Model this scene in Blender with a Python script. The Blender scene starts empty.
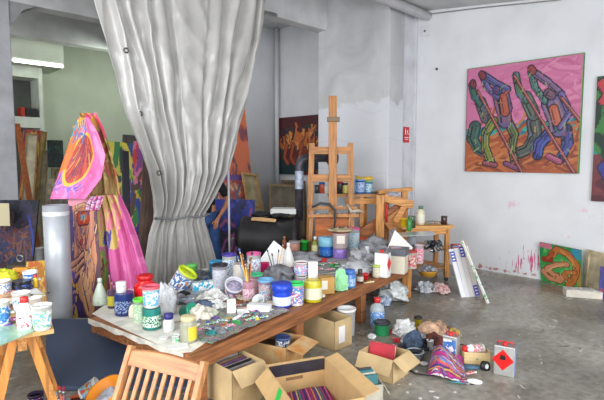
import bpy, bmesh, math, random
import numpy as np
from mathutils import Vector, Matrix, noise as mnoise
C = bpy.context.scene.collection
SC = bpy.context.scene
R = math.radians
PI = math.pi
rnd = random.Random(7)

# ------------------------------------------------------------------ camera
CAMZ, FPX, PITCH, YAW = 1.8, 480.0, R(4.88), R(-44.5)
cam_d = bpy.data.cameras.new('camera'); cam = bpy.data.objects.new('camera', cam_d); C.objects.link(cam)
cam.location = (0, 0, CAMZ); cam.rotation_euler = (R(90) - PITCH, 0, YAW)
cam_d.sensor_width = 36; cam_d.lens = FPX / 604 * 36; cam_d.clip_end = 100
SC.camera = cam

# ------------------------------------------------------------------ world, lights, exposure
w = bpy.data.worlds.new('overcast_sky'); SC.world = w; w.use_nodes = True
bg = w.node_tree.nodes['Background']; bg.inputs[0].default_value = (0.86, 0.93, 1.0, 1); bg.inputs[1].default_value = 1.35
SC.view_settings.view_transform = 'Standard'; SC.view_settings.look = 'None'
SC.view_settings.gamma = 1; SC.view_settings.exposure = 0.17
SC.view_settings.use_curve_mapping = False

def area(name, loc, target, sx, sy, power, col=(1, 1, 1)):
    l = bpy.data.lights.new(name, 'AREA'); l.shape = 'RECTANGLE'; l.size = sx; l.size_y = sy; l.energy = power; l.color = col
    o = bpy.data.objects.new(name, l); C.objects.link(o); o.location = loc
    o.rotation_euler = (Vector(target) - Vector(loc)).to_track_quat('-Z', 'Y').to_euler()
    return o
area('open_door_daylight', (1.5, -3.4, 2.4), (5.0, 5.0, 0.9), 5.0, 3.2, 330, (0.97, 0.98, 1.0))
area('side_window_daylight', (-2.6, 2.6, 2.6), (4.0, 6.0, 1.2), 4.5, 3.0, 260, (0.96, 0.98, 1.0))
area('stove_corner_light', (4.6, 7.2, 4.0), (6.0, 7.0, 1.0), 1.4, 1.0, 26, (0.95, 0.97, 1.0))  # small area light high up, aimed down at the stove corner

# ------------------------------------------------------------------ helpers: where things stand
FW = Vector((math.cos(R(45.5)), math.sin(R(45.5)), 0)); RT = Vector((math.sin(R(45.5)), -math.cos(R(45.5)), 0))
def W(lat, d, z=0.0): return RT * lat + FW * d + Vector((0, 0, z))
def ray(px, py):
    x = (px - 302) / FPX; y = -(py - 200) / FPX
    return RT * x + FW * (math.cos(PITCH) + y * math.sin(PITCH)) + Vector((0, 0, -math.sin(PITCH) + y * math.cos(PITCH)))
O = Vector((0, 0, CAMZ))
def at(px, py, z=0.0):
    r = ray(px, py); return O + r * ((z - CAMZ) / r.z)
def dep(px, py, d):
    r = ray(px, py); return O + r * (d / r.dot(FW))
def onX(px, py, x):
    r = ray(px, py); return O + r * (x / r.x)
def onY(px, py, y):
    r = ray(px, py); return O + r * (y / r.y)
def kk(p): return (Vector(p) - O).dot(FW) / FPX       # metres per unit of the picture at p

# ------------------------------------------------------------------ materials
def lin(c):
    o = []
    for v in c[:3]:
        v = v / 255.0
        o.append(v / 12.92 if v <= 0.04045 else ((v + 0.055) / 1.055) ** 2.4)
    return (*o, 1)
_m = {}
def mat(c, rough=0.6, metal=0.0, var=0.0, scale=8.0, bump=0.0, c2=None, stretch=None, spec=0.5, det=4):
    key = (tuple(c), rough, metal, var, scale, bump, tuple(c2) if c2 else None, stretch, spec, det)
    if key in _m: return _m[key]
    m = bpy.data.materials.new('paint_%d' % len(_m)); m.use_nodes = True; nt = m.node_tree; b = nt.nodes['Principled BSDF']
    b.inputs['Base Color'].default_value = lin(c); b.inputs['Roughness'].default_value = rough; b.inputs['Metallic'].default_value = metal
    b.inputs['Specular IOR Level'].default_value = spec
    if var or bump or c2:
        tc = nt.nodes.new('ShaderNodeTexCoord'); mp = nt.nodes.new('ShaderNodeMapping'); nz = nt.nodes.new('ShaderNodeTexNoise')
        nt.links.new(tc.outputs['Object'], mp.inputs[0]); nt.links.new(mp.outputs[0], nz.inputs['Vector'])
        if stretch: mp.inputs['Scale'].default_value = stretch
        nz.inputs['Scale'].default_value = scale; nz.inputs['Detail'].default_value = det
        if var or c2:
            cr = nt.nodes.new('ShaderNodeValToRGB'); nt.links.new(nz.outputs[0], cr.inputs[0])
            cr.color_ramp.elements[0].position = 0.32; cr.color_ramp.elements[1].position = 0.68
            d2 = c2 if c2 else [max(0, min(255, v * (1 - var))) for v in c]
            cr.color_ramp.elements[0].color = lin(d2)
            cr.color_ramp.elements[1].color = lin(c if c2 else [max(0, min(255, v * (1 + var * 0.6))) for v in c])
            nt.links.new(cr.outputs[0], b.inputs['Base Color'])
        if bump:
            bp = nt.nodes.new('ShaderNodeBump'); bp.inputs['Strength'].default_value = bump; bp.inputs['Distance'].default_value = 0.02
            nt.links.new(nz.outputs[0], bp.inputs['Height']); nt.links.new(bp.outputs[0], b.inputs['Normal'])
    _m[key] = m; return m
def printed(cols, scale=30, rough=0.4, dist=0.0):
    """printed or splashed surface: patches of several colours"""
    key = ('pr', tuple(map(tuple, cols)), scale, rough, dist)
    if key in _m: return _m[key]
    m = bpy.data.materials.new('print_%d' % len(_m)); m.use_nodes = True; nt = m.node_tree; b = nt.nodes['Principled BSDF']
    b.inputs['Roughness'].default_value = rough
    tc = nt.nodes.new('ShaderNodeTexCoord'); nz = nt.nodes.new('ShaderNodeTexNoise'); nt.links.new(tc.outputs['Object'], nz.inputs['Vector'])
    nz.inputs["Scale"].default_value = scale * 1.5; nz.inputs["Detail"].default_value = 3; nz.inputs['Distortion'].default_value = dist
    cr = nt.nodes.new('ShaderNodeValToRGB'); cr.color_ramp.interpolation = 'CONSTANT'; nt.links.new(nz.outputs[0], cr.inputs[0])
    n = len(cols)
    while len(cr.color_ramp.elements) < n: cr.color_ramp.elements.new(0.5)
    for i, c in enumerate(cols):
        cr.color_ramp.elements[i].position = 0 if i == 0 else 0.34 + 0.32 * i / n
        cr.color_ramp.elements[i].color = lin(c)
    nt.links.new(cr.outputs[0], b.inputs['Base Color'])
    _m[key] = m; return m
def clear(c=(235, 240, 240), a=0.35, rough=0.15):
    key = ('cl', tuple(c), a, rough)
    if key in _m: return _m[key]
    m = bpy.data.materials.new('clear_%d' % len(_m)); m.use_nodes = True; nt = m.node_tree; b = nt.nodes['Principled BSDF']
    b.inputs['Base Color'].default_value = lin(c); b.inputs['Roughness'].default_value = rough; b.inputs['Alpha'].default_value = a
    _m[key] = m; return m
def glow(c, s):
    m = bpy.data.materials.new('lamp_glow'); m.use_nodes = True; b = m.node_tree.nodes['Principled BSDF']
    b.inputs['Emission Color'].default_value = lin(c); b.inputs['Emission Strength'].default_value = s
    b.inputs['Base Color'].default_value = lin(c); return m
def attr_mat(rough=0.5, bump=0.3):
    key = ('at', rough, bump)
    if key in _m: return _m[key]
    m = bpy.data.materials.new('painted_canvas_%d' % len(_m)); m.use_nodes = True; nt = m.node_tree; b = nt.nodes['Principled BSDF']
    b.inputs['Roughness'].default_value = rough
    a = nt.nodes.new('ShaderNodeAttribute'); a.attribute_name = 'Col'; nt.links.new(a.outputs['Color'], b.inputs['Base Color'])
    tc = nt.nodes.new('ShaderNodeTexCoord'); nz = nt.nodes.new('ShaderNodeTexNoise'); nt.links.new(tc.outputs['Object'], nz.inputs['Vector'])
    nz.inputs['Scale'].default_value = 40; bp = nt.nodes.new('ShaderNodeBump'); bp.inputs['Strength'].default_value = bump; bp.inputs['Distance'].default_value = 0.01
    nt.links.new(nz.outputs[0], bp.inputs['Height']); nt.links.new(bp.outputs[0], b.inputs['Normal'])
    _m[key] = m; return m
def wood(c=(190, 125, 65), k=0.28, scale=5, rough=0.5, along='x'):
    st = {'x': (1, 12, 12), 'y': (12, 1, 12), 'z': (12, 12, 1)}[along]
    return mat(c, rough, 0, k, scale, 0.15, None, st)
CARD = mat((204, 176, 130), 0.85, 0, 0.08, 6)
CARD_IN = mat((176, 142, 98), 0.85, 0, 0.08, 6)
PINE = lambda a='x': wood((203, 142, 76), 0.22, 4, 0.5, a)
STEEL = mat((170, 170, 168), 0.35, 0.8, 0.1, 10)
WHITE = mat((238, 238, 234), 0.4)

# ------------------------------------------------------------------ helpers: meshes
def new(): return bmesh.new()
def box(bm, c, s, rot=None, mi=0, taper=1.0):
    vs = []
    for z in (-1, 1):
        k = taper if z > 0 else 1
        for x, y in ((-1, -1), (1, -1), (1, 1), (-1, 1)):
            v = Vector((x * s[0] / 2 * k, y * s[1] / 2 * k, z * s[2] / 2))
            if rot: v = rot @ v
            vs.append(bm.verts.new(v + Vector(c)))
    for q in ((3, 2, 1, 0), (4, 5, 6, 7), (0, 1, 5, 4), (1, 2, 6, 5), (2, 3, 7, 6), (3, 0, 4, 7)):
        f = bm.faces.new([vs[i] for i in q]); f.material_index = mi
    return vs
def beam(bm, a, b, w, t, up=(0, 0, 1), mi=0):
    """square bar from a to b; w sideways, t along up"""
    a, b = Vector(a), Vector(b); d = (b - a); L = d.length; d.normalize(); up = Vector(up)
    s = d.cross(up)
    if s.length < 1e-4: s = d.cross(Vector((0, 1, 0)))
    s.normalize(); u = s.cross(d)
    vs = []
    for p in (a, b):
        for i, j in ((-1, -1), (1, -1), (1, 1), (-1, 1)): vs.append(bm.verts.new(p + s * (i * w / 2) + u * (j * t / 2)))
    for q in ((0, 1, 2, 3), (7, 6, 5, 4), (1, 0, 4, 5), (2, 1, 5, 6), (3, 2, 6, 7), (0, 3, 7, 4)):
        f = bm.faces.new([vs[i] for i in q]); f.material_index = mi
def lathe(bm, prof, n=20, o=(0, 0, 0), rot=None, smooth=True, sx=1, sy=1, cap0=True, cap1=False):
    """prof = [(r, z, mat index of the band above)]"""
    rings = []
    for p in prof:
        ring = []
        for i in range(n):
            a = 2 * PI * i / n; v = Vector((p[0] * math.cos(a) * sx, p[0] * math.sin(a) * sy, p[1]))
            if rot: v = rot @ v
            ring.append(bm.verts.new(v + Vector(o)))
        rings.append(ring)
    for k in range(len(rings) - 1):
        mi = prof[k][2] if len(prof[k]) > 2 else 0
        for i in range(n):
            f = bm.faces.new((rings[k][i], rings[k][(i + 1) % n], rings[k + 1][(i + 1) % n], rings[k + 1][i])); f.material_index = mi; f.smooth = smooth
    if cap0: bm.faces.new(list(reversed(rings[0])))
    if cap1: bm.faces.new(rings[-1])
def tube(bm, pts, r, n=8, mi=0, caps=True):
    pts = [Vector(p) for p in pts]; rs = r if isinstance(r, (list, tuple)) else [r] * len(pts); rings = []
    prev = None
    for i, p in enumerate(pts):
        d = (pts[min(i + 1, len(pts) - 1)] - pts[max(i - 1, 0)]).normalized()
        u = prev if prev is not None else d.cross(Vector((0.3, 0.2, 1)) if abs(d.z) < 0.9 else Vector((1, 0, 0)))
        u = (u - d * u.dot(d)).normalized(); v = d.cross(u); prev = u
        rings.append([bm.verts.new(p + (u * math.cos(2 * PI * k / n) + v * math.sin(2 * PI * k / n)) * rs[i]) for k in range(n)])
    for a, b in zip(rings, rings[1:]):
        for k in range(n):
            f = bm.faces.new((a[k], a[(k + 1) % n], b[(k + 1) % n], b[k])); f.smooth = True; f.material_index = mi
    if caps: bm.faces.new(list(reversed(rings[0]))); bm.faces.new(rings[-1])
def prism(bm, poly, t, mi=0):
    """polygon in xz, thickness t along y"""
    a = [bm.verts.new((x, -t / 2, z)) for x, z in poly]; b = [bm.verts.new((x, t / 2, z)) for x, z in poly]
    bm.faces.new(a).material_index = mi; bm.faces.new(list(reversed(b))).material_index = mi
    for i in range(len(a)):
        j = (i + 1) % len(a); bm.faces.new((a[j], a[i], b[i], b[j])).material_index = mi
def obj(name, bm, m=None, parent=None, bevel=0.0, loc=None, rot=None):
    bmesh.ops.recalc_face_normals(bm, faces=bm.faces[:])
    me = bpy.data.meshes.new(name); bm.to_mesh(me); bm.free()
    for x in (m if isinstance(m, (list, tuple)) else [m]):
        if x: me.materials.append(x)
    o = bpy.data.objects.new(name, me); C.objects.link(o)
    if parent: o.parent = parent
    if loc is not None: o.location = loc
    if rot is not None: o.rotation_euler = rot
    if bevel:
        b = o.modifiers.new('bevel', 'BEVEL'); b.width = bevel; b.segments = 2; b.limit_method = 'ANGLE'
    return o
def tag(o, label, cat, group=None, kind=None):
    if label: o['label'] = label
    if cat: o['category'] = cat
    if group: o['group'] = group
    if kind: o['kind'] = kind
    return o
def thing(name, label, cat, loc=(0, 0, 0), rz=0, group=None, rot=None):
    """rz in degrees from the camera's right"""
    o = bpy.data.objects.new(name, None); C.objects.link(o); o.empty_display_size = 0.05
    o.location = loc
    if rot is not None: o.rotation_euler = rot
    else: o.rotation_euler = (0, 0, YAW + R(rz))
    return tag(o, label, cat, group)
def struct(name, bm, m, bevel=0): return tag(obj(name, bm, m, None, bevel), None, None, None, 'structure')
def rough_up(bm, amp, freq=8.0, seed=0, keepz=False):
    for v in bm.verts:
        n = mnoise.noise_vector(v.co * freq + Vector((seed * 7.3, seed * 3.1, seed)))
        if keepz: n.z = max(n.z, 0) * 1.4
        v.co += n * amp

# ------------------------------------------------------------------ helpers: painted pictures
def img(nu, nv, bg=(200, 200, 200)):
    a = np.zeros((nv, nu, 3)); a[:] = bg; return a
def _d(a, pts):
    nv, nu, _ = a.shape; asp = nu / nv
    X, Y = np.meshgrid((np.arange(nu) + .5) / nu * asp, (np.arange(nv) + .5) / nv)
    best = np.full((nv, nu), 9.0)
    for (x0, y0), (x1, y1) in zip(pts, pts[1:]):
        x0, x1 = x0 * asp, x1 * asp; dx, dy = x1 - x0, y1 - y0; L = dx * dx + dy * dy + 1e-9
        t = np.clip(((X - x0) * dx + (Y - y0) * dy) / L, 0, 1)
        best = np.minimum(best, np.hypot(X - x0 - t * dx, Y - y0 - t * dy))
    return best
def st(a, pts, r, col, out=None, ow=0.012):
    """stroke of the brush; y runs upwards"""
    if len(pts) == 1: pts = [pts[0], pts[0]]
    d = _d(a, pts)
    if out is not None: a[d < r + ow] = out
    a[d < r] = col
def fillp(a, poly, col):
    nv, nu, _ = a.shape
    X, Y = np.meshgrid((np.arange(nu) + .5) / nu, (np.arange(nv) + .5) / nv); ins = np.zeros((nv, nu), bool)
    n = len(poly)
    for i in range(n):
        x0, y0 = poly[i]; x1, y1 = poly[(i + 1) % n]
        c = ((y0 > Y) != (y1 > Y)) & (X < (x1 - x0) * (Y - y0) / (y1 - y0 + 1e-12) + x0); ins ^= c
    a[ins] = col; return ins
def dabs(a, n, pal, L=0.1, r=0.01, seed=0, box_=(0, 0, 1, 1), ang=None, mask=None):
    g = random.Random(seed)
    src = a.copy() if mask is not None else None
    for _ in range(n):
        x = g.uniform(box_[0], box_[2]); y = g.uniform(box_[1], box_[3]); t = (g.uniform(0, 2 * PI) if ang is None else ang + g.uniform(-.4, .4)); l = L * g.uniform(.5, 1.4)
        pts = [(x, y)]
        for k in range(3):
            t += g.uniform(-.6, .6); x += math.cos(t) * l / 3; y += math.sin(t) * l / 3; pts.append((x, y))
        st(a, pts, r * g.uniform(.6, 1.5), g.choice(pal))
    if mask is not None: a[~mask] = src[~mask]
def colour_attr(me, cols):
    ca = me.color_attributes.new('Col', 'FLOAT_COLOR', 'POINT')
    c = np.clip(np.asarray(cols) * .9 / 255.0, 0, 1); l = np.where(c <= 0.04045, c / 12.92, ((c + 0.055) / 1.055) ** 2.4)
    ca.data.foreach_set('color', np.concatenate([l, np.ones((len(l), 1))], 1).astype(np.float32).ravel())
def grid_mesh(name, P, a, m, parent=None, solid=0.0, smooth=True):
    """P: function (u, v) -> local point; a: picture, rows from the bottom up"""
    nv, nu, _ = a.shape
    vs = [P(i / (nu - 1), j / (nv - 1)) for j in range(nv) for i in range(nu)]
    fs = [(j * nu + i, j * nu + i + 1, (j + 1) * nu + i + 1, (j + 1) * nu + i) for j in range(nv - 1) for i in range(nu - 1)]
    me = bpy.data.meshes.new(name); me.from_pydata([tuple(v) for v in vs], [], fs); me.update()
    colour_attr(me, a.reshape(-1, 3)); me.materials.append(m)
    if smooth: me.polygons.foreach_set('use_smooth', [True] * len(me.polygons))
    o = bpy.data.objects.new(name, me); C.objects.link(o)
    if parent: o.parent = parent
    if solid:
        s = o.modifiers.new('thickness', 'SOLIDIFY'); s.thickness = solid; s.offset = 0
    return o
def frame3(BL, BR, TL):
    """thing matrix: x along the bottom edge, z up the sheet, y away from the viewer"""
    BL, BR, TL = Vector(BL), Vector(BR), Vector(TL)
    x = (BR - BL); wd = x.length; x.normalize(); z = TL - BL; z = z - x * z.dot(x); h = z.length; z.normalize(); y = z.cross(x)
    M = Matrix((x, y, z)).transposed().to_4x4(); M.translation = BL
    return M, wd, h
def picture(label, BL, BR, TL, a, cat='painting', name='painting', t=0.03, edge=(205, 200, 190), group=None, back=None):
    """painted canvas on a stretcher"""
    M, wd, h = frame3(BL, BR, TL)
    t_ = thing(name, label, cat, (0, 0, 0), 0, group); t_.matrix_world = M
    grid_mesh('painted_face', lambda u, v: (u * wd, -0.002, v * h), a, attr_mat(), t_, smooth=False)
    bm = new(); box(bm, (wd / 2, t / 2, h / 2), (wd, t, h)); obj('canvas_edge', bm, mat(edge, 0.8, 0, .1, 20), t_)
    return t_
def canvas_back(label, BL, BR, TL, cloth=(178, 160, 125), fr=(205, 165, 110), bar=True, group=None, cat='canvas', name='stretched_canvas'):
    """canvas seen from behind: stretcher bars round raw cloth"""
    M, wd, h = frame3(BL, BR, TL); t_ = thing(name, label, cat, (0, 0, 0), 0, group); t_.matrix_world = M
    bm = new(); box(bm, (wd / 2, 0.03, h / 2), (wd - .01, .006, h - .01)); obj('cloth', bm, mat(cloth, .9, 0, .18, 5), t_)
    b = min(.05, wd * .12)
    for c, s in (((b / 2, 0.01, h / 2), (b, .03, h)), ((wd - b / 2, .01, h / 2), (b, .03, h)), ((wd / 2, .01, b / 2), (wd - 2 * b, .03, b)), ((wd / 2, .01, h - b / 2), (wd - 2 * b, .03, b))):
        bm = new(); box(bm, c, s); obj('stretcher_bar', bm, PINE(), t_) if fr is None else obj('stretcher_bar', bm, mat(fr, .7, 0, .15, 8), t_)
    if bar:
        bm = new(); box(bm, (wd / 2, .01, h * .45), (wd - 2 * b, .02, b)); obj('cross_bar', bm, mat(fr or (203, 142, 76), .7, 0, .15, 8), t_)
    return t_
def limb(a, pts, r, col, hi, dk=(24, 22, 40), g=random.Random(3)):
    """one painted limb: dark outline, body colour, streaks that run along it"""
    st(a, pts, r * .78, col, dk, .012); h_ = max(2, (len(pts) + 1) // 2); st(a, pts[:h_], r, col, dk, .010); st(a, pts, r * .76, col)
    hi = [int(.45 * x + .55 * y) for x, y in zip(col, hi)]
    for off, c, w_ in ((-.55, hi, .16), (.5, dk, .12), (.05, [int(.5 * x + .5 * y) for x, y in zip(col, hi)], .22), (.75, hi, .08)):
        q = []
        for i, (x, y) in enumerate(pts):
            x0, y0 = pts[max(i - 1, 0)]; x1, y1 = pts[min(i + 1, len(pts) - 1)]; L = math.hypot(x1 - x0, y1 - y0) + 1e-6
            q.append((x + (y1 - y0) / L * r * off + g.uniform(-.004, .004), y - (x1 - x0) / L * r * off))
        st(a, q, r * w_, c)
def plank(name, label, cat, a, b, wd, t, m, up=(0, 0, 1), group=None):
    a = Vector(a); b = Vector(b); bm = new(); beam(bm, (0, 0, 0), b - a, wd, t, up)
    o = obj(name, bm, m, None, 0.002); o.location = a; return tag(o, label, cat, group)

# ================================================================== THE SETTING
def concrete_floor():
    m = bpy.data.materials.new('concrete_floor'); m.use_nodes = True; nt = m.node_tree; b = nt.nodes['Principled BSDF']; N = nt.nodes.new; Lk = nt.links.new
    tc = N('ShaderNodeTexCoord')
    def nz(s, det=5, dist=0):
        n = N('ShaderNodeTexNoise'); n.inputs['Scale'].default_value = s; n.inputs['Detail'].default_value = det; n.inputs['Distortion'].default_value = dist; Lk(tc.outputs['Object'], n.inputs['Vector']); return n
    def ramp(src, p0, c0, p1, c1):
        r = N('ShaderNodeValToRGB'); r.color_ramp.elements[0].position = p0; r.color_ramp.elements[1].position = p1
        r.color_ramp.elements[0].color = lin(c0); r.color_ramp.elements[1].color = lin(c1); Lk(src, r.inputs[0]); return r
    a = ramp(nz(1.1, 8, .5).outputs[0], .33, (122, 117, 107), .68, (174, 169, 156))
    g = ramp(nz(16, 8).outputs[0], .35, (208, 208, 208), .62, (255, 255, 255))
    mx = N('ShaderNodeMixRGB'); mx.blend_type = 'MULTIPLY'; mx.inputs[0].default_value = 1; Lk(a.outputs[0], mx.inputs[1]); Lk(g.outputs[0], mx.inputs[2])
    s = ramp(nz(9, 2, .5).outputs[0], .69, (0, 0, 0), .71, (255, 255, 255))
    m2 = N('ShaderNodeMixRGB'); Lk(s.outputs[0], m2.inputs[0]); Lk(mx.outputs[0], m2.inputs[1]); m2.inputs[2].default_value = lin((192, 190, 184))
    s3 = ramp(nz(5, 3, 1.2).outputs[0], .27, (255, 255, 255), .31, (0, 0, 0))
    m3 = N('ShaderNodeMixRGB'); Lk(s3.outputs[0], m3.inputs[0]); Lk(m2.outputs[0], m3.inputs[1]); m3.inputs[2].default_value = lin((100, 94, 88))
    Lk(m3.outputs[0], b.inputs['Base Color'])
    rr = ramp(nz(2.3, 4, .4).outputs[0], .35, (120, 120, 120), .7, (190, 190, 190)); Lk(rr.outputs[0], b.inputs['Roughness'])
    bp = N('ShaderNodeBump'); bp.inputs['Strength'].default_value = .12; Lk(nz(20).outputs[0], bp.inputs['Height']); Lk(bp.outputs[0], b.inputs['Normal'])
    return m
bm = new(); box(bm, (2.5, 4.75, -.05), (10.6, 16.1, .1)); struct('floor', bm, concrete_floor())

def wall_paint(c, stains=()):
    """painted masonry; stains = [(centre, half size, colour, noise scale, threshold)]"""
    m = bpy.data.materials.new('wall_paint'); m.use_nodes = True; nt = m.node_tree; b = nt.nodes['Principled BSDF']; N = nt.nodes.new; Lk = nt.links.new
    b.inputs['Roughness'].default_value = .75; tc = N('ShaderNodeTexCoord')
    n = N('ShaderNodeTexNoise'); n.inputs['Scale'].default_value = 1.6; n.inputs['Detail'].default_value = 6; Lk(tc.outputs['Object'], n.inputs['Vector'])
    cr = N('ShaderNodeValToRGB'); cr.color_ramp.elements[0].position = .3; cr.color_ramp.elements[1].position = .6
    cr.color_ramp.elements[0].color = lin([v * .95 for v in c]); cr.color_ramp.elements[1].color = lin(c); Lk(n.outputs[0], cr.inputs[0]); cur = cr.outputs[0]
    for cen, half, col, sc, th in stains:
        mp = N('ShaderNodeMapping'); mp.vector_type = 'POINT'; mp.inputs['Location'].default_value = [-cen[i] / half[i] for i in range(3)]; mp.inputs['Scale'].default_value = [1 / half[i] for i in range(3)]
        Lk(tc.outputs['Object'], mp.inputs[0])
        ln = N('ShaderNodeVectorMath'); ln.operation = 'LENGTH'; Lk(mp.outputs[0], ln.inputs[0])
        m2 = N('ShaderNodeMapping'); m2.inputs['Scale'].default_value = sc; Lk(tc.outputs['Object'], m2.inputs[0])
        n2 = N('ShaderNodeTexNoise'); n2.inputs['Scale'].default_value = 1; n2.inputs['Detail'].default_value = 3; Lk(m2.outputs[0], n2.inputs['Vector'])
        sub = N('ShaderNodeMath'); sub.operation = 'MULTIPLY_ADD'; sub.inputs[1].default_value = -.33; Lk(ln.outputs['Value'], sub.inputs[0]); Lk(n2.outputs[0], sub.inputs[2])
        gt = N('ShaderNodeMapRange'); gt.inputs['From Min'].default_value = th; gt.inputs['From Max'].default_value = th + .06; Lk(sub.outputs[0], gt.inputs['Value'])
        mx = N('ShaderNodeMixRGB'); Lk(gt.outputs[0], mx.inputs[0]); Lk(cur, mx.inputs[1]); mx.inputs[2].default_value = lin(col); cur = mx.outputs[0]
    Lk(cur, b.inputs['Base Color'])
    bp = N('ShaderNodeBump'); bp.inputs['Strength'].default_value = .1; Lk(n.outputs[0], bp.inputs['Height']); Lk(bp.outputs[0], b.inputs['Normal'])
    return m
drip = onX(528, 266, 7.5); dab1 = onX(512, 205, 7.5); dab2 = onX(584, 212, 7.5); dab3 = onX(562, 236, 7.5); dab4 = onX(509, 195, 7.5)
WR = wall_paint((222, 223, 226), [
    ((7.5, drip.y, .27), (.6, .5, .34), (200, 90, 130), (1, 40, 5.0), .42),
    ((7.5, drip.y + .1, .05), (.6, 1.6, .07), (176, 120, 116), (1, 9, 8), .42),
    ((7.5, dab1.y, dab1.z), (.6, .28, .22), (220, 196, 204), (1, 9, 7), .42),
    ((7.5, dab2.y, dab2.z), (.6, .2, .14), (222, 200, 207), (1, 9, 9), .42),
    ((7.5, dab3.y, dab3.z), (.6, .16, .1), (222, 200, 207), (1, 9, 9), .40)])
bm = new(); box(bm, (7.6, 4.75, 2.35), (.2, 16.1, 4.9)); struct('wall_right', bm, WR)
WB = wall_paint((208, 210, 214))
bm = new(); box(bm, (6.15, 8.6, 2.35), (2.7, .2, 4.9)); struct('wall_partition', bm, WB)
bm = new(); box(bm, (2.5, 12.7, 2.35), (10.4, .2, 4.9)); struct('wall_far', bm, wall_paint((196, 201, 186)))  # off-white wall; the fluorescent's green cast is put into its colour
bm = new(); box(bm, (-2.75, 8.9, 2.35), (.2, 7.8, 4.9)); struct('wall_left', bm, wall_paint((200, 200, 196)))
CEI = mat((200, 200, 200), .85, 0, .08, 2)
bm = new(); box(bm, (2.4, 8.75, 4.8), (10.4, 8.2, .1)); struct('ceiling', bm, CEI)
# pitched part over the front of the studio, lower towards the door
bm = new(); z0, z1 = 4.36, 4.36 - .12 * 8
v = [bm.verts.new(p) for p in ((-2.8, -3.3, z1), (7.55, -3.3, z1), (7.55, 4.72, z0), (-2.8, 4.72, z0), (-2.8, -3.3, z1 + .12), (7.55, -3.3, z1 + .12), (7.55, 4.72, z0 + .12), (-2.8, 4.72, z0 + .12))]
for q in ((3, 2, 1, 0), (4, 5, 6, 7), (0, 1, 5, 4), (1, 2, 6, 5), (2, 3, 7, 6), (3, 0, 4, 7)): bm.faces.new([v[i] for i in q])
struct('ceiling_front', bm, CEI)
BEAM = mat((200, 200, 201), .8, 0, .06, 3, .1)
for nm, y0, y1, zb in (('trim_1', 4.62, 4.86, 4.36), ('trim_2', 6.1, 6.35, 4.14), ('trim_3', 8.36, 8.66, 4.16), ('trim_4', 10.7, 11.0, 4.2)):
    x1 = 4.9 if nm == 'trim_3' else 7.5
    bm = new(); box(bm, (x1 / 2 - 1.3, (y0 + y1) / 2, (zb + 4.78) / 2), (x1 + 2.6, y1 - y0, 4.78 - zb)); struct(nm, bm, BEAM, .02)

bm = new(); tube(bm, [(.2, 4.53, 4.24), (7.5, 4.53, 4.24)], .075, 14); struct('trim_11', bm, mat((214, 214, 216), .5, 0, .05, 4))
# the big pillar: bare render above, white paint below a ragged line
def pillar_mat():
    m = bpy.data.materials.new('pillar_render'); m.use_nodes = True; nt = m.node_tree; b = nt.nodes['Principled BSDF']; N = nt.nodes.new; Lk = nt.links.new
    b.inputs['Roughness'].default_value = .8; tc = N('ShaderNodeTexCoord'); sp = N('ShaderNodeSeparateXYZ'); Lk(tc.outputs['Object'], sp.inputs[0])
    n = N('ShaderNodeTexNoise'); n.inputs['Scale'].default_value = 3; n.inputs['Detail'].default_value = 6; Lk(tc.outputs['Object'], n.inputs['Vector'])
    ad = N('ShaderNodeMath'); ad.operation = 'MULTIPLY_ADD'; ad.inputs[1].default_value = .5; Lk(n.outputs[0], ad.inputs[0]); Lk(sp.outputs['Z'], ad.inputs[2])
    mr = N('ShaderNodeMapRange'); mr.inputs['From Min'].default_value = 3.0; mr.inputs['From Max'].default_value = 3.05; Lk(ad.outputs[0], mr.inputs['Value'])
    n2 = N('ShaderNodeTexNoise'); n2.inputs['Scale'].default_value = 1.4; n2.inputs['Detail'].default_value = 8; n2.inputs['Distortion'].default_value = .8; Lk(tc.outputs['Object'], n2.inputs['Vector'])
    c1 = N('ShaderNodeValToRGB'); c1.color_ramp.elements[0].position = .3; c1.color_ramp.elements[1].position = .65; c1.color_ramp.elements[0].color = lin((166, 167, 168)); c1.color_ramp.elements[1].color = lin((192, 193, 195)); Lk(n2.outputs[0], c1.inputs[0])
    mx = N('ShaderNodeMixRGB'); Lk(mr.outputs[0], mx.inputs[0]); mx.inputs[1].default_value = lin((208, 210, 215)); Lk(c1.outputs[0], mx.inputs[2])
    # fine trowel cracks
    w = N('ShaderNodeTexWave'); w.inputs['Scale'].default_value = .55; w.inputs['Distortion'].default_value = 9; w.inputs['Detail'].default_value = 2; w.bands_direction = 'Z'; Lk(tc.outputs['Object'], w.inputs['Vector'])
    cc = N('ShaderNodeMapRange'); cc.inputs['From Min'].default_value = .0; cc.inputs['From Max'].default_value = .004; cc.inputs['To Min'].default_value = .93; cc.inputs['To Max'].default_value = 1; Lk(w.outputs['Fac'], cc.inputs['Value'])
    m2 = N('ShaderNodeMixRGB'); m2.blend_type = 'MULTIPLY'; m2.inputs[0].default_value = 1; Lk(mx.outputs[0], m2.inputs[1]); Lk(cc.outputs[0], m2.inputs[2])
    Lk(m2.outputs[0], b.inputs['Base Color']); bp = N('ShaderNodeBump'); bp.inputs['Strength'].default_value = .2; Lk(n2.outputs[0], bp.inputs['Height']); Lk(bp.outputs[0], b.inputs['Normal']); return m
bm = new(); box(bm, (6.83, 5.5, 2.39), (.42, 1.6, 4.78)); struct('wall_pillar', bm, pillar_mat(), .01)
bm = new(); box(bm, (7.26, 4.98, 2.2), (.46, .4, 4.4)); box(bm, (7.47, 4.76, 2.2), (.05, .06, 4.4)); struct('trim_5', bm, mat((205, 206, 210), .7, 0, .07, 3), .008)
q = dep(401, 135, 8.15)
bm = new(); box(bm, (7.075, 4.765, 2.5), (.025, .02, 1.9)); struct('trim_6', bm, mat((118, 100, 84), .7, 0, .2, 6))  # brown strip painted for the dark slit between pillar and pilaster
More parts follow.
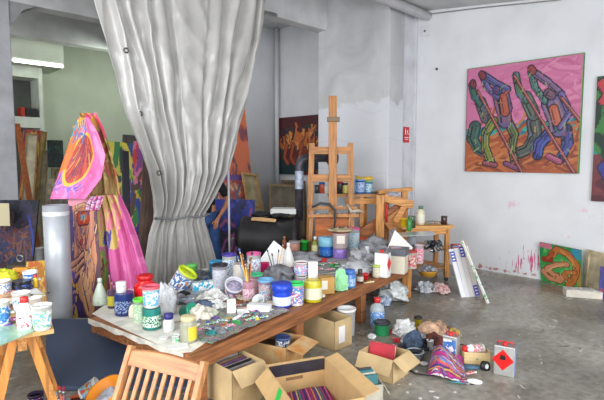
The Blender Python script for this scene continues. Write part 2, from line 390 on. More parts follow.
# corner pipe on the far side of the pillar
bm = new(); tube(bm, [(7.40, 8.35, 0), (7.40, 8.35, 4.74)], .05, 12); struct('trim_7', bm, mat((205, 206, 208), .5))
# left column with its haunch
bm = new(); c = W(-.625 * 7.4, 7.4)
box(bm, (c.x, 8.5, 2.1), (.34, .34, 4.2)); struct('trim_8', bm, mat((170, 171, 176), .6, 0, .08, 4), .012)
bm = new(); vs = []
for yy in (8.36, 8.66):
    vs.append([bm.verts.new((c.x + dx, yy, zz)) for dx, zz in ((-.75, 4.16), (.55, 4.16), (.36, 4.06), (.17, 3.78), (-.17, 3.78), (-.4, 4.04))])
bm.faces.new(vs[0]); bm.faces.new(list(reversed(vs[1])))
for i in range(6): bm.faces.new((vs[0][(i + 1) % 6], vs[0][i], vs[1][i], vs[1][(i + 1) % 6]))
struct('trim_9', bm, mat((150, 150, 152), .7, 0, .1, 4))
# loft box over the storage rack, bright ceiling panel beyond
p = onY(64, 67, 11.55)
bm = new(); box(bm, ((p.x - 2.6) / 2, 12.1, 4.28), (p.x + 2.6, 1.1, .9)); struct('trim_10', bm, mat((204, 208, 196), .8, 0, .05, 3))

# ------------------------------------------------------------------ fluorescent tube on the loft box
a_ = onY(12, 59.5, 11.465); b_ = onY(64, 65.5, 11.465)
t = thing('fluorescent_lamp', 'long lit fluorescent tube under the beams at the far left', 'light', ((a_.x + b_.x) / 2, 11.465, a_.z), 0, rot=(0, 0, 0))
Lh = (b_.x - a_.x) / 2
bm = new(); box(bm, (0, .05, .03), (2 * Lh, .07, .05)); obj('housing', bm, WHITE, t)
bm = new(); tube(bm, [(-Lh + .03, 0, -.02), (Lh - .03, 0, -.02)], .022, 10); obj('tube', bm, glow((240, 255, 235), 9), t)
area('fluorescent_glow', (5.2, 10.6, 4.0), (4.4, 12.6, 2.0), 2.4, .3, 24, (.88, 1.0, .84))
area('back_room_fill', (-1.6, 10.2, 2.6), (5.0, 11.5, 1.6), 2.6, 2.2, 42, (.95, 1.0, .93))  # added fill light that brightens the back room

# ------------------------------------------------------------------ far left: storage rack with things in it
def px_box(label, name, cat, px0, px1, py0, py1, d, depth, m, rz=0, group=None, bevel=.004):
    c0 = dep((px0 + px1) / 2, py1, d); k = d / FPX
    bm = new(); box(bm, (0, depth / 2, (py1 - py0) * k / 2), ((px1 - px0) * k, depth, (py1 - py0) * k))
    o = obj(name, bm, m, None, bevel, c0, (0, 0, YAW + R(rz))); return tag(o, label, cat, group)
rk = onY(41, 200, 12.3)
t = thing('storage_rack', 'pale storage rack with open shelves against the far left wall', 'rack', (rk.x, 12.25, 0), 0, rot=(0, 0, 0))
RW = mat((205, 208, 200), .7, 0, .05, 4)
for x in (0, -1.7, -3.3):
    bm = new(); box(bm, (x, 0, 1.92), (.08, .6, 3.84)); obj('post', bm, RW, t)
sz = onY(30, 117, 12.0).z
for z, th in ((sz - .12, .24), (3.72, .24), (.5, .06)):
    bm = new(); box(bm, (-1.55, 0, z), (3.2, .58, th)); obj('shelf', bm, RW, t)
bm = new(); box(bm, (-1.55, .36, 2.0), (3.2, .03, 3.6)); obj('back_panel', bm, mat((92, 96, 90), .9, 0, .1, 3), t)
def rackitem(label, name, px0, px1, top, m, cat, y=12.1):
    x0 = onY(px0, 110, y).x; x1 = onY(px1, 110, y).x; z1 = onY((px0 + px1) / 2, top, y).z
    bm = new(); box(bm, (0, 0, (z1 - sz) / 2), (x1 - x0, .35, z1 - sz)); o = obj(name, bm, m, None, .005, ((x0 + x1) / 2, y, sz + .001)); tag(o, label, cat)
rackitem('low black case on the upper shelf of the far rack', 'storage_case', 23.5, 35, 109, mat((30, 28, 30), .6), 'case', 12.12)
rackitem('small red box beside the black case on the far rack', 'storage_box', 19, 22.8, 108, mat((170, 50, 35), .6), 'box', 12.12)
PALS = {
 'dark': [(24, 22, 34), (52, 34, 58), (86, 44, 60), (32, 44, 82), (110, 70, 60), (20, 18, 24)],
 'warm': [(190, 60, 30), (230, 140, 40), (220, 180, 60), (120, 30, 30), (200, 90, 60), (80, 40, 90)],
 'green': [(40, 120, 60), (120, 170, 50), (200, 190, 60), (30, 60, 40), (50, 80, 130), (150, 60, 60)],
 'mix': [(210, 60, 60), (60, 80, 160), (230, 190, 60), (70, 140, 80), (140, 70, 140), (40, 36, 50), (225, 120, 160)],
 'purple': [(60, 30, 70), (120, 60, 110), (30, 24, 60), (90, 40, 60), (24, 18, 28), (50, 60, 150)],
}
def abstract(nu, nv, bg, pal, n, seed, L=.3, r=.025):
    a = img(nu, nv, bg); dabs(a, n, pal, L, r, seed); return a
def floorpic(label, x0, x1, ytop, ybot, d, a, lean=.25, dx=0, **k):
    """canvas leaning back from its foot; drawn from its place in the room"""
    BL = dep(x0, ybot, d); BR = dep(x1, ybot, d + dx); TL = dep(x0, ytop, d + lean)
    return picture(label, BL, BR, TL, a, **k)

# canvases stacked below the rack
for i, (x0, x1, yt, yb, d, c, lb) in enumerate([
    (17, 30, 132, 262, 9.6, (196, 186, 160), 'upright cream canvas nearest the column in the far left stack'),
    (29, 35, 128, 262, 10.2, (176, 150, 96), 'narrow ochre canvas edge behind the slanting wooden lath'),
    (33, 40, 148, 262, 9.9, (150, 140, 118), 'dull beige canvas edge beside the slanting wooden lath')]):
    BL = dep(x0, yb, d); BR = dep(x1, yb, d + .1); TL = dep(x0 - 1, yt, d + .3)
    canvas_back(lb, BL, BR, TL, c, (150, 118, 76), False, 'canvases stacked under the far rack')
floorpic('red and orange painting high in the far left stack', 17, 37, 128, 242, 10.4, abstract(40, 60, (150, 40, 40), PALS['warm'] + [(60, 30, 40)], 90, 3), .2, .2)
floorpic('green and black landscape painting beside the far rack', 48, 64, 140, 167.5, 10.2, abstract(40, 50, (24, 34, 34), [(20, 30, 30), (30, 90, 60), (26, 60, 70), (14, 18, 20)], 60, 5), .1, .15)
floorpic('pale yellow painting edge under the green landscape', 48, 66, 168, 243, 10.2, abstract(40, 90, (120, 104, 70), [(150, 130, 80), (90, 70, 50), (60, 50, 40), (110, 90, 50)], 90, 15), .1, .15)
plank('wooden_lath', 'orange-brown wooden lath slanting across the far left canvases', 'lath', dep(40, 262, 8.3), dep(17, 124, 8.9), .09, .05, wood((176, 98, 52), .2, 4, .5, 'z'), (0, 1, 0))
# large dark painting before the column
a = img(70, 80, (30, 26, 44)); dabs(a, 120, [(26, 24, 44), (44, 40, 66), (56, 52, 80)], .3, .03, 11)
dabs(a, 120, [(110, 50, 50), (130, 80, 70), (70, 34, 44), (48, 56, 100)], .25, .014, 12, (0, .1, .9, .6)); st(a, [(.8, .75), (.95, .45), (.98, .2)], .02, (50, 66, 170))
picture('large dark violet and rust painting leaning before the left column', dep(-12, 268, 6.6), dep(32, 268, 6.6), dep(-14, 200, 6.85), a, edge=(60, 70, 60))
q = dep(-6, 225, 6.2)
pl = dep(-2, 226, 6.25)
px_box('small beige card with a violet square before the dark painting', 'card', 'card', -10, 10, 203, 226, 6.45, .01, mat((208, 196, 162), .8), 0)
# more far left: hanging and leaning painted cloths between pink drape and curtain
a = abstract(50, 90, (60, 100, 60), PALS['green'] + [(220, 200, 70), (60, 70, 140)], 170, 21, .22, .03)
floorpic('green, yellow and blue abstract painting behind the pink drape', 98, 132, 140, 270, 7.6, a, .25, .2)
a = abstract(60, 110, (60, 50, 90), PALS['mix'] + [(80, 60, 150), (70, 110, 60), (90, 70, 60)], 230, 22, .2, .022)
floorpic('tall multicoloured painting half hidden by the left curtain edge', 126, 172, 140, 268, 7.75, a, .25, .3)
a = abstract(40, 60, (60, 50, 40), PALS['dark'] + [(110, 90, 50)], 60, 23)
floorpic('dim dark painting high up against the far wall by the curtain', 118, 150, 134, 252, 9.2, a, .1, .2)
floorpic('dull green and brown painting in the gap left of the draped cloths', 44, 68, 178, 271, 7.6, abstract(40, 60, (90, 80, 60), [(60, 60, 40), (130, 110, 70), (80, 50, 40), (50, 60, 60)], 80, 25), .1, .1)
# dark board and brown board standing upright
plank('dark_board', 'narrow black upright board among the paintings left of the curtain', 'board', dep(129, 297, 6.2), dep(125, 151, 6.5), .09, .04, mat((34, 34, 44), .6), (0, 1, 0))
BL = dep(136, 282, 6.75); BR = dep(160, 282, 6.85); TL = dep(125, 158, 7.1)
bm = new(); M, wd, h = frame3(BL, BR, TL); prism(bm, [(0, 0), (wd, 0), (wd * .55, h * .6), (wd * .38, h), (0, h)], .03)
o = obj('brown_board', bm, mat((92, 68, 58), .55, 0, .3, 3, 0, None, (8, 1, 1)), None, .003); o.matrix_world = M; tag(o, 'tapering dark brown board standing right of the pink drape', 'board')

# ================================================================== PAINTED CLOTHS
def drape(name, label, cat, rows, a, folds=4, amp=.03, m=None, solid=.006, ph=0):
    """rows from the bottom up: (left px, right px, py, depth)"""
    rows = [(dep(l, y, d), dep(r, y, d2)) for l, r, y, d, d2 in rows]; n = len(rows) - 1; org = rows[0][0].copy()
    def P(u, v):
        f = v * n; i = min(int(f), n - 1); t = f - i; L = rows[i][0].lerp(rows[i + 1][0], t); Rr = rows[i][1].lerp(rows[i + 1][1], t)
        wob = (math.sin(u * folds * 2 * PI + ph + v * 1.3) + .4 * math.sin(u * folds * 4.3 * PI + v * 3 + ph)) * amp
        return L.lerp(Rr, u) - FW * wob - org
    o = grid_mesh(name, P, a, m or attr_mat(.6, .3), None, solid); o.location = org
    return tag(o, label, cat)
PINK = (230, 116, 180); PK2 = (238, 146, 194)
# upper left cloth: pink with a flaming red-orange oval
a = img(110, 140, PINK); dabs(a, 60, [PINK, PK2, (224, 104, 168)], .3, .04, 1)
dabs(a, 30, [(150, 110, 210), (120, 100, 190), (246, 150, 205)], .15, .010, 2, (.0, .10, .5, .2), .2)
el = []
for k in range(24): t_ = k * 2 * PI / 24; el.append((.40 + .30 * math.cos(t_) + .08 * math.sin(t_), .45 + .30 * math.sin(t_)))
el2 = [(.40 + (x - .40) * .84, .45 + (y - .45) * .88) for x, y in el]
fillp(a, el, (238, 190, 60)); mk = fillp(a, el2, (200, 66, 50))
g3 = random.Random(4)
for k in range(90):
    x = g3.uniform(.15, .68); y = g3.uniform(.18, .6); c_ = g3.choice([(216, 86, 56), (230, 170, 70), (130, 50, 80), (180, 44, 44), (200, 110, 90), (150, 40, 50), (160, 76, 96), (110, 50, 70)])
    q = [(x, y), (x + (.42 - x) * .25 + .01, y + .07), (x + (.45 - x) * .5, y + .15)]
    b4 = a.copy(); st(a, q, .006, c_); a[~mk] = b4[~mk]
fillp(a, [(0, .3), (.14, .35), (.2, .6), (.33, .9), (.3, 1), (0, 1)], (228, 120, 56)); dabs(a, 40, [(60, 120, 190), (236, 200, 70), (214, 84, 60), (90, 160, 190)], .16, .012, 5, (.0, .62, .45, .98), 1.25)
drape('painted_cloth', 'pink cloth with a flaming red and orange oval, upper left of the drape', 'cloth', [
    (50, 86, 199, 4.95, 4.9), (58, 102, 178, 4.98, 4.94), (66, 106, 155, 5.02, 5.0), (74, 98, 132, 5.1, 5.05), (79, 89, 117, 5.15, 5.1)], a, 1.2, .02)
# top right cloth: yellow-brown with a snake-like band, pink top
a = img(70, 120, (196, 178, 96)); dabs(a, 130, [(206, 192, 110), (170, 140, 80), (186, 150, 90), (150, 110, 70), (220, 206, 120), (196, 120, 90)], .2, .03, 7)
fillp(a, [(.1, .85), (1, .78), (1, 1), (.1, 1)], (240, 100, 160)); dabs(a, 20, [(246, 130, 180), (230, 70, 100), (240, 180, 90)], .2, .04, 8, (.3, .82, 1, 1))
st(a, [(0, .98), (.35, .8), (.7, .62), (.8, .4), (.6, .15)], .035, (150, 116, 60)); dabs(a, 25, [(196, 90, 80), (140, 100, 60), (220, 190, 80)], .1, .02, 9, (.5, .3, .9, .7))
drape('painted_cloth', 'yellow and brown patterned cloth with a pink top, upper right of the drape', 'cloth', [
    (94, 123, 210, 5.2, 5.15), (93, 119, 180, 5.2, 5.15), (90, 111, 150, 5.22, 5.2), (84, 105, 130, 5.22, 5.2), (80, 97, 113, 5.25, 5.25)], a, 2, .03, ph=1)
# lower left: canvas with a face
a = img(110, 190, (214, 142, 104)); fillp(a, [(0, .86), (1, .86), (1, 1), (0, 1)], (240, 158, 180))
fillp(a, [(0, 0), (.55, 0), (.4, .18), (.18, .32), (.22, .6), (.12, .86), (0, .86)], (74, 54, 112)); fillp(a, [(0, 0), (.3, 0), (.25, .08), (0, .14)], (230, 196, 60))
fillp(a, [(1, .86), (.86, .8), (.92, .4), (.7, .12), (.8, 0), (1, 0)], (96, 58, 70))
limb(a, [(.3, .84), (.5, .88), (.8, .80), (.88, .66)], .035, (206, 150, 110), (240, 200, 150), (70, 40, 60))
limb(a, [(.78, .78), (.74, .6), (.6, .46)], .075, (206, 132, 110), (236, 180, 140), (90, 50, 70)); limb(a, [(.3, .72), (.34, .55), (.5, .48)], .05, (190, 116, 104), (226, 160, 130), (90, 50, 70))
limb(a, [(.6, .34), (.5, .22), (.64, .10)], .12, (216, 158, 112), (240, 196, 150), (110, 60, 60))
for y in (.42, .37, .32): limb(a, [(.12, y - .06), (.3, y - .03), (.48, y + .02)], .018, (206, 140, 110), (240, 190, 150), (70, 40, 70))
st(a, [(.40, .70), (.66, .71)], .050, (206, 70, 44), (70, 40, 60), .012); st(a, [(.42, .705), (.64, .715)], .026, (234, 120, 80)); st(a, [(.47, .705), (.58, .71)], .018, (130, 190, 200)); st(a, [(.53, .708)], .009, (20, 20, 40))
st(a, [(.42, .52), (.58, .53)], .018, (180, 60, 70), (90, 40, 50), .006)
dabs(a, 60, [(150, 90, 90), (240, 196, 150), (110, 76, 120), (90, 110, 150)], .07, .006, 31, (.15, .08, .95, .84), 1.0)
dabs(a, 30, [(90, 70, 170), (60, 50, 120), (232, 180, 60)], .06, .012, 32, (0, 0, .3, .3))
drape('painted_cloth', 'cloth painted with a face and a wide red-rimmed eye, lower left of the drape', 'cloth', [
    (68, 102, 318, 4.85, 4.8), (68, 102, 280, 4.9, 4.85), (68, 99, 245, 4.95, 4.9), (68, 97, 212, 4.98, 4.95), (68, 103, 198, 5.02, 5.0)], a, 1.0, .010, ph=2)
a = img(50, 40, (226, 190, 214)); dabs(a, 50, [(250, 220, 235), (150, 90, 160), (240, 110, 180), (110, 60, 120)], .4, .03, 36)
drape('painted_cloth', 'crumpled white and violet strip between the pink cloth and the painted face', 'cloth', [
    (86, 99, 210, 4.93, 4.93), (88, 102, 203, 4.93, 4.93), (92, 104, 196, 4.98, 4.96)], a, 3, .02)
# lower right: long pink fall with a yellow-green centre
a = img(100, 140, (222, 100, 166)); fillp(a, [(.0, 1), (.92, 1), (.85, .8), (.68, .58), (.42, .42), (0, .45)], (226, 196, 116))
dabs(a, 50, [(236, 150, 160), (232, 186, 120), (234, 130, 160), (214, 200, 110)], .2, .02, 41, (0, .55, .7, .95), 1.5); dabs(a, 40, [(222, 100, 166), (212, 90, 158), (230, 116, 176)], .2, .03, 42, (.6, .0, 1, .45), 1.7)
dabs(a, 10, [(100, 90, 190), (70, 60, 150)], .10, .014, 43, (.12, .38, .3, .52), 1.2); fillp(a, [(0, 0), (.2, 0), (.12, .3), (.05, .42), (0, .5)], (196, 160, 80))
dabs(a, 12, [(150, 110, 60), (120, 170, 70), (80, 60, 60)], .12, .014, 44, (.0, .05, .15, .4), 1.4)
drape('painted_cloth', 'long pink cloth with a yellow-green blaze falling to the right of the drape', 'cloth', [
    (97, 152, 296, 5.05, 4.9), (99, 146, 270, 5.05, 4.95), (99, 137, 240, 5.1, 5.0), (99, 128, 215, 5.12, 5.05), (97, 119, 195, 5.12, 5.08)], a, 3.5, .035, ph=.6)
# stand that carries the cloths
t = thing('drying_stand', 'thin wooden stand hidden under the draped painted cloths', 'stand', W((84 - 302) / 480 * 5.45, 5.45, 0))
for s in (-1, 1):
    bm = new(); beam(bm, (s * .3, .05, 0), (s * .04, .0, 2.15), .03, .03, (0, 1, 0)); obj('leg', bm, PINE('z'), t)
bm = new(); beam(bm, (0, .35, 0), (0, 0, 2.1), .03, .03, (0, 1, 0)); obj('rear_leg', bm, PINE('z'), t)
bm = new(); beam(bm, (-.1, 0, 2.15), (.14, 0, 2.22), .03, .04); obj('top_bar', bm, PINE(), t)
# grey roll standing beside the cloths
P0 = W((54.5 - 302) / 480 * 4.66, 4.66, 0); kr = 4.66 / 480
t = thing('roll_of_membrane', 'tall silver-grey foam roll standing left of the painted cloths', 'roll', P0)
bm = new(); top = 1.8 - (205 - 159) * kr
lathe(bm, [(11 * kr, 0), (11.6 * kr, .3), (12 * kr, top * .6), (12.2 * kr, top), (11 * kr, top), (10.5 * kr, top - .02), (6 * kr, top - .015), (5.6 * kr, top - .04), (1.5 * kr, top - .03), (.001, top - .03)], 28); obj('foam_roll', bm, mat((172, 176, 182), .38, .25, .07, 5, .15), t)
bm = new(); lathe(bm, [(12.25 * kr, top - .1), (12.3 * kr, top - .08), (12.25 * kr, top - .06)], 28, cap0=False); obj('tape_band', bm, mat((200, 202, 205), .4), t)

# ================================================================== THE BIG VINYL CURTAIN
YC = 5.8
KL = [(90, -30), (93, 0), (104, 40), (115, 75), (124, 110), (137, 142), (148, 172), (153, 195), (154, 212), (154, 220), (149, 235), (145, 262), (142, 300)]
KR = [(268, -30), (265, 0), (260, 40), (253, 75), (245, 110), (236, 142), (227, 172), (214, 195), (205, 212), (204, 220), (209, 235), (217, 262), (221, 300)]
def key(K):
    pts = sorted((onY(px, py, YC).z, onY(px, py, YC).x) for px, py in K); return [p[0] for p in pts], [p[1] for p in pts]
zl, xl = key(KL); zr, xr = key(KR)
ztop = 4.2; nU, nV = 220, 130
wds = [.055, .035, .05, .03, .06, .035, .03, .05, .045, .20, .03, .05, .03, .06, .03, .05, .035, .05]; acc = 0; fr = []
for w_ in wds: acc += w_; fr.append(acc)
fr = [f / (acc + .04) for f in fr]
def fold(u):                                   # uneven vinyl folds: wide flat panels with sharp turns between
    i = 0
    while i < len(fr) and u > fr[i]: i += 1
    lo = fr[i - 1] if i else 0; hi = fr[i] if i < len(fr) else 1; t_ = (u - lo) / (hi - lo); s = 1 if i % 2 else -1
    return s * math.sin(t_ * PI) ** .7 * min(1.0, .35 + (hi - lo) * 11) * (.35 if hi - lo > .12 else 1)
def CP(u, v):
    z = .04 + v * (ztop - .04); L = float(np.interp(z, zl, xl)); Rr = float(np.interp(z, zr, xr)); wd = Rr - L
    near = math.exp(-((z - 1.22) / .55) ** 2); up = max(0, (z - 1.6) / 2.6)
    uu = min(1, max(0, u + .02 * math.sin(v * 5 + u * 7) + .012 * math.sin(v * 11 + u * 23)))
    dsp = fold(uu) * (.055 + .03 * near + .02 * up)
    dsp += .030 * math.sin(u * 75 + v * 5) * (near * (.9 if z > 1.1 else .55) + .12) * (1 + .5 * math.sin(u * 13))
    dsp += .07 * math.sin(u * PI) + .04 * math.sin(u * 5.5 + 1.2 + v * 1.5) * (.4 + up)
    r1 = 1 - abs(mnoise.noise(Vector((u * 7 + z * 1.3, z * 1.1, 3.3)))) * 2; r2 = mnoise.noise(Vector((u * 16 - z * 2, z * 3.1, 9.1))); r3 = 1 - abs(mnoise.noise(Vector((u * 11 - z * 2.2, z * 2.4, 5.1)))) * 2
    dsp += .020 * r1 + .012 * r2 + .012 * r3
    x = L + wd * u + .012 * math.sin(u * 37) * wd
    if z < 1.2: dsp *= max(.55, 1 - (1.2 - z) * 1.6)
    return Vector((x, YC - dsp, z))
org = Vector((float(np.interp(0.1, zl, xl)), YC, 0))
vs = [CP(i / (nU - 1), j / (nV - 1)) - org for j in range(nV) for i in range(nU)]
fs = [(j * nU + i, j * nU + i + 1, (j + 1) * nU + i + 1, (j + 1) * nU + i) for j in range(nV - 1) for i in range(nU - 1)]
me = bpy.data.meshes.new('sheet'); me.from_pydata([tuple(x) for x in vs], [], fs); me.polygons.foreach_set('use_smooth', [True] * len(fs))
me.materials.append(mat((188, 186, 182), .27, 0, .07, 3, .15, None, None, .6))
t = thing('vinyl_curtain', 'huge off-white vinyl curtain tied in at waist height behind the table', 'curtain', org, 0, rot=(0, 0, 0))
sh = bpy.data.objects.new('sheet', me); C.objects.link(sh); sh.parent = t; s = sh.modifiers.new('t', 'SOLIDIFY'); s.thickness = .004
def curtain_at(px, py):
    best = None
    for v_ in vs:
        p_ = v_ + org - O; d_ = p_.dot(FW)
        x_ = 302 + FPX * p_.dot(RT) / (d_ * math.cos(PITCH) - p_.z * math.sin(PITCH)); y_ = 200 - FPX * (p_.z * math.cos(PITCH) + d_ * math.sin(PITCH)) / (d_ * math.cos(PITCH) - p_.z * math.sin(PITCH))
        e = (x_ - px) ** 2 + (y_ - py) ** 2
        if best is None or e < best[0]: best = (e, v_)
    return best[1]
for px, py in ((125, 51), (139, 114), (158, 173)):
    c = curtain_at(px, py); bm = new()
    ringp = [Vector((c.x + .028 * math.cos(k * PI / 7), c.y - .03, c.z + .028 * math.sin(k * PI / 7))) for k in range(15)]
    tube(bm, ringp, .008, 6, caps=False); obj('grommet', bm, mat((90, 84, 76), .35, .8), t)
# tie round the waist
c0 = onY(154, 218, YC); c1 = onY(204, 218, YC); bm = new(); cx = (c0.x + c1.x) / 2; rx = (c1.x - c0.x) / 2
tube(bm, [(cx + (rx + .015) * math.cos(k * PI / 14) - org.x, YC - .09 + .20 * math.sin(k * PI / 14) - org.y, c0.z + .01 * math.sin(k * 1.3)) for k in range(29)], .012, 6, caps=False)
obj('tie_cord', bm, mat((120, 122, 126), .6), t)
# hanging rail
bm = new(); tube(bm, [(xl[-1] - .3 - org.x, .15, 4.1), (xr[-1] + .3 - org.x, .15, 4.1)], .03, 8); obj('rail', bm, STEEL, t)
# thin white pole beside the curtain
tag(obj('white_pole', (lambda b: (tube(b, [(0, 0, 0), (0, 0, 2.05)], .016, 8), b)[1])(new()), mat((214, 214, 218), .5), None, 0, W((228.5 - 302) / 480 * 7.35, 7.35, 0)), 'thin white upright pole just right of the curtain', 'pole')

# ================================================================== WALL PAINTINGS ON THE RIGHT
a = img(200, 190, (214, 120, 164)); dabs(a, 90, [(220, 128, 172), (206, 112, 156), (226, 140, 176), (200, 104, 146)], .35, .012, 50, (0, .3, 1, 1), 0)
fillp(a, [(0, .27), (1, .36), (1, .47), (0, .42)], (50, 150, 150)); dabs(a, 40, [(60, 170, 160), (40, 120, 140), (70, 180, 150)], .2, .012, 51, (0, .30, 1, .44), .1)
fillp(a, [(0, 0), (1, 0), (1, .37), (0, .31)], (186, 100, 58)); dabs(a, 110, [(200, 112, 62), (170, 84, 50), (140, 70, 46), (206, 130, 78), (176, 92, 54)], .3, .010, 52, (0, 0, 1, .34), .15)
DK = (24, 22, 40); BL_ = (62, 70, 150); VI = (104, 86, 156); GR = (56, 110, 84); OR = (196, 92, 60); TE = (70, 120, 124)
def cq(x, y): u = (x - 65) / 315; tp = 75 - 45 * u; return (u, (355 - y) / (355 - tp))
def cl(*p): return [cq(*q) for q in p]
OL = (112, 124, 60); GY = (92, 100, 96); LT = (150, 190, 190); LV = (176, 160, 206); PI_ = (214, 120, 120); LG = (150, 190, 110)
limb(a, cl((262, 215), (268, 250), (250, 290), (228, 300)), .055, (76, 78, 74), (130, 150, 130)); limb(a, cl((240, 150), (262, 195)), .05, GY, (120, 170, 130)); limb(a, cl((210, 90), (222, 140), (240, 160)), .026, GR, LG)
limb(a, cl((95, 232), (88, 262), (108, 292), (130, 300)), .055, (58, 84, 84), (90, 150, 120)); limb(a, cl((110, 165), (128, 205)), .05, (80, 96, 100), (150, 120, 110)); limb(a, cl((80, 118), (90, 150), (108, 170)), .026, GR, TE); limb(a, cl((84, 112), (86, 120)), .025, (120, 50, 60), OR)
limb(a, cl((150, 215), (128, 250), (128, 285), (148, 328)), .040, OL, (196, 200, 80)); limb(a, cl((128, 330), (160, 335)), .018, (150, 80, 100), PI_)
limb(a, cl((190, 210), (212, 250), (206, 290), (218, 335)), .036, (70, 84, 60), (190, 200, 90)); limb(a, cl((190, 330), (228, 345)), .018, (120, 70, 120), PI_)
limb(a, cl((168, 140), (180, 180), (184, 215)), .072, (112, 92, 136), (196, 110, 90)); limb(a, cl((176, 150), (184, 190)), .035, (176, 84, 66), (220, 130, 90))
limb(a, cl((112, 92), (130, 125), (160, 150)), .026, (96, 84, 150), LV); limb(a, cl((115, 90), (150, 110), (190, 128)), .026, (70, 74, 140), LV); limb(a, cl((155, 128), (162, 134)), .030, (70, 60, 120), (190, 110, 120)); limb(a, cl((110, 88), (116, 96)), .025, (130, 50, 70), OR)
limb(a, cl((310, 240), (280, 275), (276, 305)), .048, BL_, (110, 130, 210)); limb(a, cl((345, 235), (350, 275), (335, 315)), .042, (60, 62, 130), (120, 130, 200)); limb(a, cl((305, 308), (332, 322)), .022, (180, 80, 120), (230, 150, 170))
limb(a, cl((305, 165), (320, 200), (328, 235)), .076, (110, 96, 146), (196, 140, 120)); limb(a, cl((312, 180), (322, 215)), .034, (190, 96, 70), (226, 150, 110))
limb(a, cl((250, 78), (262, 120), (290, 160)), .024, (70, 120, 110), LT); limb(a, cl((262, 85), (295, 108), (330, 140)), .026, (120, 84, 120), LV); limb(a, cl((296, 138), (306, 144)), .032, (110, 80, 110), (196, 120, 90)); limb(a, cl((330, 140), (352, 190), (330, 230)), .022, VI, LV); limb(a, cl((250, 72), (256, 80)), .025, (150, 60, 70), OR)
for p in (cl((100, 135), (235, 352)), cl((205, 92), (368, 352)), cl((330, 150), (376, 212))):
    st(a, p, .017, DK); st(a, p, .011, (130, 54, 60)); st(a, [(p[0][0] + .006, p[0][1]), (p[1][0] + .006, p[1][1])], .004, (214, 130, 120))
fig = (np.abs(a - np.array([214, 120, 164])).sum(-1) > 110) & (np.abs(a - np.array([186, 100, 58])).sum(-1) > 90)
dabs(a, 260, [DK, DK, DK, (60, 40, 70), (40, 60, 80), (196, 90, 70), (120, 110, 170), (150, 170, 110), (70, 110, 120), (150, 70, 90)], .05, .0045, 77, (.0, .05, .98, .95), 1.2, fig)
a[:, :2] = (150, 90, 110); a[-2:, :] = (120, 150, 80); a[:, -2:] = (110, 160, 70)
c1 = onX(464.5, 172, 7.46); c2 = onX(578.5, 173, 7.46); c3 = onX(465, 69, 7.46)
def wallpic(label, y0, y1, z0, z1, a, t_=.035, x=7.46, **k):   # y0 = left edge (farther), y1 = right edge
    return picture(label, (x, y0, z0), (x, y1, z0), (x, y0, z1), a, t=t_, **k)
wallpic('large painting of four straining figures hauling poles on a pink ground', c1.y, c2.y, (c1.z + c2.z) / 2, (c3.z + onX(582, 53, 7.46).z) / 2, a, edge=(60, 110, 80))
b1 = onX(591, 201, 7.46); b3 = onX(594, 77, 7.46)
a = img(70, 110, (60, 120, 60)); fillp(a, [(0, .38), (1, .38), (1, .50), (0, .50)], (40, 160, 160)); fillp(a, [(0, 0), (1, 0), (1, .38), (0, .38)], (120, 54, 60))
dabs(a, 80, [(30, 80, 50), (60, 130, 60), (24, 50, 40)], .2, .03, 81, (0, .5, 1, 1)); dabs(a, 60, [(140, 60, 60), (90, 36, 50), (170, 110, 70)], .2, .02, 82, (0, 0, 1, .38), 0)
st(a, [(.06, .94), (.12, .86), (.08, .8)], .03, (200, 60, 70), DK, .01); st(a, [(.15, .2), (.1, .28), (.2, .33)], .03, (60, 60, 150), DK, .01); st(a, [(.4, .2), (.5, .5), (.6, .85)], .1, (60, 60, 140), DK, .02); st(a, [(.3, .7), (.7, .75)], .06, (190, 80, 60), DK, .02)
wallpic('green and maroon painting cut off by the right edge above the floor canvases', b1.y, b1.y - 1.35, b1.z, b3.z, a, edge=(130, 60, 60))
# painting on the far wall behind the easel
a = img(80, 84, (90, 36, 40)); dabs(a, 100, [(110, 40, 40), (60, 30, 46), (140, 60, 40), (36, 40, 60), (40, 70, 60)], .3, .03, 90)
fillp(a, [(0, 0), (.3, .0), (.9, .1), (1, .3), (.7, .25), (.3, .2), (0, .3)], (30, 60, 66)); fillp(a, [(0, .8), (1, .86), (1, 1), (0, 1)], (84, 30, 34))
st(a, [(.15, .55), (.4, .62), (.7, .6), (.85, .45)], .12, (206, 112, 52), (70, 30, 30)); dabs(a, 60, [(236, 170, 80), (110, 50, 40), (220, 120, 60), (60, 30, 50)], .14, .014, 91, (.1, .42, .95, .72), 1.4)
for x in (.2, .35, .55, .75): st(a, [(x, .52), (x - .06, .3), (x + .02, .2)], .03, (190, 90, 56), (60, 24, 30))
p1 = onX(279, 174, 7.46); p2 = onX(279, 118, 7.46); p3 = onX(320, 150, 7.46)
wallpic('dark red painting with an orange animal form on the wall behind the easel', p1.y, p3.y - .08, p1.z, p2.z, a, edge=(60, 30, 30))
# wall fittings
z_ = onX(427, 36, 7.5)
t = thing('junction_box', 'small white junction box high on the right wall near the pillar', 'box', (7.5, z_.y, z_.z), 0, rot=(0, 0, 0))
bm = new(); box(bm, (-.02, 0, .08), (.04, .17, .16)); obj('casing', bm, mat((214, 214, 216), .5), t, .01); bm = new(); box(bm, (-.045, .02, .08), (.012, .03, .03)); obj('knockout', bm, mat((70, 70, 70), .5), t)
p = onX(437, 69, 7.5); bm = new(); lathe(bm, [(.022, 0), (.02, .02), (.008, .025), (.001, .025)], 12, (0, 0, 0), Matrix.Rotation(-PI / 2, 3, 'Y')); tag(obj('wall_plug', bm, mat((96, 90, 88), .6), None, 0, (7.5, p.y, p.z)), 'small dark round plug on the bare right wall', 'plug')
a0 = onX(414, 13, 7.45); bm = new(); tube(bm, [(7.44, 4.7, 4.28), (7.44, 3.6, 4.17), (7.44, 2.4, 4.02)], .008, 5); tag(obj('wall_cable', bm, mat((130, 130, 132), .6), None), 'thin grey cable along the top of the right wall', 'cable')
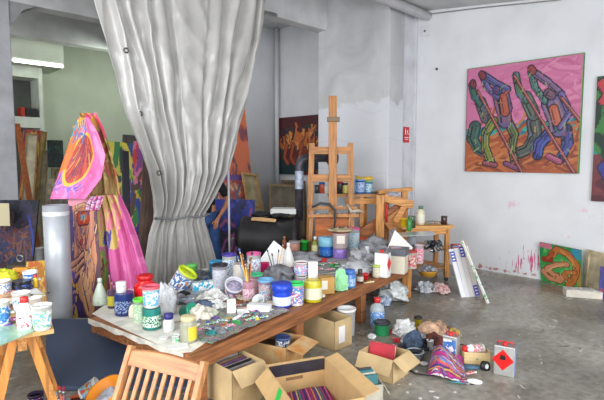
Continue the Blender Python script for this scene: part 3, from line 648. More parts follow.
# fire sign
p = onY(406, 142.5, 4.77); p2 = onY(406, 127, 4.77)
hs = p2.z - p.z; t = thing('fire_sign', 'red fire equipment sign on the narrow pilaster beside the pillar', 'sign', (p.x, 4.765, p.z), 0, rot=(0, 0, 0))
bm = new(); box(bm, (0, 0, hs / 2), (.17, .006, hs)); obj('plate', bm, mat((196, 34, 44), .4), t)
bm = new()
box(bm, (-.035, -.005, hs * .66), (.022, .004, hs * .3)); box(bm, (-.035, -.005, hs * .86), (.01, .004, hs * .08)); box(bm, (.03, -.005, hs * .7), (.02, .004, hs * .2)); box(bm, (.045, -.005, hs * .55), (.03, .004, .015)); box(bm, (0, -.005, hs * .32), (.12, .004, .012)); box(bm, (0, -.005, hs * .2), (.1, .004, .01))
obj('symbols', bm, mat((244, 236, 236), .4), t)

# ================================================================== CANVASES STANDING AT THE RIGHT WALL
a = img(90, 90, (56, 168, 84)); dabs(a, 40, [(60, 180, 90), (40, 150, 80), (110, 200, 110)], .3, .04, 95)
fillp(a, [(0, .88), (.35, .86), (.3, 1), (0, 1)], (226, 130, 150)); fillp(a, [(.75, .78), (1, .75), (1, 1), (.8, 1)], (60, 160, 190)); fillp(a, [(.9, .0), (1, 0), (1, .6), (.93, .5)], (180, 150, 70))
BR_ = (120, 50, 30); 
st(a, [(.30, .72), (.45, .90), (.7, .84), (.9, .62), (.88, .42), (.8, .2), (.7, .08)], .070, (206, 124, 60), BR_, .018)
st(a, [(.55, .88), (.8, .72), (.86, .5)], .028, (226, 156, 84)); st(a, [(.12, .58), (.28, .6)], .060, (170, 56, 34), BR_, .014); st(a, [(.2, .62), (.36, .78)], .04, (196, 90, 50), BR_, .01)
st(a, [(.68, .58), (.45, .52), (.2, .38), (.08, .25), (.25, .12), (.5, .12), (.56, .22), (.36, .24), (.26, .3)], .055, (222, 150, 110), BR_, .018)
st(a, [(.6, .56), (.35, .44), (.2, .3)], .022, (236, 180, 140)); st(a, [(.86, .42), (.66, .38), (.6, .3), (.72, .2)], .045, (210, 130, 70), BR_, .014)
dabs(a, 30, [(150, 70, 40), (110, 40, 30), (240, 180, 110)], .08, .007, 96, (.1, .1, .9, .85))
BL = at(542, 279.5) - Vector((.05, 0, 0)); BR = at(582, 291.5) - Vector((.02, 0, 0))
picture('colourful painting of entwined orange bodies on green, standing on the floor', BL, BR, (7.42, BL.y + .03, CAMZ - (243 - 159) * (onX(544, 243, 7.44) - O).dot(FW) / 480), a, t=.025, edge=(90, 120, 90))
BL = at(581.5, 289); BR = at(612, 300)
canvas_back('bare wooden stretcher with beige cloth at the right edge of the floor', BL + Vector((.06, 0, 0)), BR + Vector((.06, 0, 0)), (7.47, BL.y + .02, .55), (206, 190, 158), (214, 196, 160), False)
a = abstract(40, 50, (52, 44, 120), [(60, 50, 150), (90, 40, 90), (40, 60, 160), (150, 50, 70)], 60, 97)
BL = at(598, 298); picture('small deep blue painting leaning on the bare stretcher at right', BL, BL + (BR - BL).normalized() * .45, BL + Vector((.10, .02, .40)), a, t=.02, edge=(70, 50, 60))
BL = at(569, 293.5)
q0 = at(572, 297.5); t = thing('box_of_papers', 'flat white box with papers lying before the floor paintings', 'box', at(584, 298), -17)
bm = new(); box(bm, (0, .09, .045), (.42, .2, .09)); obj('carton', bm, mat((212, 204, 190), .8, 0, .08, 8), t, .004); bm = new(); box(bm, (-.02, .09, .093), (.36, .16, .006), Matrix.Rotation(.1, 3, 'Z')); obj('papers', bm, printed([(150, 160, 160), (220, 220, 216), (180, 176, 170), (235, 235, 230)], 20), t)

# ================================================================== BACKGROUND BEHIND THE TABLE
a = img(40, 80, (196, 90, 44)); dabs(a, 90, [(190, 90, 40), (150, 50, 36), (110, 36, 50), (206, 130, 50), (90, 30, 40)], .1, .02, 101); fillp(a, [(0, 0), (1, 0), (1, .3), (0, .42)], (90, 50, 130)); dabs(a, 30, [(110, 60, 150), (60, 30, 90), (150, 50, 90)], .2, .03, 102, (0, 0, 1, .35))
picture('tall orange and violet painting right behind the curtain edge', dep(228, 249, 9.5), dep(258, 245.5, 9.65), dep(216, 98, 9.75), a, edge=(90, 50, 40))
a = img(50, 60, (176, 96, 90)); dabs(a, 120, [(206, 90, 70), (190, 130, 110), (150, 60, 60), (214, 170, 120), (110, 90, 110)], .2, .025, 103); fillp(a, [(0, .9), (1, .9), (1, 1), (0, 1)], (90, 60, 130))
picture('dusty red painting between the curtain and the tan canvas back', dep(218, 232, 9.2), dep(247, 232, 9.4), dep(215, 174, 9.4), a, edge=(120, 80, 70))
canvas_back('tall tan canvas back with wooden bars between curtain and stove', dep(253, 234, 9.0), dep(268.5, 234, 9.35), dep(243, 172, 9.4), (166, 152, 118), (176, 142, 92), True)
canvas_back('wide dusty canvas back leaning in the corner behind the stove', dep(270, 236, 9.4), dep(305, 236, 9.8), dep(277, 184, 9.7), (128, 120, 104), (140, 118, 88), False)
canvas_back('darker canvas back just behind the dusty corner canvas', dep(284, 246, 9.9), dep(308, 245, 10.2), dep(286, 180, 10.2), (112, 104, 92), (120, 98, 76), False)
a = img(80, 90, (50, 30, 60)); dabs(a, 80, [(34, 24, 44), (24, 18, 30), (70, 36, 80)], .3, .04, 104); dabs(a, 60, [(40, 56, 170), (60, 70, 190), (30, 40, 120)], .25, .03, 105, (.1, .72, 1, 1))
for pts in ([(.15, .1), (.3, .4), (.5, .5), (.45, .3)], [(.4, .05), (.6, .35), (.85, .6), (.9, .85)], [(.6, .1), (.8, .3), (.75, .5)], [(.1, .55), (.3, .7), (.5, .62)]): st(a, pts, .03, (140, 70, 130)); st(a, pts, .012, (176, 100, 160))
picture('dark violet painting of coiling forms left of the stove', dep(212, 270, 8.3), dep(254, 270, 8.4), dep(212, 199, 8.6), a, edge=(50, 40, 60))

# ------------------------------------------------------------------ person behind the curtain
def skinfig(name, V, E, root, m, parent, sub=2):
    bm = new(); ly = bm.verts.layers.skin.verify(); ids = {}
    for k, (co, r) in V.items():
        v = bm.verts.new(co); v[ly].radius = (r, r) if not isinstance(r, tuple) else r; v[ly].use_root = (k == root); ids[k] = v
    for a_, b_ in E: bm.edges.new((ids[a_], ids[b_]))
    me = bpy.data.meshes.new(name); bm.to_mesh(me); bm.free(); me.materials.append(m)
    o = bpy.data.objects.new(name, me); C.objects.link(o); o.parent = parent
    s = o.modifiers.new('skin', 'SKIN'); s.use_smooth_shade = True
    u = o.modifiers.new('sub', 'SUBSURF'); u.levels = sub; u.render_levels = sub
    return o
t = thing('person', 'person in a black shirt and blue jeans, mostly hidden behind the curtain', 'person', W(-1.55, 7.75, 0), 0)
SK = mat((196, 132, 100), .5, 0, .06, 8)
V = {'pel': ((0, 0, .95), .13), 'bel': ((0, 0, 1.1), .13), 'chest': ((0, 0, 1.3), .15), 'nb': ((0, 0, 1.46), .07), 'nk': ((0, -.01, 1.52), .055), 'hd': ((0, -.03, 1.62), .09), 'ht': ((0, -.02, 1.71), .075),
     'lh': ((-.1, 0, .9), .09), 'rh': ((.1, 0, .9), .09), 'lk': ((-.13, -.02, .5), .06), 'rk': ((.14, -.03, .5), .06), 'la': ((-.14, .02, .09), .04), 'ra': ((.17, .02, .09), .04), 'lf': ((-.15, -.15, .04), .04), 'rf': ((.19, -.15, .04), .04),
     'ls': ((-.18, 0, 1.42), .06), 'le': ((-.3, .03, 1.14), .042), 'lw': ((-.2, -.2, 1.0), .028),
     'rs': ((.19, 0, 1.42), .062), 're': ((.345, .04, 1.15), .045), 're2': ((.325, -.03, 1.06), .044), 'rw': ((.215, -.17, .86), .027), 'rp': ((.195, -.19, .81), .034)}
E = [('pel', 'bel'), ('bel', 'chest'), ('chest', 'nb'), ('nb', 'nk'), ('nk', 'hd'), ('hd', 'ht'), ('pel', 'lh'), ('pel', 'rh'), ('lh', 'lk'), ('rh', 'rk'), ('lk', 'la'), ('rk', 'ra'), ('la', 'lf'), ('ra', 'rf'), ('nb', 'ls'), ('ls', 'le'), ('le', 'lw'), ('nb', 'rs'), ('rs', 're'), ('re', 're2'), ('re2', 'rw'), ('rw', 'rp')]
def fingers(tag_, p, dr, sp, th, r=.0095):
    p = Vector(p); dr = Vector(dr).normalized(); sp = Vector(sp).normalized(); n_ = dr.cross(sp).normalized()
    for i, L in enumerate((.075, .085, .08, .062)):
        b = p + sp * ((i - 1.5) * .02); ks = [b, b + dr * L * .5, b + dr * L * .8 + n_ * L * .14 * th, b + dr * L * .98 + n_ * L * .36 * th]
        for j, k_ in enumerate(ks): V['%sf%d%d' % (tag_, i, j)] = (tuple(k_), r * (1 - .12 * j))
        E.append((tag_ + 'p', '%sf%d0' % (tag_, i)))
        for j in range(3): E.append(('%sf%d%d' % (tag_, i, j), '%sf%d%d' % (tag_, i, j + 1)))
    b = p - dr * .045 - sp * .03
    ks = [b, b - sp * .022 + dr * .028 + n_ * .012 * th, b - sp * .024 + dr * .055 + n_ * .02 * th]
    for j, k_ in enumerate(ks): V['%st%d' % (tag_, j)] = (tuple(k_), .011)
    E.extend([(tag_ + 'p', tag_ + 't0'), (tag_ + 't0', tag_ + 't1'), (tag_ + 't1', tag_ + 't2')])
V['lp'] = ((-.17, -.25, .97), .033); E.append(('lw', 'lp'))
fingers('r', (.185, -.20, .775), (-.05, -.06, -1), (1, -.25, .0), 1); fingers('l', (-.13, -.27, .955), (.9, -.3, -.2), (0, .3, 1), 1)
skinfig('body', V, E, 'pel', SK, t)
SH = mat((22, 22, 28), .85, 0, .2, 8)
skinfig('shirt', {'a': ((0, 0, .93), .155), 'b': ((0, 0, 1.12), .15), 'c': ((0, 0, 1.32), .172), 'n': ((0, 0, 1.44), .10), 'ls': ((-.19, 0, 1.42), .085), 'l2': ((-.27, .02, 1.22), .07), 'rs': ((.2, 0, 1.42), .085), 'r2': ((.30, .025, 1.25), .078), 'r3': ((.325, .03, 1.19), .075)},
        [('a', 'b'), ('b', 'c'), ('c', 'n'), ('n', 'ls'), ('ls', 'l2'), ('n', 'rs'), ('rs', 'r2'), ('r2', 'r3')], 'b', SH, t)
skinfig('jeans', {'p': ((0, 0, .93), .16), 'lh': ((-.1, 0, .86), .11), 'rh': ((.1, 0, .86), .115), 'lk': ((-.13, -.02, .5), .085), 'rk': ((.14, -.03, .5), .088), 'la': ((-.14, .01, .12), .07), 'ra': ((.17, .01, .12), .07)},
        [('p', 'lh'), ('p', 'rh'), ('lh', 'lk'), ('rh', 'rk'), ('lk', 'la'), ('rk', 'ra')], 'p', mat((52, 84, 140), .8, 0, .15, 12), t)
bm = new(); bmesh.ops.create_icosphere(bm, subdivisions=3, radius=.115, matrix=Matrix.Translation((0, .01, 1.685)) @ Matrix.Diagonal((.86, 1, 1, 1)))
for v in list(bm.verts):
    if v.co.y < -.045 and v.co.z < 1.73: v.co.y = -.045
    if v.co.z < 1.6: v.co.z = 1.6
for f in bm.faces: f.smooth = True
obj('hair', bm, mat((50, 38, 30), .8, 0, .3, 30), t)
bm = new()
for s in (-1, 1): bmesh.ops.create_icosphere(bm, subdivisions=2, radius=.012, matrix=Matrix.Translation((s * .032, -.112, 1.63)))
obj('eyes', bm, mat((60, 50, 44), .3), t)
bm = new(); tube(bm, [(0, -.10, 1.635), (0, -.132, 1.60), (0, -.112, 1.593)], [.008, .015, .01], 8); obj('nose', bm, SK, t)
bm = new(); tube(bm, [(-.025, -.104, 1.565), (0, -.112, 1.567), (.025, -.104, 1.565)], .006, 6); obj('mouth', bm, mat((160, 84, 76), .5), t)

# ------------------------------------------------------------------ wood stove with its flue
SD = 7.5; ks = SD / FPX
t = thing('wood_stove', 'black horizontal drum stove with a flue pipe behind the table', 'stove', W((270 - 302) * ks, SD, 0), -6)
IRON = mat((38, 36, 38), .55, .3, .3, 4, .2)
bm = new(); rx = Matrix.Rotation(PI / 2, 3, 'Y'); Lh = .45; zc = .56; r0 = .33
lathe(bm, [(.05, -Lh - .04), (r0 * .6, -Lh - .03), (r0 * .93, -Lh - .01), (r0, -Lh), (r0 + .015, -Lh + .015), (r0 + .015, -Lh + .06), (r0, -Lh + .07), (r0, Lh - .07), (r0 + .015, Lh - .06), (r0 + .015, Lh - .02), (r0, Lh), (r0 * .9, Lh + .02), (.05, Lh + .03)], 32, (0, 0, zc), rx, cap1=True); obj('drum', bm, IRON, t)
bm = new(); lathe(bm, [(.02, 0), (.16, 0), (.17, .02), (.16, .04), (.02, .05)], 24, (-Lh - .035, 0, zc), Matrix.Rotation(-PI / 2, 3, 'Y'), cap1=True); dr_ = obj('fire_door', bm, mat((28, 27, 29), .5, .4), t)
bm = new(); tube(bm, [(-Lh - .09, -.1, zc), (-Lh - .14, -.12, zc), (-Lh - .14, -.12, zc - .1)], .012, 6); obj('handle', bm, STEEL, dr_)
for x in (-.34, .34):
    for y in (-.2, .2):
        bm = new(); beam(bm, (x, y * 1.2, 0), (x, y, zc - r0 * .7), .05, .05, (0, 1, 0)); obj('leg', bm, IRON, t)
p0 = Vector(((301 - 272) * ks, .02, 0)); zt = 1.8 - (158 - 159) * ks
bm = new(); tube(bm, [(p0.x, .05, zc + .28), (p0.x, .05, zt - .12), (p0.x + .03, .06, zt - .03), (p0.x + .12, .1, zt), (p0.x + .52, .40, zt + .0)], .066, 16); pip = obj('flue_pipe', bm, mat((70, 68, 76), .5, .5, .35, 6), t)
bm = new(); e = Vector((p0.x + .50, .39, zt)); dv = Vector((.36, .32, 0)).normalized()
lathe(bm, [(.07, -.03), (.13, -.03), (.13, .03), (.07, .03)], 20, e, dv.to_track_quat('Z', 'Y').to_matrix(), cap1=True); obj('flange', bm, mat((110, 100, 92), .5, .6, .2, 9), pip)
bm = new(); lathe(bm, [(.0675, zt - .48), (.0675, zt - .2)], 16, (p0.x, .05, 0), cap0=False); obj('pale_patch', bm, mat((160, 168, 184), .5, .2, .2, 12), pip)
ztop_ = zc + r0
def onstove(name, label, cat, px, dz, s, m, rz=0, dy=0):
    bm = new(); box(bm, (0, 0, s[2] / 2), s); o = obj(name, bm, m, None, .006, W((px - 302) * ks, SD + dy, ztop_ + dz), (0, 0, YAW + R(rz))); return tag(o, label, cat)
onstove('white_box', 'shallow white box lying on top of the stove', 'box', 284, .055, (.40, .28, .08), mat((206, 208, 204), .6), -5, .05)
bm = new(); prism(bm, [(-.2, 0), (.2, -.03), (.2, .03), (-.05, .07), (-.2, .06)], .02)
tag(obj('wooden_paddle', bm, mat((206, 164, 112), .6, 0, .1, 8), None, .004, W((264 - 302) * ks, SD - .18, ztop_ - .03), (R(-60), 0, YAW + R(-12))), 'light wooden paddle-shaped board on the front of the stove', 'board')
for i, (px, dy, s, lb) in enumerate([(262, .02, 1.0, 'crumpled black cloth on the left part of the stove'), (280, -.1, .8, 'crumpled black cloth before the white box on the stove')]):
    bm = new(); bmesh.ops.create_icosphere(bm, subdivisions=3, radius=.12 * s, matrix=Matrix.Diagonal((1.5, .9, .38, 1))); rough_up(bm, .04, 9, i); z0 = min(v.co.z for v in bm.verts)
    tag(obj('black_cloth', bm, mat((20, 20, 24), .8), None, 0, W((px - 302) * ks, SD + dy, ztop_ - z0 - .01), (0, 0, YAW)), lb, 'cloth')

# ------------------------------------------------------------------ easel
ED = 7.38; ke = ED / FPX
def ez(py): return 1.8 - (py - 159) * ke
def ex(px): return (px - 331.5) * ke
EW = wood((184, 124, 66), .2, 3, .45, 'z'); EWX = wood((184, 124, 66), .2, 3, .45, 'x')
t = thing('studio_easel', 'tall wooden studio easel with a centre mast before the pillar', 'easel', W((331.5 - 302) * ke, ED, 0), 0)
bm = new(); beam(bm, (ex(333), 0, ez(252)), (ex(332.3), .0, ez(97)), .125, .05, (0, 1, 0)); obj('mast', bm, EW, t, .004)
for x0, x1 in ((308, 312), (353, 350.5)):
    bm = new(); beam(bm, (ex(x0), .06, .05), (ex(x1), .06, ez(143)), .085, .05, (0, 1, 0)); obj('side_post', bm, EW, t, .004)
for y in (150.5, 178):
    bm = new(); beam(bm, (ex(311), .04, ez(y)), (ex(351), .04, ez(y)), .05, .11); obj('cross_bar', bm, EWX, t, .004)
bm = new(); box(bm, (ex(333), -.01, ez(120)), (.19, .1, .07)); obj('mast_clamp', bm, mat((122, 104, 84), .5, .4), t, .006)
for y, w0, w1 in ((206, 309, 356), (213.5, 308, 358)):
    bm = new(); box(bm, (ex((w0 + w1) / 2), -.08, ez(y + 1.5)), ((w1 - w0) * ke, .16, .025)); box(bm, (ex((w0 + w1) / 2), -.165, ez(y + 1)), ((w1 - w0) * ke, .015, .05)); obj('tray', bm, EWX, t, .003)
bm = new(); box(bm, (ex(332.5), 0, ez(231)), (35 * ke, .16, 26 * ke)); obj('front_panel', bm, mat((186, 104, 50), .45, 0, .2, 3, 0, None, (1, 8, 8)), t, .004)
for s in (-1, 1):
    bm = new(); beam(bm, (ex(331.5) + s * .36, -.22, .03), (ex(331.5) + s * .30, -.03, ez(205)), .06, .05, (0, 1, 0)); obj('leg', bm, EW, t, .004)
    bm = new(); beam(bm, (s * .33, -.3, .03), (s * .33, .3, .03), .07, .06); obj('foot', bm, EWX, t, .004)
bm = new(); beam(bm, (-.34, .06, .2), (.34, .06, .2), .05, .08); obj('base_rail', bm, EWX, t, .004)
# paint tubes, rags on the trays
def tube_paint(label, pos, L, col, rz, cap=(240, 240, 240), group=None, tilt=0, name='paint_tube', r=None):
    t = thing(name, label, 'paint tube', pos, rz, group); r = r or L * .13
    bm = new(); n = 12; rings = []
    for k, f in enumerate((0, .25, .55, .85, 1)):
        wx = r * (1.25 - .2 * f if f < 1 else .5); hz = r * (.15 + .75 * f if f < 1 else .5)
        rings.append([bm.verts.new((-L / 2 + f * L * .85, wx * math.cos(2 * PI * i / n), r + hz * math.sin(2 * PI * i / n) - (r - hz) * .85)) for i in range(n)])
    for a_, b_ in zip(rings, rings[1:]):
        for i in range(n): bm.faces.new((a_[i], a_[(i + 1) % n], b_[(i + 1) % n], b_[i])).smooth = True
    bm.faces.new(rings[0]); bm.faces.new(rings[-1]); obj('tube_body', bm, printed([col, col, (232, 232, 228), col], 40), t)
    bm = new(); lathe(bm, [(r * .5, 0), (r * .45, L * .14)], 10, (L * .35, 0, r * .7), Matrix.Rotation(PI / 2, 3, 'Y'), cap1=True); obj('cap', bm, mat(cap, .4), t)
    return t
cols = [('violet', (90, 60, 150)), ('white', (220, 220, 220)), ('blue', (50, 90, 170)), ('grey', (120, 120, 124)), ('red', (190, 50, 60)), ('green', (60, 130, 90)), ('yellow', (220, 190, 60)), ('black', (40, 40, 46)), ('pink', (220, 120, 160)), ('teal', (50, 140, 150))]
eo = W((331.5 - 302) * ke, ED, 0)
def eas(px, y, z): return eo + RT * ex(px) + FW * y + Vector((0, 0, z))
for i, (px, ci, ry, pl) in enumerate([(312, 7, 206, 'at the left end of'), (318, 1, 206, 'left of centre on'), (324, 0, 206, 'before the mast on'), (340, 1, 206, 'right of the mast on'), (347, 5, 206, 'at the right end of'),
                                      (311, 0, 213.5, 'at the left end of'), (317, 1, 213.5, 'second from left on'), (323, 3, 213.5, 'left of the mast on'), (329, 6, 213.5, 'before the mast on'), (338, 3, 213.5, 'right of the mast on'), (344, 4, 213.5, 'second from right on'), (353, 1, 213.5, 'at the right end of')]):
    tube_paint('%s paint tube %s the %s easel tray' % (cols[ci][0], pl, 'upper' if ry == 206 else 'lower'), eas(px, -.09, ez(ry + 1.5) + .014), .13, cols[ci][1], rnd.uniform(-40, 40), (40, 40, 44))
def rag(name, label, cat, pts, r, m, base=(0, 0, 0)):
    bm = new(); tube(bm, pts, r, 8); rough_up(bm, .006, 30, 2); return tag(obj(name, bm, m, None, 0, base, (0, 0, YAW)), label, cat)
rag('rubber_strap', 'dark rubber strap hanging in a loop over the easel trays', 'strap', [(ex(312), -.2, ez(206)), (ex(320), -.22, ez(202)), (ex(329), -.22, ez(203)), (ex(334), -.23, ez(209)), (ex(334.5), -.21, ez(220)), (ex(333), -.2, ez(229))], [.012, .02, .022, .022, .018, .012], mat((62, 62, 64), .6), eo)
rag('twisted_rag', 'pale twisted rag over the right end of the easel trays', 'rag', [(ex(346), -.2, ez(203)), (ex(350), -.24, ez(210)), (ex(357), -.22, ez(209)), (ex(363), -.2, ez(211))], [.012, .025, .022, .01], mat((196, 186, 164), .9, 0, .15, 20), eo)
rag('hanging_cord', 'pale cord hanging below the right side of the easel trays', 'cord', [(ex(349), -.2, ez(213)), (ex(348.5), -.21, ez(224)), (ex(351), -.2, ez(240))], .008, mat((190, 160, 110), .9), eo)

# ------------------------------------------------------------------ wooden bench frame behind the easel, with the sloping braces
BD = 7.74; kb = BD / FPX
def W2(px, py, d): return dep(px, py, d)
t = thing('tall_workbench', 'tall rough wooden workbench between easel and pillar', 'workbench', W((372 - 302) * kb, BD, 0), 0); bo = t.location.copy()
inv = Matrix.Rotation(-YAW, 3, 'Z')
def bl(px, py, d): return inv @ (dep(px, py, d) - bo)
zt_ = 1.8 - (193 - 159) * kb
bm = new(); box(bm, (bl(358, 193, BD).x, .0, zt_ - .03), (60 * kb, .32, .05)); obj('bench_top', bm, wood((176, 126, 74), .25, 3), t, .004)
for px, y in ((361, -.1), (366, .1), (331, -.1), (386, -.1)):
    bm = new(); box(bm, ((px - 372) * kb, y, (zt_ - .055) / 2), (.07, .07, zt_ - .055)); obj('leg', bm, PINE('z'), t, .003)
bm = new(); beam(bm, ((345 - 372) * kb, -.14, zt_ - .12), ((386 - 372) * kb, -.14, zt_ - .12), .03, .09); obj('apron', bm, PINE(), t, .003)
# front frame
FD = 7.3; kf = FD / FPX
t = thing('wooden_trestle', 'heavy pine trestle with a thick post and diagonal braces before the pillar', 'trestle', W((380 - 302) * kf, FD, 0), 0); fo = t.location.copy()
def fl(px, py, d=FD): return inv @ (dep(px, py, d) - fo)
bm = new(); box(bm, (fl(380, 200).x, 0, (fl(380, 195).z) / 2), (.125, .10, fl(380, 195).z)); obj('post', bm, PINE('z'), t, .006)
bm = new(); box(bm, (fl(409, 200).x, .33, (fl(409, 190).z) / 2), (.10, .09, fl(409, 190).z)); obj('post', bm, PINE('z'), t, .006)
bm = new(); beam(bm, fl(384, 197, FD), fl(413, 205, FD), .06, .13); obj('rail', bm, PINE(), t, .005)
bm = new(); beam(bm, fl(378, 192, FD + .22), fl(412, 189, FD + .3), .1, .06); obj('rail', bm, PINE(), t, .005)
bm = new(); beam(bm, fl(350, 243, FD + .14), fl(407, 203, FD + .14), .05, .17); obj('brace', bm, wood((170, 104, 56), .25, 4), t, .005)
bm = new(); beam(bm, fl(395, 222, FD + .02), fl(408, 200, FD + .02), .05, .09); obj('brace', bm, PINE(), t, .005)
bm = new(); beam(bm, fl(386, 226, FD + .08), fl(402, 214, FD + .08), .05, .2); obj('brace', bm, wood((196, 138, 80), .2, 4), t, .005)
rag('crumpled_rag', 'grey rag lying over the top rail of the pine trestle', 'rag', [(-.12, 0, 0), (-.03, -.03, .05), (.06, 0, .03), (.14, -.02, -.03)], [.02, .045, .05, .02], mat((150, 150, 156), .9, 0, .15, 20), dep(392, 197, FD + .02))
bm = new(); tube(bm, [(0, 0, 0), (0, 0, .28)], .018, 8); tag(obj('red_tool', bm, mat((196, 40, 44), .5), None, 0, dep(386.5, 222, FD - .12)), 'red tool handle hanging on the pine trestle', 'tool')

# ------------------------------------------------------------------ kitchen trolley with paints
TD = 6.95; kt = TD / FPX
t = thing('wooden_trolley', 'pine kitchen trolley with two shelves right of the long table', 'trolley', at(446, 281, 0), 6)
tz = 1.8 - (226 - 159) * kt
bm = new(); box(bm, (-.30, .21, tz - .02), (.78, .5, .045)); obj('trolley_top', bm, wood((216, 160, 90), .15, 3), t, .004)
for x in (0, -.60):
    for y in (0, .42):
        bm = new(); box(bm, (x, y, (tz - .04) / 2 + .03), (.065, .065, tz - .04 - .06)); obj('leg', bm, PINE('z'), t, .004)
for z in (.2, .5):
    bm = new()
    for k in range(7): box(bm, (-.30, k * .068, z), (.56, .05, .02))
    for x in (-.03, -.57): box(bm, (x, .21, z - .02), (.03, .4, .03))
    obj('slatted_shelf', bm, PINE(), t, .002)
bm = new(); box(bm, (-.3, -.02, tz - .085), (.6, .025, .08)); obj('apron', bm, PINE(), t, .003)
for x in (0, -.60):
    for y in (0, .42):
        bm = new(); lathe(bm, [(.03, -.012), (.035, 0), (.03, .012)], 12, (x, y, .033), Matrix.Rotation(PI / 2, 3, 'X'), cap1=True); box(bm, (x, y, .055), (.03, .04, .02)); obj('caster', bm, mat((34, 34, 38), .5), t)
TROL = t.location.copy()

# ------------------------------------------------------------------ white boards and a plank beside the trolley
for i, lb in enumerate(('leftmost', 'second from left', 'third from left', 'rightmost')):
    b_ = at(464 + i * 4.6, 297.5 - i * .3, 0); tp = dep(451.2 + i * 4.9, 249 - i * 1.0, b_.dot(FW) + .24)
    d_ = (tp - b_); L_ = d_.length; t = thing('white_board', '%s of the long narrow white boards leaning by the trolley' % lb, 'board', b_); x_ = RT.copy(); z_ = d_.normalized(); x_ = (x_ - z_ * x_.dot(z_)).normalized(); M = Matrix((x_, z_.cross(x_), z_)).transposed().to_4x4(); M.translation = b_; t.matrix_world = M
    bm = new(); box(bm, (0, .02, L_ / 2), (.062, .03, L_)); obj('board_body', bm, mat((226, 228, 232), .35, 0, .03, 5), t, .003)
    for f in ((.84,) if i == 0 else (.9,) if i == 2 else (.12,) if i == 3 else ()):
        bm = new(); box(bm, (0, .003, L_ * f), (.055, .004, .14)); pr = obj('blue_print', bm, mat((52, 70, 190), .4), t)
        bm = new()
        for k in range(3): box(bm, (0, 0, L_ * f - .04 + k * .04), (.034, .003, .018))
        obj('white_marks', bm, mat((235, 235, 245), .4), pr)
b0 = at(486.5, 300.5, 0); b1 = at(474, 277, 0)
plank('plank', 'thin plank with a white and green edge leaning beside the white boards', 'plank', b0, dep(463.5, 242, b0.dot(FW) + .35), .022, .26, wood((206, 160, 96), .15, 3, .6, 'z'), (FW + RT * .22).normalized())
bb = b0 - RT * .035 - FW * .15
plank('edge_strip', 'white strip with green stains on the near edge of the leaning plank', 'strip', bb + Vector((0, 0, .004)), dep(462.2, 241, b0.dot(FW) + .20), .022, .03, printed([(230, 232, 226), (230, 232, 226), (120, 190, 120), (230, 232, 226)], 6), (0, 0, 1))

# ================================================================== THE LONG WORK TABLE
TZ = .44
A_ = at(190, 356, TZ)
TR = 53; TX = Vector((math.cos(YAW + R(TR)), math.sin(YAW + R(TR)), 0)); TY = Vector((-TX.y, TX.x, 0))
TL_ = 3.7; TW = 1.33
t = thing('work_table', 'long low timber work table covered with paints across the room', 'table', (A_.x, A_.y, 0), TR)
TB = wood((150, 96, 58), .28, 3, .5)
bm = new()
for k in range(6): box(bm, (TL_ / 2, TW * (k + .5) / 6, TZ - .02), (TL_, TW / 6 - .004, .04))
obj('table_top', bm, TB, t, .003)
for y in (.03, TW - .03):
    bm = new(); box(bm, (TL_ / 2, y, TZ - .085), (TL_ - .04, .045, .09)); obj('apron', bm, TB, t, .004)
for x in (.05, TL_ - .05):
    bm = new(); box(bm, (x, TW / 2, TZ - .085), (.045, TW - .11, .09)); obj('apron', bm, TB, t, .004)
for px, py in ((299, 359), (361, 333), (413, 292)):
    l = at(px, py, 0) - Vector((A_.x, A_.y, 0)); x = min(l.dot(TX), TL_ - .08)
    x = {299: 1.27, 361: 2.42}.get(px, x)
    for y in (.045, TW - .1):
        bm = new(); box(bm, (x, y, (TZ - .04) / 2), (.10, .085, TZ - .04)); obj('leg', bm, TB if px != 413 else PINE('z'), t, .004)
for x_l, y in ((.12, .06), (.9, TW - .1)):
    bm = new(); box(bm, (x_l, y, (TZ - .04) / 2), (.10, .085, TZ - .04)); obj('leg', bm, TB, t, .004)
def tloc(px, py, z=TZ):
    l = at(px, py, z) - Vector((A_.x, A_.y, 0)); return l.dot(TX), l.dot(TY)
def overlay(name, label, cat, poly_px, z, m, th=.004, amp=0.0, sub=0, seed=0, colsfn=None):
    """flat thing lying on the table, outline in points of the table"""
    P = [at(px, py, z) for px, py in poly_px]; c = sum(P, Vector()) / len(P); bm = new()
    f = bm.faces.new([bm.verts.new(p - c) for p in P]); bmesh.ops.triangulate(bm, faces=[f])
    for _ in range(sub): bmesh.ops.subdivide_edges(bm, edges=bm.edges[:], cuts=1, use_grid_fill=True)
    for v in bm.verts:
        n = mnoise.noise((v.co + Vector((seed * 5, seed, 0))) * 9); v.co.z += amp * (n + .6) if amp else 0
    r_ = bmesh.ops.extrude_face_region(bm, geom=bm.faces[:]); bmesh.ops.translate(bm, vec=(0, 0, th), verts=[g_ for g_ in r_['geom'] if isinstance(g_, bmesh.types.BMVert)])
    o = obj(name, bm, m, None, 0, c); return tag(o, label, cat)
overlay('paper_cover', 'stained white paper covering the near left end of the long table', 'paper', [(92, 314), (128, 331), (178, 353), (192, 352), (212, 338), (232, 318), (200, 300), (170, 290), (130, 288)], TZ + .001, mat((232, 229, 218), .8, 0, .12, 7), .003)
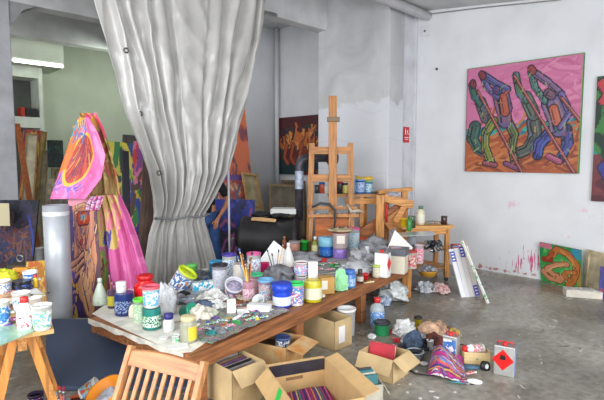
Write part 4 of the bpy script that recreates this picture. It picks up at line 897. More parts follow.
# paper hanging over the near edge
cA = A_ + TY * (TW - .02) + Vector((0, 0, .004)); cB = A_ + TY * .06 + Vector((0, 0, .004))
bm = new(); n_ = (cB - cA); off = -TX * .012
vv = []
for k in range(13):
    p = cA + n_ * k / 12 + off; dz = .042 + .012 * math.sin(k * 2.1)
    vv.append((bm.verts.new(p - cA + Vector((0, 0, .0))), bm.verts.new(p - cA + Vector((0, 0, -dz)))))
for (a0, a1), (b0_, b1_) in zip(vv, vv[1:]): bm.faces.new((a0, b0_, b1_, a1))
o = obj('paper_hem', bm, mat((222, 218, 206), .8, 0, .12, 9), None, 0, cA); s = o.modifiers.new('t', 'SOLIDIFY'); s.thickness = .003; tag(o, 'white paper strip folded down over the left end of the table', 'paper')
overlay('palette_sheet', 'sheet crusted with many dried paint colours on the near table corner', 'palette', [(200, 342), (212, 345), (236, 334), (262, 323), (290, 311), (270, 303), (236, 305), (205, 314), (196, 330)], TZ + .008, printed([(50, 80, 70), (90, 150, 110), (40, 110, 80), (176, 176, 170), (80, 100, 150), (190, 90, 120), (50, 60, 80), (200, 190, 110), (100, 130, 60), (60, 150, 150)], 14, .35, 1.5), .005, .012, 3)
overlay('plastic_sheet', 'wide crumpled grey plastic sheet on the left middle of the table', 'plastic sheet', [(178, 306), (205, 308), (246, 290), (262, 279), (240, 272), (200, 280), (180, 290)], TZ + .010, mat((150, 152, 156), .25, 0, .2, 8, .5), .003, .035, 3, 2)
overlay('newspaper', 'grey paper sheet under the yellow jar along the middle of the table', 'paper', [(290, 306), (330, 290), (372, 272), (380, 262), (350, 255), (310, 262), (286, 272), (276, 290)], TZ + .006, mat((168, 168, 166), .8, 0, .2, 10), .003, .006, 3, 4)
overlay('newspaper', 'grey paint-marked paper at the far end of the long table', 'paper', [(375, 274), (404, 262), (398, 252), (350, 246), (316, 249), (322, 254), (350, 256)], TZ + .003, printed([(170, 168, 164), (190, 190, 188), (150, 150, 150), (120, 124, 130)], 9), .003, .004, 3, 6)

# ================================================================== TRESTLE TABLE ON THE LEFT
LZ = .76; cn = at(54, 329, LZ)
tl = thing('trestle_table', 'light plywood table on wooden trestles at the left edge', 'table', (cn.x, cn.y, 0), 32)
bm = new(); box(bm, (-.5, .9, LZ - .014), (1.0, 1.8, .028)); obj('table_top', bm, wood((210, 166, 104), .12, 3), tl, .003)
def trestle(x0, y0, y1, lb):
    org = Vector((cn.x, cn.y, 0)); t = thing('wooden_trestle', lb, 'trestle', org, 32)
    bm = new(); beam(bm, (x0, y0 - .05, LZ - .075), (x0, y1 + .05, LZ - .075), .05, .09); obj('top_rail', bm, PINE('y'), t, .003)
    for y in (y0, y1):
        for s in (-1, 1):
            bm = new(); beam(bm, (x0 + s * .22, y, .0), (x0 + s * .04, y, LZ - .035), .05, .045, (0, 1, 0)); obj('leg', bm, wood((206, 136, 66), .2, 4, .5, 'z'), t, .003)
    for s in (-1, 1):
        bm = new(); beam(bm, (x0 + s * .145, y0 - .03, .34), (x0 + s * .145, y1 + .03, .34), .025, .08); obj('stretcher', bm, PINE('y'), t, .003)
    return t
trestle(-.17, .1, .82, 'orange-brown wooden trestle under the near side of the left table')
trestle(-.70, .75, 1.5, 'orange-brown wooden trestle further back under the left table')
overlay('glass_palette', 'greenish glass palette on the near edge of the left table', 'palette', [(-14, 352), (34, 332), (30, 323), (0, 326), (-22, 334)], LZ + .0015, mat((150, 186, 160), .12, 0, .08, 6), .006)
# orange-yellow painted board standing behind the left table
a = abstract(60, 80, (214, 160, 70), [(226, 176, 84), (200, 130, 60), (236, 200, 110), (220, 110, 60), (240, 190, 60)], 110, 120, .2, .03)
picture('yellow-orange painted board standing behind the left table', dep(23, 330, 5.1), dep(47, 330, 4.98), dep(22, 262, 5.3), a, edge=(180, 130, 80), t=.02)

# ------------------------------------------------------------------ dark blue board on the floor end of the table, and the pale ledge behind
bL = at(46, 391, .0); bR = at(205, 391, .0); d0 = bL.dot(FW); tl_ = dep(46, 319, d0 + .85); tr_2 = dep(192, 319, d0 + .85)
bm = new(); th_ = Vector((0, 0, -.03)); cs = [bL + Vector((0, 0, .032)), bR + Vector((0, 0, .032)), tr_2, tl_]; vv = [bm.verts.new(c_ - bL) for c_ in cs]; v2 = [bm.verts.new(c_ - bL + th_) for c_ in cs]
bm.faces.new(vv); bm.faces.new(list(reversed(v2)))
for i in range(4): bm.faces.new((vv[(i + 1) % 4], vv[i], v2[i], v2[(i + 1) % 4]))
o = obj('blue_board', bm, mat((66, 80, 104), .5, 0, .12, 2), None, .003, bL); tag(o, 'large dark slate-blue board sloping under the left end of the table', 'board')
if 0: bm = new(); c_ = dep(74, 314, 4.9); hz = c_.z; box(bm, (0, .28, hz / 2), (1.0, .75, hz)); tag(obj('grey_plinth', bm, mat((150, 154, 160), .6, 0, .1, 4), None, .006, W(-2.25, 4.62, 0), (0, 0, YAW)), 'low grey plinth carrying the roll behind the blue panel', 'plinth')

# ------------------------------------------------------------------ folding chair
t = thing('folding_chair', 'slatted brown wooden folding chair in the foreground before the table', 'chair', (0, 0, 0), -25)
CH = wood((190, 130, 82), .18, 4, .4, 'z'); CHX = wood((184, 124, 78), .18, 4, .4, 'x')
yv = Matrix.Rotation(YAW + R(-25), 3, 'Z'); topc = W(-.672, 2.29, 0); t.location = topc - yv @ Vector((0, .40, 0)); t.scale = (.97, .96, .955)
cw = .235
def back_y(z): return .42 - (.87 - z) * .50
for s in (-1, 1):
    bm = new(); beam(bm, (s * cw, back_y(0.03), .0), (s * cw, back_y(.885), .885), .028, .042, (0, 1, 0)); obj('back_post', bm, CH, t, .004)
    bm = new(); beam(bm, (s * (cw - .035), .36, 0), (s * (cw - .035), -.16, .45), .024, .04, (0, 1, 0)); obj('leg', bm, CH, t, .004)
bm = new(); n = 10; ring = []
for k in range(n + 1):
    x = -cw + .015 + (2 * cw - .03) * k / n; zt_ = .868 + .014 * math.sin(PI * k / n); yb = back_y(.84)
    ring.append([bm.verts.new((x, yb + dy + (z - .84) * .5, z)) for dy, z in ((-.011, .80), (-.011, zt_), (.011, zt_), (.011, .80))])
for a0, b0_ in zip(ring, ring[1:]):
    for i in range(4): bm.faces.new((a0[i], a0[(i + 1) % 4], b0_[(i + 1) % 4], b0_[i]))
bm.faces.new(ring[0]); bm.faces.new(list(reversed(ring[-1]))); obj('top_rail', bm, CHX, t, .003)
bm = new(); beam(bm, (-cw + .015, back_y(.585), .585), (cw - .015, back_y(.585), .585), .02, .045, (0, .45, .9)); obj('lower_rail', bm, CHX, t, .003)
for k in range(8):
    x = -cw + (k + 1) * 2 * cw / 9
    bm = new(); beam(bm, (x, back_y(.60), .60), (x, back_y(.81), .81), .022, .012, (0, 1, 0)); obj('back_slat', bm, CH, t, .002)
for k in range(7):
    bm = new(); box(bm, (0, -.17 + k * .062, .455), (2 * cw - .09, .05, .016)); obj('seat_slat', bm, CHX, t, .003)
for s in (-1, 1):
    bm = new(); box(bm, (s * (cw - .06), .01, .435), (.022, .42, .025)); obj('seat_rail', bm, CH, t, .003)
bm = new(); beam(bm, (-cw, back_y(.12), .12), (cw, back_y(.12), .12), .02, .03); obj('stretcher', bm, CHX, t, .003)

# ================================================================== SMALL THINGS
OFF = TZ + .005
def place(px, py, z): p = at(px, py, z); return p, kk(p)
def settle(t, tilt, dirdeg, r, h):
    """tip a thing over; it rests on its side edge"""
    t.rotation_mode = 'XYZ'
def rootof(name, label, cat, p, rot, group):
    t = thing(name, label, cat, p, 0, group)
    if rot is not None: t.matrix_world = Matrix.Translation(p) @ Matrix.Rotation(YAW, 4, 'Z') @ Matrix.Rotation(R(rot[2]), 4, 'Z') @ Matrix.Rotation(R(rot[0]), 4, 'X') @ Matrix.Rotation(R(rot[1]), 4, 'Y')
    return t
def tub(label, px, py, wp, hp, body=(236, 236, 232), lid=None, pr=None, z=OFF, inside=(90, 90, 96), rim=None, name='paint_tub', cat='paint tub', group=None, rot=None, flare=1.12, p=None, lift=0, prs=34, fill=.8):
    if p is None: p, k = place(px, py, z)
    else: k = kk(p)
    p = Vector(p) + Vector((0, 0, lift)); r = wp * k / 2; h = hp * k - r * .35 if hp > wp * .6 else hp * k
    if rot is not None: h = hp * k
    r0 = r / flare; t = rootof(name, label, cat, p, rot, group); bm = new()
    lathe(bm, [(r0 * .93, 0), (r0, .003), (r, h), (r * 1.05, h), (r * 1.05, h + .006), (r * .94, h + .006), (r0 * .92, .006), (.001, .006)], 22); obj('tub_body', bm, mat(body, .35), t)
    if pr:
        bm = new(); e = .0012; f = lambda q: r0 + (r - r0) * q + e
        lathe(bm, [(f(.12), h * .12), (f(.84), h * .84)], 22, cap0=False); obj('printed_label', bm, printed(pr, prs, .4), t)
    if lid:
        bm = new(); lathe(bm, [(r * 1.07, h - .008), (r * 1.1, h - .006), (r * 1.1, h + .009), (r * .98, h + .013), (r * .9, h + .009), (.001, h + .009)], 22); obj('lid', bm, mat(lid, .35), t)
    else:
        bm = new(); zz = h * fill; rr = r0 + (r - r0) * fill; lathe(bm, [(rr * .94, zz - .004), (rr * .94, zz), (.001, zz + .002)], 18); obj('paint', bm, mat(inside, .3, 0, .3, 30), t)
        if rim:
            bm = new(); lathe(bm, [(r * 1.055, h - .012), (r * 1.07, h), (r * 1.06, h + .008), (r * .92, h + .008), (r * .9, h - .03)], 22, cap0=False); obj('paint_rim', bm, mat(rim, .35), t)
    return t
def jar(label, px, py, wp, hp, glass=(200, 205, 200), cap=(230, 230, 230), lab=None, z=OFF, content=None, alpha=.4, name='jar', cat='jar', group=None, neck=.72, capf=.16, p=None, rot=None, labm=None):
    if p is None: p, k = place(px, py, z)
    else: k = kk(p)
    r = wp * k / 2; h = hp * k - r * .3; t = rootof(name, label, cat, p, rot, group)
    bm = new(); hs = h * (1 - capf); lathe(bm, [(r * .92, 0), (r, .004), (r, hs * .82), (r * neck, hs * .97), (r * neck, hs)], 20, cap1=True); obj('glass_body' if content else 'body', bm, clear(glass, alpha) if content else mat(glass, .2), t)
    if content:
        bm = new(); lathe(bm, [(r * .88, .003), (r * .94, .006), (r * .94, hs * .62), (.001, hs * .62)], 18); obj('contents', bm, mat(content, .3, 0, .15, 20), t)
    if lab:
        bm = new(); lathe(bm, [(r * 1.02, hs * .15), (r * 1.02, hs * .68)], 20, cap0=False); obj('label_band', bm, printed(lab, 34) if isinstance(lab, list) else mat(lab, .5), t)
    if cap:
        bm = new(); lathe(bm, [(r * neck * 1.1, hs - .004), (r * neck * 1.14, hs), (r * neck * 1.14, h), (r * neck * .95, h + .003), (.001, h + .003)], 18); obj('cap', bm, mat(cap, .35), t)
    return t
def bottle(label, px, py, wp, hp, body=(230, 230, 226), cap=(220, 40, 40), lab=None, z=OFF, name='bottle', cat='bottle', group=None, cone=False, p=None, rot=None, capw=.36, m=None):
    if p is None: p, k = place(px, py, z)
    else: k = kk(p)
    r = wp * k / 2; h = hp * k; t = rootof(name, label, cat, p, rot, group); bm = new()
    pr = [(r * .95, 0), (r, .004), (r * .97, h * .25), (r * .55, h * .6), (r * .28, h * .8), (r * .26, h * .84)] if cone else [(r * .95, 0), (r, .005), (r, h * .62), (r * .8, h * .74), (r * capw, h * .8), (r * capw, h * .86)]
    lathe(bm, pr, 20, cap1=True); obj('bottle_body', bm, m or mat(body, .35), t)
    bm = new(); c = r * (.30 if cone else capw * 1.2); lathe(bm, [(c, h * .83), (c, h * .98), (c * .7, h), (.001, h)], 14); obj('cap', bm, mat(cap, .35), t)
    if lab:
        bm = new(); f = (.97 if cone else 1.0) * r + .001; lathe(bm, [(f + .001, h * .1), (f if not cone else r * .93, h * (.3 if cone else .55))], 20, cap0=False); obj('label_band', bm, printed(lab, 34) if isinstance(lab, list) else mat(lab, .5), t)
    return t
def boxy(name, label, cat, px, py, wp, hp, dp, m, z=OFF, rz=0, p=None, group=None, bevel=.003, rot=None):
    if p is None: p, k = place(px, py, z)
    else: k = kk(p)
    bm = new(); box(bm, (0, dp * k / 2, hp * k / 2), (wp * k, dp * k, hp * k)); o = obj(name, bm, m, None, bevel, p, rot or (0, 0, YAW + R(rz))); return tag(o, label, cat, group)
def brush(label, base, tip, col, hair=(60, 50, 40), group=None, r=.0045, name='paint_brush', hl=.035, hr=1.7, ferr=(180, 180, 184)):
    """handle end at base, bristles at tip"""
    base, tip = Vector(base), Vector(tip); t = thing(name, label, 'brush', base, 0, group, rot=(0, 0, 0)); d = tip - base; L = d.length; u = d.normalized()
    bm = new(); tube(bm, [(0, 0, 0), u * L * .3, u * (L - hl * 1.9)], [r * .6, r * 1.3, r], 8); obj('handle', bm, mat(col, .4), t)
    bm = new(); tube(bm, [u * (L - hl * 1.9), u * (L - hl)], [r * 1.15, r * 1.35], 8); obj('ferrule', bm, mat(ferr, .3, .8), t)
    bm = new(); tube(bm, [u * (L - hl), u * (L - hl * .5), u * L], [r * 1.3, r * hr, r * .5], 8); obj('bristles', bm, mat(hair, .7), t)
    return t
def blob(name, label, cat, px, py, wp, hp, m, z=OFF, depth=.8, seed=0, amp=.22, p=None, freq=1.0, group=None, sub=4, rz=0):
    """crumpled heap: ridged folds, flat foot"""
    if p is None: p, k = place(px, py, z)
    else: k = kk(p)
    soft = amp < .16
    if soft or wp < 7: sub = min(sub, 3)
    rx = wp * k / 2; rz_ = hp * k / 2; bm = new(); bmesh.ops.create_icosphere(bm, subdivisions=sub, radius=1, matrix=Matrix.Identity(4)); o_ = Vector((seed * 3.7, seed * 1.3, seed * 2.9))
    for v in bm.verts:
        c = v.co.copy(); n = mnoise.noise_vector(c * 1.6 * freq + o_) * 1.1
        if not soft:
            rd = 1 - 2 * abs(mnoise.noise(c * 2.3 * freq + o_)); rd2 = 1 - 2 * abs(mnoise.noise(c * 5.0 * freq - o_))
            n += c * (rd * .75 + rd2 * .45 - .5) + mnoise.noise_vector(c * 8 + o_) * .3
        v.co = c + n * amp * 1.25; v.co = Vector((v.co.x * rx, v.co.y * rx * depth, v.co.z * rz_))
    z0 = min(v.co.z for v in bm.verts); zm = 2 * rz_ * .35
    for v in bm.verts:
        h_ = v.co.z - z0
        if h_ < zm: v.co.z = z0 + h_ * .25; v.co.x *= 1 + .12 * (1 - h_ / zm); v.co.y *= 1 + .12 * (1 - h_ / zm)
        else: v.co.z = z0 + zm * .25 + (h_ - zm) * 1.2
    z0 = min(v.co.z for v in bm.verts)
    for v in bm.verts: v.co.z -= z0
    for f in bm.faces: f.smooth = soft or wp > 18
    return tag(obj(name, bm, m, None, 0, p, (0, 0, YAW + R(rz))), label, cat, group)
W1 = (238, 238, 234); BL1 = (60, 130, 200); RD = (200, 40, 50); GR1 = (60, 160, 90)

# ---- left end of the long table
bottle('white cone-shaped squeeze bottle with green lettering at the left table corner', 100.5, 304, 15, 27, (206, 220, 204), (214, 222, 212), [(206, 220, 204), (206, 220, 204), (90, 170, 110)], name='squeeze_bottle', cone=True)
j = jar('purple-grey glass of brushes between the squeeze bottle and the blue pot', 113, 307.5, 10, 24, (90, 70, 96), None, (206, 196, 60), neck=1, alpha=.8, name='brush_glass', cat='glass')
p, k = place(113, 307.5, OFF)
for i, (dx, dy, h, c, lb) in enumerate([(-3.5, 0, 38, (150, 110, 70), 'tallest thin brush in the purple glass'), (-1, .01, 30, (60, 60, 130), 'blue-handled brush in the purple glass'), (2, 0, 27, (170, 60, 80), 'red-handled brush in the purple glass')]):
    brush(lb, p + Vector((0, 0, .012)) + RT * dx * k * -.2, p + RT * dx * k + FW * dy + Vector((0, 0, h * k)), c, group='brushes in the purple glass', r=.0035)
t = jar('dark blue pot with white flower pattern on the left end of the table', 124.5, 314, 19, 26, (34, 56, 120), None, [(34, 52, 116), (34, 52, 116), (90, 120, 180), (190, 205, 225), (30, 44, 96)], neck=.98, name='blue_pot', cat='pot', capf=.02)
p, k = place(124.5, 314, OFF)
bm = new(); lathe(bm, [(8.7 * k, 0), (8.7 * k, .002), (.001, .004)], 18); obj('dark_disc', bm, mat((20, 18, 24), .3), t, 0, (0, 0, 23.3 * k - .01))  # dark disc laid across the pot's opening
jar('small white lidded jar standing in the mouth of the dark blue pot', 0, 0, 10, 12, W1, W1, None, p=p + Vector((0, 0, 22.6 * k)) + RT * -3 * k + FW * .01, neck=.9, capf=.4)
tub('small black cap lying before the dark blue pot', 128, 312.5, 7, 4, (34, 40, 44), (28, 30, 34), name='small_pot', cat='pot', z=OFF)
p, k = place(146, 309, OFF)
t = thing('red_jug', 'large translucent red plastic jug with a wide neck near the left table end', 'jug', p); r = 11.3 * k; h = 36 * k
bm = new(); lathe(bm, [(r * .9, 0), (r, .01), (r, h * .66), (r * .92, h * .74), (r * .62, h * .82), (r * .62, h * .86), (r * .7, h * .87), (r * .7, h * .97), (r * .6, h)], 26, cap1=True); obj('jug_body', bm, mat((214, 26, 30), .2, 0, .1, 10), t)
bm = new(); lathe(bm, [(r * .73, h * .88), (r * .75, h * .9), (r * .75, h * .95), (r * .73, h * .97)], 26, cap0=False); obj('neck_ring', bm, mat((190, 20, 26), .3), t)
tub('white bottle with a lime green rim before the red jug', 140.5, 322, 13, 26, (220, 238, 216), None, [(230, 240, 226), (150, 210, 140), (230, 240, 226)], rim=(120, 230, 70), inside=(120, 220, 80), flare=1.0)
blob('round_sponge', 'round cream sponge between the dark blue pot and the lime-rimmed bottle', 'sponge', 133.5, 318, 10, 17, mat((232, 228, 208), .8), depth=.5, amp=.05)
j = jar('teal, green and white striped jar carrying a white and blue cup', 152, 328, 18.5, 25, (40, 130, 120), None, [(40, 130, 120), (226, 236, 226), (226, 236, 226), (90, 180, 110), (30, 90, 90)], neck=.98, capf=.02)
p, k = place(152, 328, OFF)
tub('white cup with light blue patches stacked on the teal jar', 0, 0, 17, 24, W1, None, [W1, W1, (100, 180, 226), (120, 190, 230)], p=p + Vector((0, 0, 22.4 * k)), rim=(220, 90, 110), inside=(200, 60, 80), flare=1.15, fill=.93, prs=22)
blob('clear_bag', 'clear crumpled plastic bag behind the striped jar', 'bag', 167, 313, 20, 30, clear((220, 222, 226), .6, .15), seed=3, amp=.25)
jar('little white bottle with a dark blue cap before the clear bag', 169, 331, 11, 20, W1, (40, 40, 120), (226, 230, 226), neck=.75, capf=.26)
jar('empty glass jar with a yellow label near the front edge of the table', 188.5, 341, 17, 29, (196, 196, 172), (208, 196, 150), None, content=(160, 158, 134), neck=.78, capf=.14, alpha=.55)
p, k = place(188.5, 341, OFF); bm = new(); lathe(bm, [(8.7 * k, 3 * k), (8.7 * k, 17 * k)], 24, cap0=False)
for f in [f for f in bm.faces if f.calc_center_median().x < .25 * 8.5 * k or f.calc_center_median().y > 4 * k]: bm.faces.remove(f)
obj('yellow_label', bm, mat((226, 206, 60), .5), bpy.data.objects[[o.name for o in C.objects if o.get('label', '').startswith('empty glass jar with a yellow')][0]])
p, k = place(184, 318, OFF)
tub('green lidded pot lying on its side behind the yellow-labelled jar', 0, 0, 14, 12, (30, 120, 100), (20, 140, 110), None, p=p + Vector((0, 0, 6 * k)), rot=(70, 0, 60), flare=1)
brush('brush lying across the green pot behind the yellow-labelled jar', at(208, 315, OFF + .02), at(187, 312, OFF + .05), (150, 90, 60), (60, 40, 30))
boxy('paper_scrap', 'white paper scrap hanging over the front corner of the table', 'paper', 179, 349, 20, 1, 14, mat((232, 232, 226), .8), rz=20, z=OFF + .001)
tub('white and green crumpled paint pot by the front corner of the table', 176, 341, 8, 7, (226, 232, 226), None, [(226, 232, 226), (100, 190, 130)], inside=(120, 200, 140))
# ---- behind: left middle
p, k = place(176, 292, OFF)
tub('white and blue tub with a lime rim, tilted among plastic sheets', 0, 0, 20, 22, W1, None, [W1, W1, (60, 130, 190), (40, 90, 160), (226, 150, 90)], p=p + Vector((-.0, 0, 3.5 * k)), rot=(4, 36, 0), rim=(200, 226, 40), inside=(214, 236, 60), flare=1.08, fill=.93, prs=22)
jar('small green-leafed jar behind the lime-rimmed tub', 192.5, 278, 10, 16, (110, 170, 80), (100, 190, 90), [(110, 170, 80), (70, 130, 60), (190, 210, 150)], neck=.95)
blob('crumpled_plastic', 'dark crumpled plastic behind the green-leafed jar', 'plastic', 202, 281, 26, 9, mat((96, 100, 106), .3, 0, .3, 9), seed=8, amp=.3)
blob('crumpled_cloth', 'blue-grey crumpled cloth before the plastic sheet', 'cloth', 200, 311, 24, 10, mat((96, 112, 140), .8, 0, .3, 14), seed=9, amp=.3)
def flatbox(label, px, py, wp, hp, dp, m, m2=None, rz=0, z=OFF, name='paint_box'):
    o = boxy(name, label, 'box', px, py, wp, hp, dp, m, z, rz); return o
boxy('paint_carton', 'white and cyan paint carton lying on the plastic sheet', 'carton', 206, 290, 26, 8, 9, printed([W1, W1, (40, 170, 210), (60, 190, 226)], 16), rz=28, z=OFF + .03)
t = tub('grey-white plastic cup with black inside beside the cyan tub', 220, 291, 15.5, 30, (196, 196, 204), None, [(206, 206, 214), (206, 206, 214), (180, 184, 200)], inside=(16, 14, 18), rim=(44, 40, 48), flare=1.15, fill=.95)
tub('cyan blue tub behind the grey-white cup', 216.5, 281, 13, 22, (40, 150, 200), (50, 160, 210), None, flare=1)
tub('white tub with purple rim and blue band, tallest of the back tubs', 229.5, 283, 14, 32, W1, None, [W1, W1, (60, 140, 200), W1], rim=(70, 50, 150), inside=(200, 200, 220), flare=1.06)
tub('tipped white tub with lavender inside and a red mark', 0, 0, 19, 17, (224, 224, 230), None, [(230, 230, 234), (230, 230, 234), (214, 50, 60), (90, 150, 210)], p=place(233, 296, OFF)[0] + Vector((0, 0, .015)), rot=(38, 12, 0), inside=(176, 166, 190), rim=(214, 214, 222), flare=1.15, fill=.75, prs=20)
jar('dusty clear plastic beaker behind the tipped lavender tub', 240, 290, 14, 30, (206, 200, 190), None, [(206, 200, 190), (190, 196, 186), (214, 190, 176)], neck=1.0, capf=.02, name='plastic_beaker', cat='beaker')
jar('pink-stained glass holding a bunch of brushes in the middle of the table', 248.5, 302, 12, 24, (206, 150, 170), None, [(206, 170, 180), (226, 200, 206), (190, 110, 140)], neck=1.0, capf=.02, name='brush_glass', cat='glass', content=(190, 140, 160), alpha=.6)
p, k = place(248.5, 302, OFF)
for dx, h, c, hr, lb in [(-9, 56, (214, 160, 70), (70, 90, 150), 'long brush with blue bristles leaning left in the pink glass'), (-6, 50, (190, 60, 50), (130, 90, 60), 'red-handled brush in the pink glass'), (-3, 44, (230, 190, 90), (70, 60, 60), 'yellow-handled brush in the pink glass'), (0, 40, (170, 120, 80), (170, 150, 130), 'brown-handled brush in the pink glass'), (2, 46, (60, 60, 60), (120, 90, 70), 'black-handled brush in the pink glass'), (4, 52, (210, 130, 60), (60, 50, 50), 'orange-handled brush leaning right in the pink glass'), (-11, 48, (120, 140, 170), (70, 110, 180), 'broad blue brush leaning far left in the pink glass')]:
    brush(lb, p + Vector((0, 0, .014)) - RT * dx * k * .25, p + RT * dx * k + FW * rnd.uniform(-.02, .02) + Vector((0, 0, h * k)), c, hr, 'brushes in the pink glass', .006, hr=2.0)
tub('white tub with magenta rim and light blue band at the back', 254, 281, 14, 31, W1, None, [W1, W1, (110, 180, 220), (226, 130, 170)], rim=(214, 90, 150), inside=(220, 170, 200), flare=1.04)
boxy('magenta_box', 'bright magenta pot with a yellow foot behind the green-rimmed cup', 'pot', 263.5, 275, 11, 12, 8, mat((226, 40, 120), .4), z=OFF)
boxy('yellow_box', 'small yellow and black box right of the magenta pot', 'box', 268.5, 279, 10, 6, 6, printed([(230, 180, 40), (230, 180, 40), (30, 26, 34)], 20), rz=20)
tub('pink cup with a green and red rim in the middle of the table', 256.5, 296, 13, 25, (226, 180, 196), None, [(230, 190, 204), (226, 160, 180), (170, 200, 140)], rim=(60, 180, 130), inside=(190, 60, 70), flare=1.12, fill=.93)
tub('clear cup smeared with pink and green paint beside the blue lid', 266, 301, 16, 25, (214, 180, 200), None, [(226, 200, 214), (214, 110, 170), (120, 180, 120), (230, 210, 220), (90, 150, 200)], rim=(110, 170, 210), inside=(200, 140, 180), flare=1.12, prs=26)
tub('small clear plastic cup lying before the pink cups', 0, 0, 13, 12, (200, 206, 206), None, None, p=place(263, 306, OFF)[0] + Vector((0, 0, .01)), rot=(50, -20, 0), inside=(170, 176, 180), flare=1.3, fill=.3)
tub('navy blue lid with a paper edge lying right of the pink cups', 276, 285, 13, 4, (40, 60, 130), (30, 46, 110), None, name='pot_lid', cat='lid', z=OFF + .02)
jar('ultramarine blue paint jar with a white label near the front edge', 282, 306, 19, 27, (30, 70, 200), (26, 66, 190), (216, 222, 230), neck=.96, capf=.3)
tub('white and blue paint pot with a bright green rim by the front edge', 296.5, 304.5, 15, 25, W1, None, [W1, (70, 140, 210), (70, 140, 210), (214, 60, 70), W1], rim=(50, 200, 100), inside=(60, 210, 110), flare=1.1, fill=.93, prs=26)
t = jar('squat glass jar of yellow paint with a white label by the front edge', 312.5, 300.5, 19, 25, (226, 214, 50), None, (226, 224, 190), content=(230, 214, 30), neck=.86, alpha=.65, capf=.02, name='paint_jar')
boxy('white_carton', 'tall narrow white carton standing behind the jar of yellow paint', 'carton', 313, 290, 9.5, 29, 6, WHITE, z=OFF)
p, k = place(301, 288, OFF)
tub('lower of two stacked white tubs with blue and pink bands', 0, 0, 14, 15, W1, None, [W1, (110, 160, 220), (230, 130, 160)], p=p, flare=1.04, fill=.95, prs=24)
tub('upper of two stacked white tubs, red flecks in its mouth', 0, 0, 14.5, 15, W1, None, [W1, (120, 170, 226), (236, 150, 176)], p=p + Vector((0, 0, 14 * k)), inside=(190, 50, 60), flare=1.04, fill=.95, prs=24)
bottle('white funnel-shaped bottle behind the stacked tubs', 288.5, 266, 12, 24, W1, (236, 236, 236), None, cone=True)
# large white paper standing behind
BLp = at(262, 268, OFF); BRp = at(278, 270, OFF)
M, wd, h = frame3(dep(258, 262, BLp.dot(FW)), dep(284, 270, BLp.dot(FW) + .1), dep(266, 238, BLp.dot(FW) + .12))
bm = new(); prism(bm, [(0, 0), (wd, 0), (wd * .96, h * .75), (wd * .35, h)], .004); o = obj('white_sheet', bm, mat((236, 236, 236), .7)); o.matrix_world = M; tag(o, 'white sheet of card propped up behind the tubs', 'card')
blob('crumpled_plastic', 'grey crumpled plastic bag round the brush jar right of the navy lid', 'bag', 281, 287, 32, 20, mat((126, 126, 132), .3, 0, .25, 9), seed=12, amp=.32, depth=.9)
p, k = place(276, 284, OFF)
for dx, h, c, lb in [(-9, 36, (70, 66, 70), 'dark brush sticking left out of the grey plastic bag'), (-4, 32, (120, 150, 180), 'blue-grey brush sticking out of the grey plastic bag'), (3, 36, (190, 150, 110), 'tan brush leaning right in the grey plastic bag'), (8, 44, (214, 170, 100), 'tallest brush in the grey plastic bag')]:
    brush(lb, p + Vector((0, 0, .05)), p + RT * dx * k + Vector((0, 0, h * k)), c, (80, 60, 50), 'brushes in the grey plastic bag', .005)
# tubes, bits and the white boxes of the palette
boxy('white_box', 'open white carton with a striped edge before the tubs', 'carton', 258, 313, 24, 8, 9, mat((230, 230, 230), .6), rz=-12)
boxy('white_tube_box', 'upright white and green box on the paint-crusted sheet', 'box', 231.5, 314, 9, 15, 5, printed([W1, W1, W1, (170, 206, 150)], 22), z=OFF + .006, rz=12)
tube_paint('white paint tube standing askew on the paint-crusted sheet', at(238, 318, OFF + .012), .13, (236, 236, 238), 60)
brush('long yellow stick lying before the tubs', at(278, 305, OFF + .02), at(243, 300, OFF + .05), (206, 180, 60), (206, 190, 90), r=.005)
brush('thin brush lying on the paint-crusted sheet', at(254, 312, OFF + .02), at(240, 323, OFF + .02), (150, 90, 60), (50, 130, 140), r=.005)
for i, (px, py, wp, c, lb) in enumerate([(214, 300, 16, (226, 226, 222), 'white crumpled wrapping right of the plastic sheet'), (204, 303, 14, (206, 206, 196), 'pale crumpled tissue left of the white wrapping'), (200, 320, 22, (224, 216, 200), 'cream paint-stained tissue behind the yellow-labelled jar'), (218, 309, 14, (232, 232, 230), 'small white crumpled paper left of the upright box'), (210, 316, 12, (206, 210, 190), 'greenish-white lump of tissue on the palette'), (221, 290, 9, (236, 236, 236), 'white twist of paper behind the crumpled wrapping')]):
    blob('crumpled_paper', lb, 'paper', px, py, wp, wp * .6, mat(c, .8, 0, .12, 18), seed=20 + i, amp=.35)
tub('small white and teal pot lying among the white wrappings', 208, 306, 12, 7, W1, None, [W1, (70, 170, 190), W1], inside=(150, 190, 200))
for i, (px, py, ci, rz, pl) in enumerate([(212, 324, 5, 30, 'behind the palette corner'), (222, 321, 9, -20, 'in the middle of the crusted sheet'), (228, 327, 8, 50, 'near the front of the crusted sheet'), (244, 317, 9, 10, 'right of the white tube'), (250, 309, 6, 80, 'behind the thin brush'), (206, 329, 3, -30, 'beside the yellow-labelled jar'), (262, 318, 5, 20, 'at the right end of the crusted sheet'), (196, 327, 1, 70, 'behind the yellow-labelled jar'), (236, 306, 4, 0, 'behind the upright white box')]):
    tube_paint('%s paint tube %s' % (cols[ci][0], pl), at(px, py, OFF + .012), .11, cols[ci][1], rz)
for i in range(26):
    u, v_ = rnd.random(), rnd.random(); px = 206 + u * 72 + rnd.uniform(-3, 3); py = 338 - u * 26 - v_ * 16; cn_, c = rnd.choice(cols)
    blob('paint_crust', '%s dried paint lump on the crusted sheet' % cn_, 'paint lump', px, py, rnd.uniform(3, 6), rnd.uniform(1.2, 2.2), mat(c, .4), seed=i, sub=2, group='%s dried paint lumps' % cn_, z=TZ + .016)
